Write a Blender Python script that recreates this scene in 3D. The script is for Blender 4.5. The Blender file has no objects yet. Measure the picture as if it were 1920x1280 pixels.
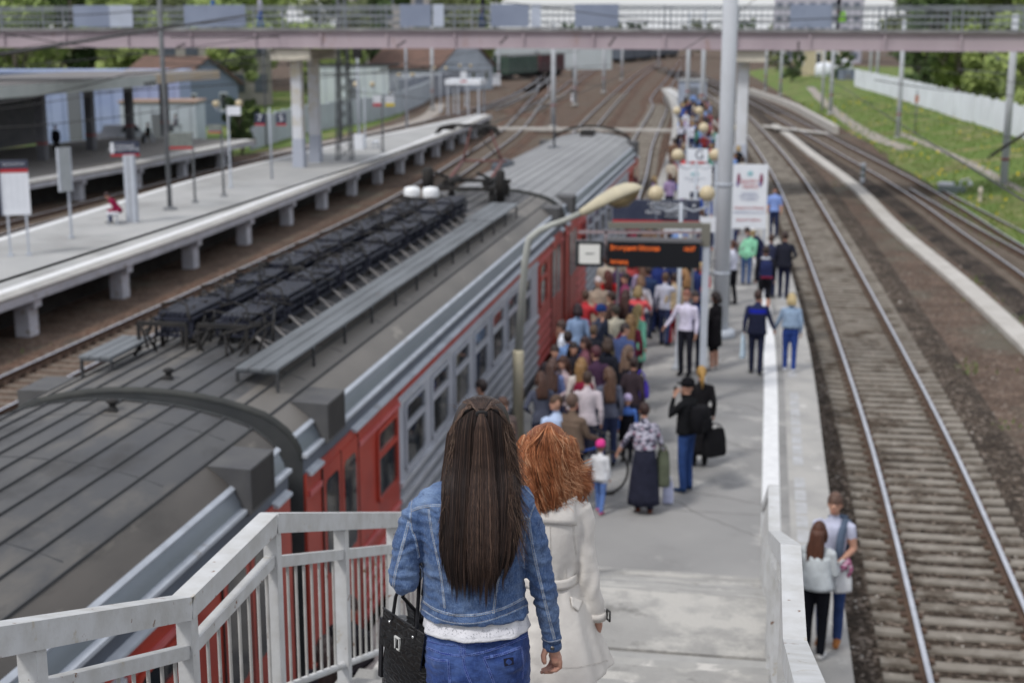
import bpy, bmesh, math, random
import numpy as np
from mathutils import Vector, Matrix, Quaternion, noise
SC = bpy.context.scene
COL = SC.collection
R = math.radians
FPX, PIT, YAW, CH = 2667., R(12.27), R(9.98), 7.0      # focal length in photo pixels, pitch, yaw, eye height over the platform
# ------------------------------------------------------------------ camera, sky, sun, exposure
cd = bpy.data.cameras.new('camera'); cam = bpy.data.objects.new('camera', cd); COL.objects.link(cam)
cam.location = (0, 0, CH)
cam.rotation_euler = (math.pi/2 - PIT, 0, YAW)
cd.sensor_width = 36; cd.lens = FPX/1920*36
cd.clip_start = .1; cd.clip_end = 4000
cd.dof.use_dof = True; cd.dof.focus_distance = 4.72; cd.dof.aperture_fstop = 3.0
SC.camera = cam
SUN_EL, SUN_AZ = R(52), R(215)          # elevation; azimuth the light comes from, clockwise from +Y
w = bpy.data.worlds.new('World'); SC.world = w; w.use_nodes = True
nt = w.node_tree; bgn = nt.nodes['Background']
sky = nt.nodes.new('ShaderNodeTexSky'); sky.sky_type = 'NISHITA'; sky.sun_disc = False
sky.sun_elevation = SUN_EL; sky.sun_rotation = SUN_AZ; sky.altitude = 0; sky.air_density = 1.0; sky.dust_density = 1.5; sky.ozone_density = 1.0
ctc = nt.nodes.new('ShaderNodeTexCoord'); cmp_ = nt.nodes.new('ShaderNodeMapping'); cmp_.inputs['Scale'].default_value = (1, 1, 3.2)
nt.links.new(ctc.outputs['Generated'], cmp_.inputs[0]); cn = nt.nodes.new('ShaderNodeTexNoise'); cn.inputs['Scale'].default_value = 2.2; cn.inputs['Detail'].default_value = 7
nt.links.new(cmp_.outputs[0], cn.inputs['Vector']); cr_ = nt.nodes.new('ShaderNodeMapRange'); cr_.inputs['From Min'].default_value = .3; cr_.inputs['From Max'].default_value = .62; cr_.inputs['To Min'].default_value = .55; cr_.inputs['To Max'].default_value = .97
nt.links.new(cn.outputs['Fac'], cr_.inputs['Value']); cx = nt.nodes.new('ShaderNodeMix'); cx.data_type = 'RGBA'; nt.links.new(cr_.outputs[0], cx.inputs['Factor'])
nt.links.new(sky.outputs[0], cx.inputs['A']); cx.inputs['B'].default_value = (7.5, 7.65, 8.1, 1)          # bright broken cloud over the clear sky
nt.links.new(cx.outputs['Result'], bgn.inputs[0]); bgn.inputs[1].default_value = .09
sd = bpy.data.lights.new('sun', 'SUN'); sd.energy = 1.5; sd.angle = R(10); sd.color = (1, .965, .92)
so = bpy.data.objects.new('sun', sd); COL.objects.link(so)
sdir = Vector((math.sin(SUN_AZ)*math.cos(SUN_EL), math.cos(SUN_AZ)*math.cos(SUN_EL), math.sin(SUN_EL)))
so.rotation_euler = (-sdir).to_track_quat('-Z', 'Y').to_euler(); so.location = (0, -20, 60)
vs = SC.view_settings; SC.display_settings.display_device = 'sRGB'
vs.view_transform = 'Standard'; vs.look = 'None'; vs.gamma = 1; vs.exposure = .43
SC.render.engine = 'CYCLES'
SC.cycles.use_denoising = True; SC.cycles.max_bounces = 6; SC.cycles.diffuse_bounces = 3; SC.cycles.glossy_bounces = 3; SC.cycles.transparent_max_bounces = 8
SC.cycles.caustics_reflective = False; SC.cycles.caustics_refractive = False
# ------------------------------------------------------------------ photo pixel -> point of a real plane
_ca, _sa, _cp, _sp = math.cos(YAW), math.sin(YAW), math.cos(PIT), math.sin(PIT)
def _ray(x, y):
    X = x-960; Y = y-640; dn = Y*_cp+FPX*_sp; fw = FPX*_cp-Y*_sp
    return (X*_ca-fw*_sa, X*_sa+fw*_ca, -dn)
def Pz(x, y, z=0):
    r = _ray(x, y); t = (z-CH)/r[2]; return Vector((r[0]*t, r[1]*t, z))
def Py(x, y, u):
    r = _ray(x, y); t = u/r[1]; return Vector((r[0]*t, u, CH+r[2]*t))
# ------------------------------------------------------------------ mesh builder
class MB:
    def __init__(s): s.v = []; s.f = []; s.m = []; s.s = []
    def add(s, vs, fs, m=0, sm=False):
        o = len(s.v); s.v += [tuple(v) for v in vs]
        for f in fs: s.f.append(tuple(i+o for i in f)); s.m.append(m); s.s.append(sm)
    def box(s, x0, x1, y0, y1, z0, z1, m=0):
        s.add([(x0,y0,z0),(x1,y0,z0),(x1,y1,z0),(x0,y1,z0),(x0,y0,z1),(x1,y0,z1),(x1,y1,z1),(x0,y1,z1)],
              [(0,3,2,1),(4,5,6,7),(0,1,5,4),(1,2,6,5),(2,3,7,6),(3,0,4,7)], m)
    def obox(s, c, d, rz=0, m=0, rot=None):
        M_ = rot if rot is not None else Matrix.Rotation(rz, 3, 'Z')
        c = Vector(c); hx, hy, hz = d[0]/2, d[1]/2, d[2]/2
        s.add([c+M_@Vector(q) for q in ((-hx,-hy,-hz),(hx,-hy,-hz),(hx,hy,-hz),(-hx,hy,-hz),(-hx,-hy,hz),(hx,-hy,hz),(hx,hy,hz),(-hx,hy,hz))],
              [(0,3,2,1),(4,5,6,7),(0,1,5,4),(1,2,6,5),(2,3,7,6),(3,0,4,7)], m)
    def beam(s, a, b, w_, h, m=0, up=(0,0,1)):
        a = Vector(a); b = Vector(b); d = (b-a); L = d.length; d.normalize()
        x = d.cross(Vector(up)); x = x.normalized() if x.length > 1e-5 else Vector((1,0,0)); z = x.cross(d)
        rot = Matrix((x, d, z)).transposed()
        s.obox((a+b)/2, (w_, L, h), m=m, rot=rot)
    def tube(s, pts, r, n=8, m=0, sm=True, cap=True, sq=None):
        pts = [Vector(p) for p in pts]; k = len(pts)
        rr = r if isinstance(r, (list, tuple)) else [r]*k
        o = len(s.v); prev = None; t0 = (pts[1]-pts[0]).normalized()
        ref = Vector((0,0,1)) if abs(t0.z) < .9 else Vector((1,0,0))
        x = t0.cross(ref).normalized()
        for i in range(k):
            t = (pts[min(i+1,k-1)]-pts[max(i-1,0)]).normalized()
            x = (x - t*x.dot(t)); x = x.normalized() if x.length > 1e-6 else t.orthogonal().normalized()
            y = t.cross(x); q = rr[i]
            for j in range(n):
                an = 2*math.pi*j/n
                p = pts[i]+x*math.cos(an)*q+y*math.sin(an)*q*(sq or 1)
                s.v.append(tuple(p))
        for i in range(k-1):
            for j in range(n):
                a = o+i*n+j; b = o+i*n+(j+1)%n
                s.f.append((a, b, b+n, a+n)); s.m.append(m); s.s.append(sm)
        if cap:
            s.f.append(tuple(o+j for j in range(n))[::-1]); s.m.append(m); s.s.append(False)
            s.f.append(tuple(o+(k-1)*n+j for j in range(n))); s.m.append(m); s.s.append(False)
    def loft(s, rings, m=0, sm=True, cap=True, closed=True):
        n = len(rings[0]); o = len(s.v)
        for r_ in rings: s.v += [tuple(p) for p in r_]
        for i in range(len(rings)-1):
            for j in range(n if closed else n-1):
                a = o+i*n+j; b = o+i*n+(j+1)%n
                s.f.append((a, b, b+n, a+n)); s.m.append(m); s.s.append(sm)
        if cap and closed:
            s.f.append(tuple(o+j for j in range(n))[::-1]); s.m.append(m); s.s.append(False)
            e = o+(len(rings)-1)*n
            s.f.append(tuple(e+j for j in range(n))); s.m.append(m); s.s.append(False)
    def ell(s, c, r, n=12, k=8, m=0, rot=None):
        c = Vector(c); rings = []
        rot = rot or Matrix.Identity(3)
        for i in range(k+1):
            a = -math.pi/2+math.pi*i/k; a = max(min(a, 1.5), -1.5)
            rings.append([c+rot@Vector((r[0]*math.cos(a)*math.cos(2*math.pi*j/n), r[1]*math.cos(a)*math.sin(2*math.pi*j/n), r[2]*math.sin(a))) for j in range(n)])
        s.loft(rings, m=m)
    def lathe(s, prof, c=(0,0,0), n=16, m=0, sm=True):
        c = Vector(c)
        s.loft([[c+Vector((r*math.cos(2*math.pi*j/n), r*math.sin(2*math.pi*j/n), z)) for j in range(n)] for r, z in prof], m=m, sm=sm)
    def prism(s, poly, y0, y1, m=0, ax='Y', sm=False):      # polygon in the (a, z) plane pushed along an axis
        def q(a, z, t): return (a, t, z) if ax == 'Y' else ((t, a, z) if ax == 'X' else (a, z, t))
        n = len(poly)
        vs = [q(a, z, y0) for a, z in poly]+[q(a, z, y1) for a, z in poly]
        fs = [(i, (i+1) % n, n+(i+1) % n, n+i) for i in range(n)]
        s.add(vs, fs, m, sm); s.add(vs, [tuple(range(n))[::-1], tuple(range(n, 2*n))], m)
    def mesh(s, name, mats):
        me = bpy.data.meshes.new(name); me.from_pydata(s.v, [], s.f)
        for m_ in (mats if isinstance(mats, (list, tuple)) else [mats]): me.materials.append(m_)
        me.polygons.foreach_set('material_index', s.m); me.polygons.foreach_set('use_smooth', s.s)
        me.update(); return me
    def build(s, name, mats, parent=None, world=True, fixn=False):
        me = s.mesh(name, mats); o = bpy.data.objects.new(name, me); COL.objects.link(o)
        if parent is not None:
            o.parent = parent
            if world:
                r = parent; off = Vector((0,0,0))
                while r is not None: off += Vector(r.location); r = r.parent
                me.transform(Matrix.Translation(-off))
        if fixn:
            bm = bmesh.new(); bm.from_mesh(me); bmesh.ops.recalc_face_normals(bm, faces=bm.faces); bm.to_mesh(me); bm.free()
        return o
def pieces(mb, name, mats, parent):
    """build every separate piece of mb as an object of its own"""
    par = list(range(len(mb.v)))
    def find(i):
        while par[i] != i: par[i] = par[par[i]]; i = par[i]
        return i
    for f in mb.f:
        a = find(f[0])
        for q in f[1:]: par[find(q)] = a
    gr = {}
    for k, f in enumerate(mb.f): gr.setdefault(find(f[0]), []).append(k)
    out = []
    for ks in gr.values():
        ids = sorted({i for k in ks for i in mb.f[k]}); mp_ = {v: j for j, v in enumerate(ids)}; q = MB()
        q.v = [mb.v[i] for i in ids]; q.f = [tuple(mp_[i] for i in mb.f[k]) for k in ks]; q.m = [mb.m[k] for k in ks]; q.s = [mb.s[k] for k in ks]
        out.append(q.build(name, mats, parent))
    return out
def tag(o, label, cat, group=None):
    o['label'] = label; o['category'] = cat
    if group: o['group'] = group
    return o
def struct(o): o['kind'] = 'structure'; return o
def stuff(o): o['kind'] = 'stuff'; return o
def thing(name, label, cat, loc=(0,0,0), rz=0, group=None):
    o = bpy.data.objects.new(name, None); COL.objects.link(o); o.location = loc; o.rotation_euler = (0,0,rz); o.empty_display_size = .2
    return tag(o, label, cat, group)
def dup(root, loc, rz, label=None, group=None, scale=None):
    r = root.copy(); COL.objects.link(r); r.location = loc; r.rotation_euler = (0,0,rz)
    if label: r['label'] = label
    if group: r['group'] = group
    if scale: r.scale = (scale,)*3
    for ch in root.children:
        c = ch.copy(); COL.objects.link(c); c.parent = r
        for g in ch.children:
            d = g.copy(); COL.objects.link(d); d.parent = c
    return r
# ------------------------------------------------------------------ materials
def _lin(c):
    return tuple(c)+(1,) if len(c) == 3 else tuple(c)
def mat(name, c, c2=None, sc=4., rough=.75, bump=0., bs=60., metal=0., lim=(.35,.65), c3=None, sc3=1.2, lim3=(.56,.66), stretch=None, spec=.28, det=6, coat=0, c4=None, sc4=9, lim4=(.62,.68), emit=None):
    m = bpy.data.materials.new(name); m.use_nodes = True; n = m.node_tree.nodes; L = m.node_tree.links
    b = n['Principled BSDF']; b.inputs['Roughness'].default_value = rough; b.inputs['Metallic'].default_value = metal
    b.inputs['Specular IOR Level'].default_value = spec; b.inputs['Coat Weight'].default_value = coat
    b.inputs['Base Color'].default_value = _lin(c)
    tc = n.new('ShaderNodeTexCoord'); mp = n.new('ShaderNodeMapping'); L.new(tc.outputs['Object'], mp.inputs[0])
    if stretch: mp.inputs['Scale'].default_value = stretch
    def nz(scale, d=det, k=.55, w_=0):
        t = n.new('ShaderNodeTexNoise'); t.inputs['Scale'].default_value = scale; t.inputs['Detail'].default_value = d; t.inputs['Roughness'].default_value = k
        L.new(mp.outputs[0], t.inputs['Vector']); return t.outputs['Fac']
    def rng(fac, lo, hi):
        r_ = n.new('ShaderNodeMapRange'); r_.inputs['From Min'].default_value = lo; r_.inputs['From Max'].default_value = hi; L.new(fac, r_.inputs['Value']); return r_.outputs[0]
    def mix(fac, A, B):
        x = n.new('ShaderNodeMix'); x.data_type = 'RGBA'; L.new(fac, x.inputs['Factor'])
        if isinstance(A, tuple): x.inputs['A'].default_value = _lin(A)
        else: L.new(A, x.inputs['A'])
        x.inputs['B'].default_value = _lin(B); return x.outputs['Result']
    cur = tuple(c)
    if c2: cur = mix(rng(nz(sc), *lim), cur, c2)
    if c3: cur = mix(rng(nz(sc3, 8, .65), *lim3), cur, c3)
    if c4: cur = mix(rng(nz(sc4, 5, .6), *lim4), cur, c4)
    if not isinstance(cur, tuple): L.new(cur, b.inputs['Base Color'])
    if bump:
        bp = n.new('ShaderNodeBump'); bp.inputs['Strength'].default_value = bump; bp.inputs['Distance'].default_value = .02
        L.new(nz(bs, 4), bp.inputs['Height']); L.new(bp.outputs[0], b.inputs['Normal'])
    if emit:
        b.inputs['Emission Color'].default_value = _lin(emit[0]); b.inputs['Emission Strength'].default_value = emit[1]
    return m
def gravel(name, cols, sc=22., patch=None, psc=.6, plim=(.5,.62)):
    m = bpy.data.materials.new(name); m.use_nodes = True; n = m.node_tree.nodes; L = m.node_tree.links
    b = n['Principled BSDF']; b.inputs['Roughness'].default_value = .95; b.inputs['Specular IOR Level'].default_value = .15
    tc = n.new('ShaderNodeTexCoord')
    vo = n.new('ShaderNodeTexVoronoi'); vo.inputs['Scale'].default_value = sc; L.new(tc.outputs['Object'], vo.inputs['Vector'])
    sp = n.new('ShaderNodeSeparateColor'); L.new(vo.outputs['Color'], sp.inputs[0])
    cr = n.new('ShaderNodeValToRGB'); L.new(sp.outputs[0], cr.inputs[0])
    e = cr.color_ramp.elements; e[0].color = _lin(cols[0]); e[0].position = 0; e[1].color = _lin(cols[-1]); e[1].position = 1
    for i, c in enumerate(cols[1:-1]): q = e.new((i+1)/(len(cols)-1)); q.color = _lin(c)
    cur = cr.outputs[0]
    nz = n.new('ShaderNodeTexNoise'); nz.inputs['Scale'].default_value = .9; nz.inputs['Detail'].default_value = 8; nz.inputs['Roughness'].default_value = .7; L.new(tc.outputs['Object'], nz.inputs['Vector'])
    mr = n.new('ShaderNodeMapRange'); mr.inputs['From Min'].default_value = .3; mr.inputs['From Max'].default_value = .7; mr.inputs['To Min'].default_value = .6; mr.inputs['To Max'].default_value = 1.35; L.new(nz.outputs['Fac'], mr.inputs['Value'])
    vm = n.new('ShaderNodeVectorMath'); vm.operation = 'SCALE'; L.new(cur, vm.inputs[0]); L.new(mr.outputs[0], vm.inputs['Scale']); cur = vm.outputs[0]
    if patch:
        z = n.new('ShaderNodeTexNoise'); z.inputs['Scale'].default_value = psc; z.inputs['Detail'].default_value = 9; z.inputs['Roughness'].default_value = .62; L.new(tc.outputs['Object'], z.inputs['Vector'])
        r_ = n.new('ShaderNodeMapRange'); r_.inputs['From Min'].default_value = plim[0]; r_.inputs['From Max'].default_value = plim[1]; L.new(z.outputs['Fac'], r_.inputs['Value'])
        x = n.new('ShaderNodeMix'); x.data_type = 'RGBA'; L.new(r_.outputs[0], x.inputs['Factor']); L.new(cur, x.inputs['A']); x.inputs['B'].default_value = _lin(patch); cur = x.outputs['Result']
    L.new(cur, b.inputs['Base Color'])
    bp = n.new('ShaderNodeBump'); bp.inputs['Strength'].default_value = .9; bp.inputs['Distance'].default_value = .04
    L.new(vo.outputs['Distance'], bp.inputs['Height']); bp.invert = True; L.new(bp.outputs[0], b.inputs['Normal'])
    return m
K = {}
def C(name, c, **k):
    if name not in K: K[name] = mat(name, c, **k)
    return K[name]
def ctr(pts):                                     # smooth polyline through (x, y) points, resampled every ~2.5 m
    pts = [Vector((p[0], p[1], 0)) for p in pts]; out = []
    for i in range(len(pts)-1):
        p0 = pts[max(i-1,0)]; p1 = pts[i]; p2 = pts[i+1]; p3 = pts[min(i+2, len(pts)-1)]
        L_ = (p2-p1).length; k = max(1, int(L_/2.5))
        m1 = (p2-p0)*(L_/max((p2-p0).length, 1e-6)); m2 = (p3-p1)*(L_/max((p3-p1).length, 1e-6))
        for j in range(k):
            t = j/k; out.append(p1*(2*t**3-3*t*t+1)+m1*(t**3-2*t*t+t)+p2*(-2*t**3+3*t*t)+m2*(t**3-t*t))
    out.append(pts[-1]); return out
def offs(path, d):                                # path moved sideways, + = right of travel
    out = []
    for i, p in enumerate(path):
        t = (path[min(i+1, len(path)-1)]-path[max(i-1,0)]).normalized()
        out.append(p+Vector((t.y, -t.x, 0))*d)
    return out
def sweep(mb, path, prof, m=0, sm=False, cap=True):    # profile [(side, z)] carried along the path
    rings = []
    for i, p in enumerate(path):
        t = (path[min(i+1, len(path)-1)]-path[max(i-1,0)]).normalized(); r_ = Vector((t.y, -t.x, 0))
        rings.append([p+r_*a+Vector((0,0,z)) for a, z in prof])
    mb.loft(rings, m=m, sm=sm, cap=cap)
def xat(path, y):
    for i in range(len(path)-1):
        if path[i].y <= y <= path[i+1].y:
            t = (y-path[i].y)/max(path[i+1].y-path[i].y, 1e-6); return path[i].x+(path[i+1].x-path[i].x)*t
    return path[-1].x if y > path[-1].y else path[0].x
# ================================================================== MATERIALS OF THE PLACE
m_ground = gravel('railway_ground', [(.095,.064,.046),(.155,.11,.085),(.065,.046,.036),(.22,.17,.14)], 16, (.135,.125,.10), .35, (.52,.66))
m_ballast = gravel('ballast_brown', [(.085,.047,.032),(.16,.092,.065),(.045,.028,.02),(.125,.077,.057),(.28,.21,.17)], 17, (.085,.068,.056), .5, (.5,.66))
m_ballg = gravel('ballast_grey', [(.045,.034,.026),(.105,.08,.062),(.022,.017,.013),(.075,.057,.044),(.30,.25,.21)], 15, (.04,.032,.026), .6, (.5,.64))
m_conc = mat('platform_asphalt', (.262,.260,.256), (.315,.31,.303), sc=.55, rough=.9, bump=.25, bs=60, c3=(.195,.193,.19), sc3=.33, lim3=(.48,.68), c4=(.44,.43,.41), sc4=.9, lim4=(.58,.70))
m_edge = mat('platform_edge_concrete', (.42,.41,.39), (.33,.325,.315), sc=1.5, rough=.9, bump=.3, bs=40, c3=(.55,.54,.52), sc3=2.2, lim3=(.6,.68), c4=(.2,.19,.17), sc4=4, lim4=(.66,.72))
m_white = mat('white_line_paint', (.78,.79,.80), (.68,.69,.70), sc=6, rough=.75, c3=(.45,.45,.44), sc3=3.2, lim3=(.66,.74))
m_fascia = mat('whitewashed_concrete', (.62,.64,.70), (.48,.50,.55), sc=1.2, rough=.85, bump=.2, bs=30, c3=(.28,.24,.2), sc3=2.2, lim3=(.60,.68), c4=(.42,.38,.33), sc4=7, lim4=(.6,.68))
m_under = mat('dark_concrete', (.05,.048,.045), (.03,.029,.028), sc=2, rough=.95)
m_rust = mat('rail_side_rust', (.085,.055,.043), (.13,.085,.06), sc=6, rough=.8)
m_shine = mat('rail_head_steel', (.62,.64,.70), (.50,.52,.57), sc=3, rough=.32, metal=.55)
m_sleep = mat('sleeper_concrete', (.29,.265,.23), (.20,.178,.15), sc=1.7, rough=.9, bump=.3, bs=25, c3=(.085,.066,.05), sc3=1.1, lim3=(.50,.64), c4=(.36,.33,.29), sc4=3.1, lim4=(.62,.7))
m_wood = mat('sleeper_old', (.13,.105,.085), (.2,.165,.135), sc=3, rough=.95)
m_strip = mat('cable_trough_concrete', (.52,.50,.47), (.42,.40,.37), sc=1.1, rough=.9, c3=(.27,.24,.2), sc3=1.6, lim3=(.62,.7))
m_grass = mat('grass_ground', (.105,.165,.042), (.14,.20,.055), sc=1.2, rough=.95, c3=(.19,.165,.085), sc3=.22, lim3=(.5,.68), c4=(.30,.27,.14), sc4=.6, lim4=(.55,.70), spec=.1)
m_path = mat('dirt_path', (.36,.33,.30), (.28,.25,.22), sc=2, rough=.95)
# ================================================================== GROUND
ZG = -1.46
mb = MB(); mb.add([(-900,-60,ZG),(700,-60,ZG),(700,1500,ZG),(-900,1500,ZG)], [(0,1,2,3)])
struct(mb.build('ground', m_ground))
mb = MB()                                                          # the shallow bank on the right
def bankz(x, y):
    e = 7.9+max(0, (70-y))*.035-max(0, y-110)*.062
    d = x-e; return ZG-.05+min(1, max(0, d/9))*1.15+(.10*noise.noise(Vector((x*.3, y*.12, 0))) if d > .5 else 0)
nx, ny = 44, 70
vs_ = [(x_, y_, bankz(x_, y_)) for j in range(ny) for i in range(nx) for x_, y_ in [((7.5-max(0,30+j*4.2-110)*.062)+(i/(nx-1))**1.6*75, 30+j*4.2)]]
mb.add(vs_, [(j*nx+i, j*nx+i+1, (j+1)*nx+i+1, (j+1)*nx+i) for j in range(ny-1) for i in range(nx-1)], 0, True)
struct(mb.build('grass_bank', m_grass))
def ribbon(name, mt, left, right, z, zf=None):
    mb = MB(); L_ = [(p.x, p.y, (zf(p.x, p.y)+.03) if zf else z) for p in left]; R_ = [(p.x, p.y, (zf(p.x, p.y)+.03) if zf else z) for p in right]
    mb.add(L_+R_, [(i, i+len(L_), i+1+len(L_), i+1) for i in range(len(L_)-1)]); return struct(mb.build(name, mt))
pth = ctr([(6.3,215),(6.9,170),(8.0,134),(8.9,118),(10.2,106)]); ribbon('dirt_path', m_path, offs(pth,-.55), offs(pth,.55), 0, bankz)
pth = ctr([(10.6,121),(11.9,104),(12.6,88),(13.0,75),(13.6,64)]); ribbon('dirt_path', m_path, offs(pth,-.28), offs(pth,.28), 0, bankz)
mb = MB(); gl = [(-60,92),(-36.5,92),(-35.2,104),(-34.6,118),(-36.5,142),(-42,170),(-60,200),(-110,200),(-110,92)]
mb.add([(x,y,ZG+.012) for x,y in gl], [tuple(range(len(gl)))]); struct(mb.build('grass_verge', m_grass))
pth = ctr([(-34.3,96),(-33.4,110),(-32.9,120),(-33.8,142),(-38.4,168)]); ribbon('footpath', m_path, offs(pth,-.8), offs(pth,.8), ZG+.02)
# grass tufts and dandelions: nobody could count them
rng = random.Random(3)
mb = MB()
for i in range(9000):
    y = 58+rng.random()**1.3*120; e = 8.2+max(0,(70-y))*.035-max(0,y-110)*.062
    x = e+rng.random()**1.2*22
    z = bankz(x, y); h = rng.uniform(.08,.24); a = rng.uniform(0,6.28); wd = rng.uniform(.04,.12)
    c_, s_ = math.cos(a)*wd, math.sin(a)*wd
    mb.add([(x-c_,y-s_,z-.02),(x+c_,y+s_,z-.02),(x+c_*.4+rng.uniform(-.05,.05),y+s_*.4,z+h)], [(0,1,2)], 1 if (.18 if noise.noise(Vector((x*.25,y*.12,3))) > .15 else .01) > rng.random() else 0)
stuff(tag(mb.build('grass', [mat('grass_blade', (.12,.18,.045), (.17,.23,.06), sc=.6, rough=.8, spec=.2), mat('dandelion', (.75,.6,.04), rough=.8)]), 'green grass with yellow dandelions on the bank beside the right hand tracks', 'grass'))
# ================================================================== TRACKS
TR = -1.1
def pix(pts, z=TR): return [tuple(Pz(x, y, z)[:2]) for x, y in pts]
def track(label, path, y_sl=None, step=.52, ballast=m_ballast, bw=2.2, n_parts=0, bmat=None, slp=m_sleep, group='railway tracks', bed=True):
    o = thing('railway_track', label, 'railway track', (path[0].x, path[0].y, ZG), 0, group)
    for sgn in (-1, 1):
        mb = MB(); rp = offs(path, sgn*.797)
        sweep(mb, rp, [(-.07,-1.275),(.07,-1.275),(.07,-1.255),(.012,-1.235),(.012,-1.14),(.036,-1.125),(.036,-1.106),(-.036,-1.106),(-.036,-1.125),(-.012,-1.14),(-.012,-1.235),(-.07,-1.255)], 0)
        sweep(mb, rp, [(-.037,-1.104),(.037,-1.104),(.035,-1.097),(-.035,-1.097)], 1)
        mb.build('rail', [m_rust, m_shine], o)
    if bed:
        mb = MB(); sweep(mb, path, [(-bw,ZG-.02),(-bw+.45,-1.335),(bw-.45,-1.335),(bw,ZG-.02)]); b_ = mb.build('ballast_bed', ballast, o); b_['kind'] = 'stuff'
    # sleepers
    d = 0; acc = []
    for i in range(len(path)-1):
        a, b = path[i], path[i+1]; L_ = (b-a).length; t = (b-a).normalized()
        while d < L_:
            acc.append((a+t*d, math.atan2(t.y, t.x)-math.pi/2)); d += step
        d -= L_
    acc.sort(key=lambda q: q[0].length)
    lo = [q for q in acc if (y_sl is None or y_sl[0] <= q[0].y <= y_sl[1])]
    def sl(mb, p, rz):
        rt = Matrix.Rotation(rz, 3, 'Z'); hw = .13
        for x0, x1, z0, z1 in ((-1.35,-.5,-1.275,-1.30),(-.5,.5,-1.30,-1.30),(.5,1.35,-1.30,-1.275)):
            q = [(x0,-hw,-1.42),(x1,-hw,-1.42),(x1,hw,-1.42),(x0,hw,-1.42),(x0,-hw*.8,z0),(x1,-hw*.8,z1),(x1,hw*.8,z1),(x0,hw*.8,z0)]
            mb.add([Vector((p.x,p.y,0))+rt@Vector(v) for v in q], [(4,5,6,7),(0,1,5,4),(1,2,6,5),(2,3,7,6),(3,0,4,7)])
        for s1 in (-1, 1):
            for s2 in (-1, 1):
                mb.obox(Vector((p.x,p.y,-1.262))+rt@Vector((s1*.797+s2*.11,0,0)), (.09,.12,.05), rz, 1)
    if n_parts:
        for p, rz in lo[:n_parts]:
            mb = MB(); sl(mb, p, rz+rng.uniform(-.012,.012)); mb.build('sleeper', [slp, m_rust], o)
        lo = lo[n_parts:]
    if lo:
        mb = MB()
        for p, rz in lo: sl(mb, p, rz)
        stuff(mb.build('sleepers', [slp, m_rust], o))
    return o
p_train = ctr([(-6.35,-24),(-6.35,20),(-6.35,55),(-7.2,78),(-8.9,106),(-11.5,160),(-13.3,180),(-16.3,250),(-20.5,340),(-25,455),(-30,560)])
track('track under the red and grey train, running on ahead of it', p_train, (50,170), step=.54)
p_r1 = ctr([(3.15,2),(3.15,17),(3.15,28),(2.88,41),(2.3,61),(1.35,85),(-.82,121),(-2.75,148),(-7,195),(-14,260),(-26,350)])
track('near right hand track with polished rails on pale concrete sleepers', p_r1, (12,190), step=.515, ballast=m_ballg, bw=2.35, n_parts=100)
p_r2 = ctr([(10.6,28),(9.75,49),(8.95,62),(8.45,71),(7.45,84),(6.2,97),(3.35,127),(.2,160),(-2.8,190),(-8.5,240),(-18,320)])
m_bdk = gravel('ballast_oily', [(.04,.032,.026),(.085,.066,.054),(.02,.016,.013),(.06,.047,.04),(.2,.165,.14)], 17, (.03,.026,.023), .6, (.48,.62))
track('outer right hand track with dark sleepers beside the grass', p_r2, (40,150), step=.52, slp=m_wood, ballast=m_bdk)
p_r3 = ctr([(12.4,36),(11.1,50),(9.9,62),(9.2,70),(8.5,78)])
track('short siding joining the outer right hand track', p_r3, (40,80), step=.52, slp=m_wood, ballast=m_bdk)
p_l1 = ctr([(-17.1,22),(-17.1,45),(-17.2,62),(-17.9,78),(-18.7,90),(-21,119),(-26.2,163),(-31.5,205),(-42,270)])
track('track along the left platform, one rusty rail in view', p_l1, (26,140), step=.54, slp=m_wood)
p_m = ctr([(-12.3,20),(-12.3,62),(-12.6,85),(-15.6,130),(-18.2,172),(-22.2,242),(-25,300),(-29,400)])
track('middle track between the train and the left platform track', p_m, (55,200), step=.54, slp=m_wood)
p_l2 = ctr([(-31.2,40),(-31.6,60),(-31.8,90),(-31.0,108),(-30.2,140),(-31,170),(-35,220),(-43,290)])
track('track beyond the left island platform', p_l2, (40,140), step=.54, slp=m_wood)
p_l3 = ctr([(-29.0,150),(-32,190),(-37,235),(-44,300),(-52,380)])
track('curving yard track beside the distant parked wagons', p_l3, (150,200), step=.6, slp=m_wood)
p_l4 = ctr([(-24.5,150),(-28,200),(-33,255),(-38,320)])
track('yard track left of the middle masts', p_l4, (150,200), step=.6, slp=m_wood)
# cable trough between the right hand tracks, crossings
mb = MB(); pt = ctr([(7.9,28),(7.35,40),(6.8,50),(5.85,63),(5.05,81),(3.2,104),(1.9,122),(.9,134)])
lf, rt_ = offs(pt,-.33), offs(pt,.33)
sweep(mb, pt, [(-.33,ZG-.05),(-.33,-1.30),(-.29,-1.285),(.29,-1.285),(.33,-1.30),(.33,ZG-.05)])
tag(mb.build('cable_trough', m_strip), 'long pale concrete trough cover running between the two right hand tracks', 'cable trough')
mb = MB()
a_, b_ = Pz(1430,236,-1.09), Pz(1552,250,-1.09)
mb.add([(a_.x,a_.y-1.3,-1.085),(b_.x,b_.y-1.3,-1.085),(b_.x,b_.y+1.0,-1.085),(a_.x,a_.y+1.3,-1.085)], [(0,1,2,3)]); struct(mb.build('crossing', m_strip))
mb = MB(); mb.box(-25.8,-3.6,121.5,122.9,-1.3,-1.085); struct(mb.build('crossing', m_strip))
# small low wall beside the outer track (seen as a pale bar)
mb = MB(); pt = ctr([(-2.2,206),(2.6,168),(5.0,138),(5.95,124.5)])
sweep(mb, pt, [(-.25,-1.5),(-.25,-.78),(.25,-.78),(.25,-1.5)]); tag(mb.build('low_wall', m_strip), 'low pale concrete wall curving beside the far end of the outer right track', 'low wall')
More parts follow.
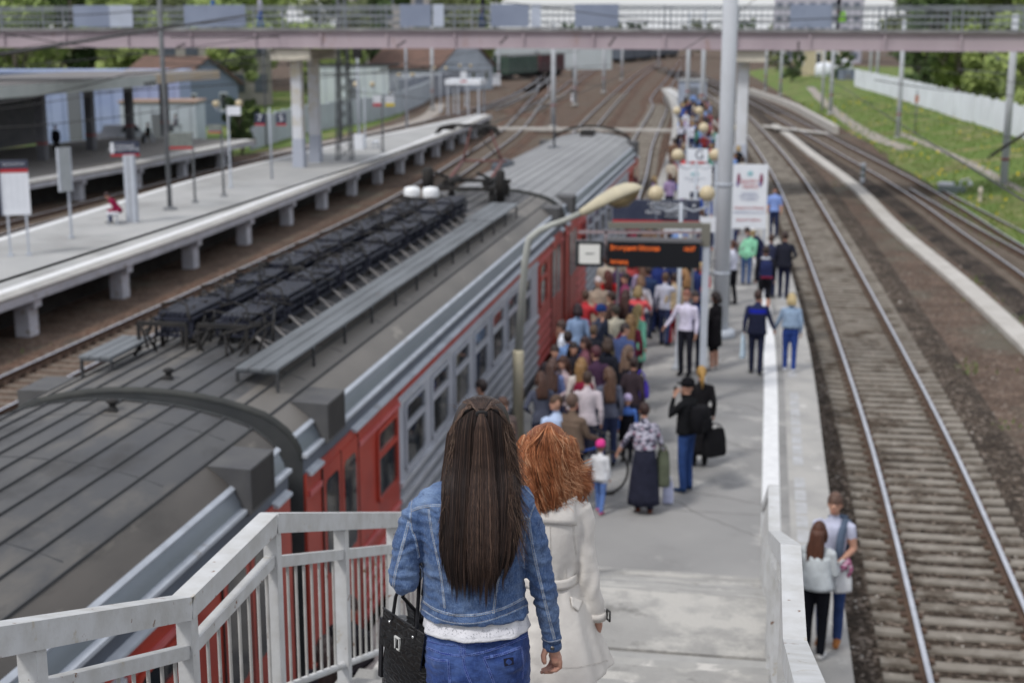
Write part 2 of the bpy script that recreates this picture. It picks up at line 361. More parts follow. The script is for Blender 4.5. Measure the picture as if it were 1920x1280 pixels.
# loose stones and litter on the near ballast
mb = MB(); rg = random.Random(11)
ms = [C('stone_pale', (.46,.43,.39)), C('stone_mid', (.25,.21,.18)), C('stone_dark', (.10,.08,.065))]
for i in range(5200):
    y = 12+rg.random()**1.6*48
    side = rg.random()
    x = xat(p_r1, y)+(rg.uniform(-2.0,-.9) if side < .45 else (rg.uniform(.95,5.2) if side < .85 else rg.uniform(-.72,.72)))
    if xat(pt, y) and abs(x-(7.9-(y-28)*.05)) < .5: continue
    z = -1.345 if abs(x-xat(p_r1,y)) < 1.9 else ZG-.005
    r_ = rg.uniform(.018,.05)*(1 if rg.random() < .985 else 1.9)
    q = []
    for k in range(6):
        d = [(1,0,0),(-1,0,0),(0,1,0),(0,-1,0),(0,0,.8),(0,0,-.5)][k]; q.append((x+d[0]*r_*rg.uniform(.6,1.3), y+d[1]*r_*rg.uniform(.6,1.3), z+d[2]*r_*rg.uniform(.6,1.2)))
    u = rg.random(); mb.add(q, [(0,2,4),(2,1,4),(1,3,4),(3,0,4),(2,0,5),(1,2,5),(3,1,5),(0,3,5)], 0 if u < .13 else (1 if u < .6 else 2))
stuff(tag(mb.build('loose_stones', ms), 'loose grey and brown stones scattered beside the near right hand track', 'stones'))
mb = MB()
for px, py, n_, sp in ((1818,528,70,.5),(1850,560,60,.6),(1808,694,70,.35),(1620,352,60,.6),(1700,430,30,.4),(1590,640,16,.2),(1860,800,22,.25),(1905,600,40,.4),(130,668,60,.5),(75,735,50,.5)):
    c_ = Pz(px, py, ZG)
    for i in range(n_):
        x, y = c_.x+rg.gauss(0,sp), c_.y+rg.gauss(0,sp*1.3); a = rg.uniform(0,6.28); h = rg.uniform(.05,.16); w_ = rg.uniform(.015,.045)
        mb.add([(x-math.cos(a)*w_,y-math.sin(a)*w_,ZG-.01),(x+math.cos(a)*w_,y+math.sin(a)*w_,ZG-.01),(x+rg.uniform(-.05,.05),y+rg.uniform(-.05,.05),ZG+h)],[(0,1,2)])
stuff(tag(mb.build('weeds', mat('weed_green', (.11,.17,.05), (.17,.2,.07), sc=3, rough=.8)), 'sparse green weeds growing in the ballast beside the tracks', 'weeds'))
for px, py, s_ in ((1632,1222,.27),(1676,1235,.11),(1645,1042,.09),(1610,1115,.09)):
    c_ = Pz(px, py, ZG); mb = MB(); k_ = 9
    ring = [Vector((c_.x+math.cos(j*6.283/k_)*s_*rg.uniform(.7,1), c_.y+math.sin(j*6.283/k_)*s_*rg.uniform(.7,1), ZG+.0)) for j in range(k_)]
    mb.loft([ring, [v+Vector((0,0,.09)) for v in ring], [c_+(v-c_)*.8+Vector((0,0,.12)) for v in ring]])
    tag(mb.build('stone_slab', ms[0]), {1632:'largest flat pale stone slab on the ballast left of the near track',1676:'small pale stone just right of the flat slab on the ballast',1645:'small pale stone beside the near rail above the flat slab',1610:'small pale stone near the platform edge above the flat slab'}[px], 'stone')
# ================================================================== MAIN (RIGHT) PLATFORM
rE = ctr([(1.2,9),(1.2,24),(1.2,31),(.92,43),(.3,57),(-.6,72),(-2.1,95),(-4.4,121),(-7.4,150),(-11.6,185)])
lE = ctr([(-4.42,-8),(-4.42,20),(-4.42,40),(-4.6,55),(-5.1,72),(-6.1,95),(-7.6,121),(-9.8,150),(-13.2,185)])
o = thing('main_platform', 'main concrete platform crowded with people between the train and the near right track', 'platform', (-1.5,8,ZG))
mb = MB(); R0 = [Vector((1.2,-8,0))]+rE
def slab(mb, L_, R_, z, m=0, inset=0):
    n = len(L_); mb.add([(p.x+inset,p.y,z) for p in L_], [], m)
    o_ = len(mb.v)-n; mb.add([(p.x-inset,p.y,z) for p in R_], [], m); o2 = len(mb.v)-n
    for i in range(n-1): mb.f.append((o_+i, o2+i, o2+i+1, o_+i+1)); mb.m.append(m); mb.s.append(False)
ys = [-8+i*2.5 for i in range(78)]
LP_ = [Vector((xat(lE,y),y,0)) for y in ys]; RP_ = [Vector((xat(R0,y),y,0)) for y in ys]
LI_ = [p+Vector((.55,0,0)) for p in LP_]; RI_ = [p-Vector((.62,0,0)) for p in RP_]
slab(mb, LI_, RI_, 0); mb.build('walking_surface', m_conc, o)
m_crk = mat('crack_dark', (.11,.108,.104), (.2,.195,.19), sc=5, rough=.95); rk = random.Random(8)
for k_ in range(11):
    x_, y_ = rk.uniform(-3.6,.1), rk.uniform(18.5,34); an_ = rk.uniform(0,6.28); L0 = []; 
    for j_ in range(rk.randrange(9,22)):
        an_ += rk.uniform(-.5,.5); x_ += .16*math.cos(an_); y_ += .16*math.sin(an_)
        if -3.8 < x_ < .5: L0.append(Vector((x_,y_,0)))
    if len(L0) > 4: mb = MB(); sweep(mb, L0, [(-.009,.0),(-.009,.002),(.009,.002),(.009,.0)]); mb.build('crack', m_crk, o)
for y_ in (20.4,24.1,27.9,32.2,37,43): mb = MB(); mb.box(xat(lE,y_)+.57,xat(R0,y_)-.64,y_,y_+.022,-.01,.0015); mb.build('slab_joint', m_crk, o)
mb = MB(); slab(mb, LP_, LI_, .004); slab(mb, RI_, RP_, .004)
for E_, sg in ((LP_, -1), (RP_, 1)):
    n = len(E_); mb.add([(p.x,p.y,.004) for p in E_]+[(p.x,p.y,-.28) for p in E_]+[(p.x-sg*.35,p.y,-.28) for p in E_]+[(p.x-sg*.35,p.y,ZG) for p in E_],
        [q for i in range(n-1) for q in ((i,i+1,n+i+1,n+i),(n+i,n+i+1,2*n+i+1,2*n+i),(2*n+i,2*n+i+1,3*n+i+1,3*n+i))])
mb.build('edge_slab', m_edge, o)
mb = MB(); wl = [Vector((xat(R0,y)-1.01,y,0)) for y in ys if y > 15]
slab(mb, [p-Vector((.02,0,0)) for p in wl], [p+Vector((.25,0,0)) for p in wl], .006); mb.build('painted_line', m_white, o)
mb = MB(); wl = [Vector((xat(lE,y)+.5,y,0)) for y in ys if y > 8]
slab(mb, wl, [p+Vector((.2,0,0)) for p in wl], .008); mb.build('painted_line', mat('worn_line', (.5,.5,.49), (.4,.41,.41), sc=3, c3=(.33,.34,.35), sc3=3, lim3=(.5,.6)), o)
mb = MB()
for i in range(80):
    y = 15+i*.62
    if rg.random() < .55: mb.box(xat(R0,y)-.53, xat(R0,y)-.36, y, y+.5, .004, .009)
pieces(mb, 'tactile_tile', mat('worn_tactile', (.47,.48,.50), (.38,.38,.38), sc=5), o)
# ================================================================== LEFT ISLAND PLATFORM
m_isl = mat('island_asphalt', (.36,.365,.365), (.42,.42,.415), sc=.5, rough=.9, bump=.2, bs=60, c3=(.29,.29,.285), sc3=.3, lim3=(.5,.68))
m_far = mat('far_platform_asphalt', (.20,.19,.18), (.25,.24,.23), sc=.5, rough=.9)
def old_platform(nearE, farE, label, pil, name='island_platform', xin=.55, surf=m_isl):
    o = thing(name, label, 'platform', (nearE[0].x, nearE[0].y, ZG))
    y0, y1 = nearE[0].y, nearE[-1].y; n = int((y1-y0)/2.5)+1; ys = [y0+(y1-y0)*i/(n-1) for i in range(n)]
    N = [Vector((xat(nearE,y),y,0)) for y in ys]; F = [Vector((xat(farE,y),y,0)) for y in ys]
    mb = MB(); slab(mb, [p+Vector((.45,0,0)) for p in F], [p-Vector((.75,0,0)) for p in N], 0); mb.build('walking_surface', surf, o)
    mb = MB(); slab(mb, [p-Vector((.75,0,0)) for p in N], [p-Vector((.42,0,0)) for p in N], .004); slab(mb, [p+Vector((.1,0,0)) for p in F], [p+Vector((.45,0,0)) for p in F], .004); mb.build('painted_line', m_white, o)
    mb = MB()
    for E_, sg, ins in ((N, 1, .42), (F, -1, .1)):
        k = len(E_); mb.add([(p.x-sg*ins,p.y,.0) for p in E_]+[(p.x,p.y,-.03) for p in E_]+[(p.x-sg*.02,p.y,-.12) for p in E_], [q for i in range(k-1) for q in ((i,i+1,k+i+1,k+i),(k+i,k+i+1,2*k+i+1,2*k+i))])
    mb.build('edge_slab', m_edge, o)
    mb = MB()
    for E_, sg in ((N, 1), (F, -1)):
        k = len(E_); mb.add([(p.x-sg*.02,p.y,-.12) for p in E_]+[(p.x-sg*.05,p.y,-.36) for p in E_]+[(p.x-sg*.4,p.y,-.36) for p in E_], [q for i in range(k-1) for q in ((i,i+1,k+i+1,k+i),(k+i,k+i+1,2*k+i+1,2*k+i))])
    mb.build('fascia', m_fascia, o)
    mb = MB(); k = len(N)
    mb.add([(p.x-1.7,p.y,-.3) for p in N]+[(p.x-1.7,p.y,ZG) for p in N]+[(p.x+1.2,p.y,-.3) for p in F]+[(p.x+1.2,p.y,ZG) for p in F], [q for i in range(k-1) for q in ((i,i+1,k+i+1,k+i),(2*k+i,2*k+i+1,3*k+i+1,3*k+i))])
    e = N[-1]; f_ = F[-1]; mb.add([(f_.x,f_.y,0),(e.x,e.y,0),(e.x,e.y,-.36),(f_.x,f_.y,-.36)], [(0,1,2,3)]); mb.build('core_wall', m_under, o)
    for y in pil:
        x = xat(nearE, y); mb = MB(); mb.box(x-xin-.22, x-xin+.22, y-.26, y+.26, ZG-.03, -.62); mb.box(x-1.5, x-.16, y-.2, y+.2, -.62, -.35)
        mb.build('support_pillar', m_fascia, o)
    return o
nE = ctr([(-19.95,22),(-19.95,36),(-20.0,49),(-20.75,69),(-21.8,95),(-23.3,122.5)]); fE = ctr([(-25.6,22),(-25.9,40),(-26.6,52),(-27.4,66),(-26.9,89),(-25.5,110),(-24.7,122.5)])
old_platform(nE, fE, 'grey island platform with white painted edges on concrete pillars, left of the train', [30.7+6.02*i for i in range(15)])
nE2 = ctr([(-34.9,30),(-34.6,60),(-33.7,72),(-33.4,80),(-33.3,91)]); fE2 = ctr([(-46,30),(-46,60),(-46,80),(-44,91)])
old_platform(nE2, fE2, 'farther old platform under the flat canopy at the left edge', [32+6.0*i for i in range(10)], surf=m_far)
# ================================================================== STAIRCASE
m_step = mat('worn_stair_concrete', (.36,.352,.335), (.29,.284,.272), sc=2.2, rough=.9, bump=.5, bs=30, c3=(.47,.455,.425), sc3=1.05, lim3=(.48,.56), c4=(.17,.165,.155), sc4=1.9, lim4=(.58,.68))
XL, XR = -2.22, .26
ZL = 3.9; U0, U1 = 4.86, 5.85; S = .34; U2 = 9.80; ZL2 = ZL-S*(U2-U1); U3 = 10.87; U4 = 17.9; S3 = ZL2/(U4-U3)
st = thing('staircase', 'pale worn concrete staircase descending to the platform', 'staircase', (-1, 5, 0))
m_stepline = mat('step_line_dark', (.16,.155,.145), (.26,.255,.24), sc=9, rough=.95)
STC = [m_step, mat('worn_stair_grey', (.31,.307,.295), (.40,.39,.37), sc=3, rough=.9, bump=.35, bs=30, c3=(.56,.54,.51), sc3=1.6, lim3=(.55,.6)), mat('worn_stair_dark', (.40,.395,.38), (.30,.295,.285), sc=2.6, rough=.9, bump=.35, bs=30, c4=(.22,.215,.2), sc4=3.2, lim4=(.6,.7))]
def flight(u0, z0, u1, z1):
    n = max(1, round((z0-z1)/.128)); du = (u1-u0)/n; dz = (z0-z1)/n
    for i in range(n):
        zt = z0-dz*(i+1)
        if i == n-1: break
        mb = MB(); mb.box(XL, XR, u0+du*i, u0+du*(i+1)+.03, zt-.18, zt)
        mb.box(XL, XR, u0+du*(i+1)-.02, u0+du*(i+1)+.03, zt-.045, zt-.002, 1)
        mb.box(XL, XR, u0+du*i-.001, u0+du*i+.035+.02*rg.random(), zt-.01, zt+.003, 2)  # darker strip along the back of each tread, marks the step line
        mb.build('step', [STC[rg.randrange(3)], STC[0], m_stepline], st)
    mb = MB()
    for x in (XL+.02, XR-.22): mb.prism([(u0,z0-.2),(u1,z1-.2),(u1,z1-.5),(u0,z0-.5)], x, x+.2, ax='X')
    mb.build('stringer', m_edge, st)
flight(-1.6, ZL+S*(U0+1.6), U0, ZL)
mb = MB(); mb.box(XL, XR, U0-.05, U1+.03, ZL-.22, ZL); mb.build('landing', m_step, st)
flight(U1, ZL, U2, ZL2)
mb = MB(); mb.box(XL, XR, U2-.02, U3+.03, ZL2-.22, ZL2); mb.build('landing', m_step, st)
flight(U3, ZL2, U4, 0)
mb = MB()
mb.box(XL+.1, XL+.4, U0+.1, U0+.4, 0, ZL-.22); mb.box(XR-.4, XR-.1, U0+.1, U0+.4, 0, ZL-.22)
mb.box(XL+.1, XL+.4, U2+.3, U2+.6, 0, ZL2-.22); mb.box(XR-.4, XR-.1, U2+.3, U2+.6, 0, ZL2-.22); pieces(mb, 'support_post', m_edge, st)
# ================================================================== RAILINGS OF THE STAIRS
m_rail = mat('chipped_white_paint', (.58,.59,.60), (.47,.47,.46), sc=7, rough=.55, bump=.12, bs=50, c3=(.45,.42,.36), sc3=9, lim3=(.64,.7), c4=(.16,.075,.035), sc4=15, lim4=(.665,.70))
m_bal = mat('grimy_bar_paint', (.46,.455,.44), (.36,.35,.33), sc=9, rough=.65, c4=(.16,.09,.05), sc4=14, lim4=(.62,.7))
def railing(X, label, HT):
    o = thing('stair_railing', label, 'railing', (X, U0, ZL), 0, 'railings of the staircase')
    prof = [(-1.6, ZL+S*(U0+1.6)), (U0, ZL), (U1, ZL), (U2, ZL2), (U3, ZL2), (U4-1.2, .10+S3*.9)]
    if X < -1: prof[1] = (U0, ZL)
    seg = [(Vector((X, a, z+HT)), Vector((X, b, y+HT))) for (a, z), (b, y) in zip(prof[:-1], prof[1:])]
    for i, (a, b) in enumerate(seg):
        t = (b-a).normalized(); g = .004
        mb = MB(); mb.beam(a-Vector((0,0,.045))+t*(0 if i == 0 else .0), b-Vector((0,0,.045)), .085, .09); mb.build('handrail', m_rail, o)
        mb = MB(); mb.beam(a-Vector((0,0,.235)), b-Vector((0,0,.228)), .045, .052); mb.build('middle_rail', m_rail, o)
        mb = MB(); mb.tube([a-Vector((0,0,HT-.10)), b-Vector((0,0,HT-.10))], .02, 8); mb.build('bottom_rail', m_rail, o)
        L_ = b.y-a.y; posts = [a.y+.035] if L_ < 1.5 else [a.y+.035+k*1.06 for k in range(int(L_/1.06)+(0 if (L_ % 1.06) < .25 else 1))]
        sl_ = (b.z-a.z)/L_
        for u in posts:
            z = a.z+sl_*(u-a.y)
            mb = MB(); mb.box(X-.032, X+.032, u-.032, u+.032, z-HT-.1, z-.088); mb.build('post', m_rail, o)
        mb = MB(); k = 0; u = a.y+.11
        while u < b.y-.05:
            if all(abs(u-q) > .05 for q in posts):
                z = a.z+sl_*(u-a.y); mb.tube([(X, u, z-HT+.11), (X, u, z-.255)], .0075, 6, cap=False)
            u += .118
        if i < 3: pieces(mb, 'baluster', m_bal, o)
        elif mb.v: stuff(mb.build('balusters', m_bal, o))
    return o
railing(-2.15, 'left chipped white stair railing in front of the train roof', .97)
railing(.175, 'right white stair railing above the near track', .97)
# ================================================================== THE TRAIN
m_roof = mat('train_roof_grey', (.068,.070,.076), (.096,.095,.094), sc=1.6, rough=.62, c3=(.155,.142,.125), sc3=.8, lim3=(.5,.68), c4=(.045,.044,.045), sc4=2.2, lim4=(.55,.72), bump=.06, bs=20, stretch=(1,.45,1), spec=.4)
m_roof2 = mat('train_roof_pale', (.29,.295,.30), (.24,.243,.25), sc=1.2, rough=.6, c3=(.13,.13,.13), sc3=.8, lim3=(.6,.75), stretch=(1,.3,1), spec=.4)
m_shld = mat('roof_shoulder_brown', (.142,.134,.123), (.18,.167,.152), sc=1.3, rough=.6, c3=(.28,.26,.23), sc3=2.2, lim3=(.62,.72), stretch=(1,.5,1), spec=.35)
m_shld0 = mat('roof_shoulder_grimy', (.078,.073,.068), (.11,.10,.091), sc=1.1, rough=.6, c3=(.24,.22,.19), sc3=2.4, lim3=(.6,.72), stretch=(1,.35,1), c4=(.07,.065,.06), sc4=1.8, lim4=(.56,.7))
m_eave = mat('eave_steel', (.18,.21,.24), (.25,.275,.31), sc=.9, rough=.38, c3=(.12,.12,.12), sc3=1.6, lim3=(.62,.75), stretch=(1,.4,1), metal=.35)
m_trim = mat('pale_trim', (.50,.54,.60), (.38,.41,.46), sc=3, rough=.5, c3=(.26,.25,.24), sc3=2, lim3=(.6,.7))
m_dkband = mat('slate_band', (.085,.10,.13), (.12,.14,.175), sc=1.5, rough=.5)
m_red = mat('train_red', (.43,.055,.034), (.33,.043,.03), sc=1.8, rough=.42, c3=(.24,.05,.045), sc3=2.6, lim3=(.62,.75), coat=.15)
m_redtrim = mat('train_red_faded', (.56,.15,.15), (.45,.10,.10), sc=3, rough=.45)
m_grey = mat('train_grey', (.43,.45,.50), (.36,.38,.43), sc=1.4, rough=.42, c3=(.28,.28,.29), sc3=2, lim3=(.62,.75))
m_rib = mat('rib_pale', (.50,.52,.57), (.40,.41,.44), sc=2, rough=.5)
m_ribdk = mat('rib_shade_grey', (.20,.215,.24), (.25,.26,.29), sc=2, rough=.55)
m_end = mat('car_end_dark', (.045,.05,.054), (.07,.073,.075), sc=2, rough=.6)
m_seam = mat('roof_seam', (.055,.056,.06), (.05,.052,.055), sc=2, rough=.55)
m_gl = mat('window_glass', (.02,.025,.03), (.10,.095,.085), sc=2.2, rough=.06, lim=(.5,.62), spec=.8)
m_black = mat('underframe_black', (.02,.02,.021), (.035,.032,.03), sc=3, rough=.8)
m_res = mat('resistor_dark', (.014,.016,.028), (.032,.035,.052), sc=6, rough=.5, c3=(.10,.07,.05), sc3=5, lim3=(.68,.76))
m_plank = mat('walkway_plank', (.17,.185,.20), (.12,.13,.14), sc=1.5, rough=.7, c3=(.16,.10,.08), sc3=3, lim3=(.64,.74), stretch=(3,.5,1))
m_ins = mat('white_insulator', (.80,.82,.84), (.6,.6,.6), sc=8, rough=.25, lim=(.55,.7))
TX = -6.35
PR = [(0,3.325),(.35,3.312),(.62,3.285),(.88,3.24),(1.12,3.185),(1.32,3.12),(1.45,3.045),(1.56,2.96),(1.645,2.87),(1.70,2.76),(1.725,2.66)]
def prof(d):
    d = abs(d)
    for (a, z), (b, y) in zip(PR[:-1], PR[1:]):
        if a <= d <= b: return z+(y-z)*(d-a)/(b-a)
    return PR[-1][1]
def lerpc(y0, y1): return (y0+y1)/2
def car(label, y0, y1, rm, pale=False, n0=True, full=True):
    o = thing('train_car', label, 'train car', (TX, (y0+y1)/2, ZG), 0, 'coupled cars of the red and grey train')
    # roof
    mb = MB(); ds = [-d for d, z in PR[::-1]]+[d for d, z in PR[1:]]
    def rs(dlo, dhi, m, zo=0):
        d_ = [dlo]+[d for d in ds if dlo < d < dhi]+[dhi]
        mb.loft([[(TX+d, y, prof(d)+zo) for d in d_] for y in (y0, y1)], m=m, closed=False)
    sb_ = .98 if n0 else 1.36
    rs(-1.725,-1.63,2); rs(-1.63,-sb_,1); rs(-sb_,sb_,0); rs(sb_,1.63,1); rs(1.63,1.725,2)
    rf = mb.build('roof', [rm, rm if pale else (m_shld if n0 else m_shld0), m_eave], o)
    mb = MB()
    for k in range(-5, 6):
        d = k*.275; z = prof(d)
        mb.prism([(TX+d-.010,z-.01),(TX+d+.010,z-.01),(TX+d+.006,z+.020),(TX+d-.006,z+.020)], y0+.01, y1-.01)
    pieces(mb, 'roof_seam', rm if pale else m_seam, rf)
    mb = MB(); yj = y0+1.3; rj = random.Random(int(y0*7))
    while yj < y1-.5:
        dd = [-1.3+.26*k for k in range(11)]; y_ = yj+rj.uniform(-.25,.25)
        mb.loft([[(TX+d, y_, prof(d)+.001) for d in dd],[(TX+d, y_+.006, prof(d)+.006) for d in dd],[(TX+d, y_+.016, prof(d)+.006) for d in dd],[(TX+d, y_+.022, prof(d)+.001) for d in dd]], closed=False); yj += 1.6
    pieces(mb, 'sheet_joint', rm if pale else m_seam, rf)
    for sx in (1, -1):
        mb = MB()
        mb.prism([(TX+sx*1.625,2.915),(TX+sx*1.665,2.885),(TX+sx*1.655,2.86),(TX+sx*1.61,2.88)], y0+.005, y1-.005)
        mb.prism([(TX+sx*1.715,2.70),(TX+sx*1.775,2.69),(TX+sx*1.775,2.655),(TX+sx*1.715,2.655)], y0, y1)
        mb.build('gutter', m_trim, rf, fixn=True)
        mb = MB(); mb.box(min(TX+sx*1.69,TX+sx*1.73), max(TX+sx*1.69,TX+sx*1.73), y0+.01, y1-.01, 2.47, 2.68); mb.build('slate_band', m_dkband, o)
        mb = MB(); mb.prism([(TX+sx*1.72,2.50),(TX+sx*1.80,2.47),(TX+sx*1.80,2.44),(TX+sx*1.72,2.44)], y0+1.75, y1-1.75); mb.prism([(TX+sx*1.72,2.50),(TX+sx*1.80,2.47),(TX+sx*1.80,2.44),(TX+sx*1.72,2.44)], y0+.08, y0+.52)
        mb.prism([(TX+sx*1.72,2.50),(TX+sx*1.80,2.47),(TX+sx*1.80,2.44),(TX+sx*1.72,2.44)], y1-.52, y1-.08)
        mb.build('drip_rail', m_trim, o, fixn=True)
    # walls
    ZB = -.22; e = 3.9
    S_ = TX+1.75
    for sx in (1, -1):
        X0 = TX+sx*1.70
        def bx(mb, ya, yb, za, zb, t0, t1, m=0): mb.box(min(TX+sx*t0,TX+sx*t1), max(TX+sx*t0,TX+sx*t1), ya, yb, za, zb, m)
        mb = MB()
        bx(mb, y0+e, y1-e, ZB, 2.47, 1.66, 1.745, 0); bx(mb, y0+.02, y0+e, ZB+.1, 2.47, 1.66, 1.748, 1); bx(mb, y1-e, y1-.02, ZB+.1, 2.47, 1.66, 1.748, 1)
        bx(mb, y0+e+.003, y1-e-.003, 2.32, 2.44, 1.745, 1.760, 1)                       # thin red stripe
        bx(mb, y0+e+.003, y1-e-.003, 2.20, 2.25, 1.745, 1.775, 2); 
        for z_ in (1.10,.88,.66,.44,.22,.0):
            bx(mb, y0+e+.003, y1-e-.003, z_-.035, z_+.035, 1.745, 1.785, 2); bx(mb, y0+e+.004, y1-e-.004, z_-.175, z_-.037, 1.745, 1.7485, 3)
            if z_ < 1.0:
                for ya, yb in ((y0+2.05, y0+e-.02), (y1-e+.02, y1-2.05)): bx(mb, ya, yb, z_-.03, z_+.03, 1.748, 1.772, 4)
        for ya, yb in ((y0+1.98, y0+e-.02), (y1-e+.02, y1-1.98), (y0+.1,y0+.5), (y1-.5,y1-.1)): bx(mb, ya, yb, 2.20, 2.26, 1.748, 1.775, 4)
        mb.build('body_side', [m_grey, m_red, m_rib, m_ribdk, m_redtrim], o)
        if sx < 0: continue
        def window(ya, yb, za, zb, fm, split=True, name='window'):
            w_ = thing_w = None
            mb = MB(); t = .05; c = .07
            out = [(ya-t,za-t),(yb+t,za-t),(yb+t,zb+t),(ya-t,zb+t)]
            def rr(a, b, c_, d, r_):
                p = []
                for cx_, cz_, a0 in ((b-r_, d-r_, 0),(a+r_, d-r_, 90),(a+r_, c_+r_, 180),(b-r_, c_+r_, 270)):
                    for k in range(4): an = R(a0+k*30); p.append((cx_+math.cos(an)*r_, cz_+math.sin(an)*r_))
                return p
            O_ = rr(ya-t, yb+t, za-t, zb+t, .11); I_ = rr(ya, yb, za, zb, .07); n = len(O_); X1, X2 = TX+1.75, TX+1.782
            mb.add([(X2,a,z) for a, z in O_]+[(X2,a,z) for a, z in I_]+[(X1,a,z) for a, z in O_]+[(X1,a,z) for a, z in I_],
                [(i,(i+1)%n,n+(i+1)%n,n+i) for i in range(n)]+[(2*n+i,2*n+(i+1)%n,(i+1)%n,i) for i in range(n)]+[(n+i,n+(i+1)%n,3*n+(i+1)%n,3*n+i) for i in range(n)])
            if split: mb.box(TX+1.752, TX+1.785, ya+.002, yb-.002, za+(zb-za)*.62, za+(zb-za)*.62+.075)
            f_ = mb.build(name, fm, o, fixn=True)
            g = MB(); g.add([(TX+1.754,a,z) for a, z in I_], [tuple(range(n))]); g.build('pane', m_gl, f_, fixn=False)
        k = 0
        while y0+4.22+k*1.55+1.04 < y1-3.95:
            window(y0+4.22+k*1.55, y0+4.22+k*1.55+1.04, 1.25, 2.11, m_grey); k += 1
        for s_ in (0, 1):
            def yy(a, b): return (y0+a, y0+b) if s_ == 0 else (y1-b, y1-a)
            a, b = yy(2.80, 3.68); window(a, b, 1.27, 2.12, m_red)
            a, b = yy(.56, 1.92)
            mb = MB(); mb.box(TX+1.749, TX+1.762, a, b, -.1, 2.36); c_ = (a+b)/2
            dr = mb.build('door', m_red, o)
            mb = MB()
            for q in (a-.02, b, c_-.012): mb.box(TX+1.75, TX+1.766, q, q+.024, -.1, 2.37)
            mb.build('door_seal', m_black, dr)
            for wa in ((a+.10, c_-.11), (c_+.11, b-.10)):
                mb = MB(); 
                n_ = 14; pp = []
                for cx_, cz_, a0 in ((wa[1]-.08, 2.12, 0),(wa[0]+.08, 2.12, 90),(wa[0]+.08, 1.18, 180),(wa[1]-.08, 1.18, 270)):
                    for kk in range(4): an = R(a0+kk*30); pp.append((cx_+math.cos(an)*.08, cz_+math.sin(an)*.08))
                mb.add([(TX+1.766,u_,z_) for u_, z_ in pp], [tuple(range(16))]); mb.build('door_pane', m_gl, dr)
            a, b = yy(.62, 1.28)                                         # roof-corner air intake
            for s2 in (1,):
                mb = MB(); Xo = TX+1.80; xi = TX+1.40
                P_ = [(xi,3.09),(Xo,3.075),(Xo,2.64),(TX+1.70,2.60)]
                mb.prism(P_, a, b); mb.box(Xo-.001, Xo+.012, a+.0, a+.03, 2.64, 3.075); mb.box(Xo-.001, Xo+.012, b-.03, b, 2.64, 3.075); mb.box(Xo-.001, Xo+.012, a+.03, b-.03, 3.045, 3.075); mb.box(Xo-.001, Xo+.012, a+.03, b-.03, 2.64, 2.665)
                for q in range(11): mb.obox((Xo+.004, (a+b)/2, 2.69+q*.034), (.012, b-a-.08, .012), m=1)
                mb.build('air_intake', [C('intake_grey',(.075,.075,.08),c2=(.10,.10,.10),sc=3,rough=.6), C('intake_slats',(.05,.045,.043),rough=.8)], o, fixn=True)
                mb = MB(); P_ = [(TX-1.40,3.09),(TX-1.80,3.075),(TX-1.80,2.64),(TX-1.70,2.60)]; mb.prism(P_, a, b); mb.build('air_intake', K['intake_grey'], o, fixn=True)
    # ends
    for ye, sg in ((y0, 1), (y1, -1)):
        mb = MB(); pts = [(TX+d, prof(d)-.012) for d in ds]+[(TX+1.69,ZB),(TX-1.69,ZB)]
        mb.prism(pts, ye+sg*.006, ye+sg*.05); mb.build('end_wall', m_end, o, fixn=True)
        mb = MB(); ri = []
        for s_, o_ in ((0, 0), (1, 0)): pass
        A = [(TX+d*1.0, ye+sg*.0, prof(d)+.014) for d in ds]; B = [(TX+d, ye+sg*.035, prof(d)+.012) for d in ds]; Cc = [(TX+d*.985, ye, prof(d)-.05) for d in ds]
        mb.loft([Cc, A, B], closed=False); mb.build('end_flange', C('flange_dark',(.032,.035,.036),c2=(.05,.053,.05),sc=4,rough=.6), o, fixn=True)
    mb = MB(); mb.box(TX-1.35, TX+1.35, y0+.5, y1-.5, -.8, -.23); mb.build('underframe', m_black, o)
    for yb in (y0+3.2, y1-3.2):
        mb = MB()
        for w_ in (-1.25, 1.25):
            for s_ in (-1, 1): mb.prism([(yb+w_+math.cos(j*.3927)*.46, -.64+math.sin(j*.3927)*.46) for j in range(16)], TX+s_*.797-.065, TX+s_*.797+.065, ax='X')
        for s_ in (-1, 1): mb.box(TX+s_*1.1-.09, TX+s_*1.1+.09, yb-1.7, yb+1.7, -.85, -.55)
        mb.build('bogie', m_black, o, fixn=True)
    return o
car0 = car('nearest train car, its long dark grey seamed roof filling the lower left', -6.4, 13.18, m_roof, n0=False)
car1 = car('second train car with two rows of black resistors and walkways on its roof', 13.66, 33.2, m_roof)
car2 = car('farthest train car with a pale smooth roof ending by the crossing', 33.66, 53.4, m_roof2, pale=True)
for y_ in (13.42, 33.43):
    mb = MB(); z0 = -.3
    pts = [(TX+d*.86, prof(d)-.34) for d in [-d for d, z in PR[::-1]]+[d for d, z in PR[1:]]]+[(TX+1.55,z0),(TX-1.55,z0)]
    for k in range(5): mb.prism([(TX+(x-TX)*(1-.03*(k % 2)), z-(.04 if k % 2 else 0)) for x, z in pts], y_-.235+k*.094, y_-.235+(k+1)*.094)
    mb.build('gangway_bellows', m_black, car1 if y_ < 20 else car2, fixn=True)
# small roof fittings
for o_, X, Y in ((car0,-6.29,12.80),(car1,-6.28,14.15),(car0,-6.3,4.0)):
    z = prof(X-TX); mb = MB(); mb.lathe([(.05,z-.02),(.05,z+.02),(.035,z+.03),(.035,z+.07),(.06,z+.08),(.06,z+.1),(.03,z+.115)], (X,Y,0), 10); mb.obox((X,Y-.05,z+.01),(.14,.05,.02)); mb.build('roof_vent_cap', m_black, o_)
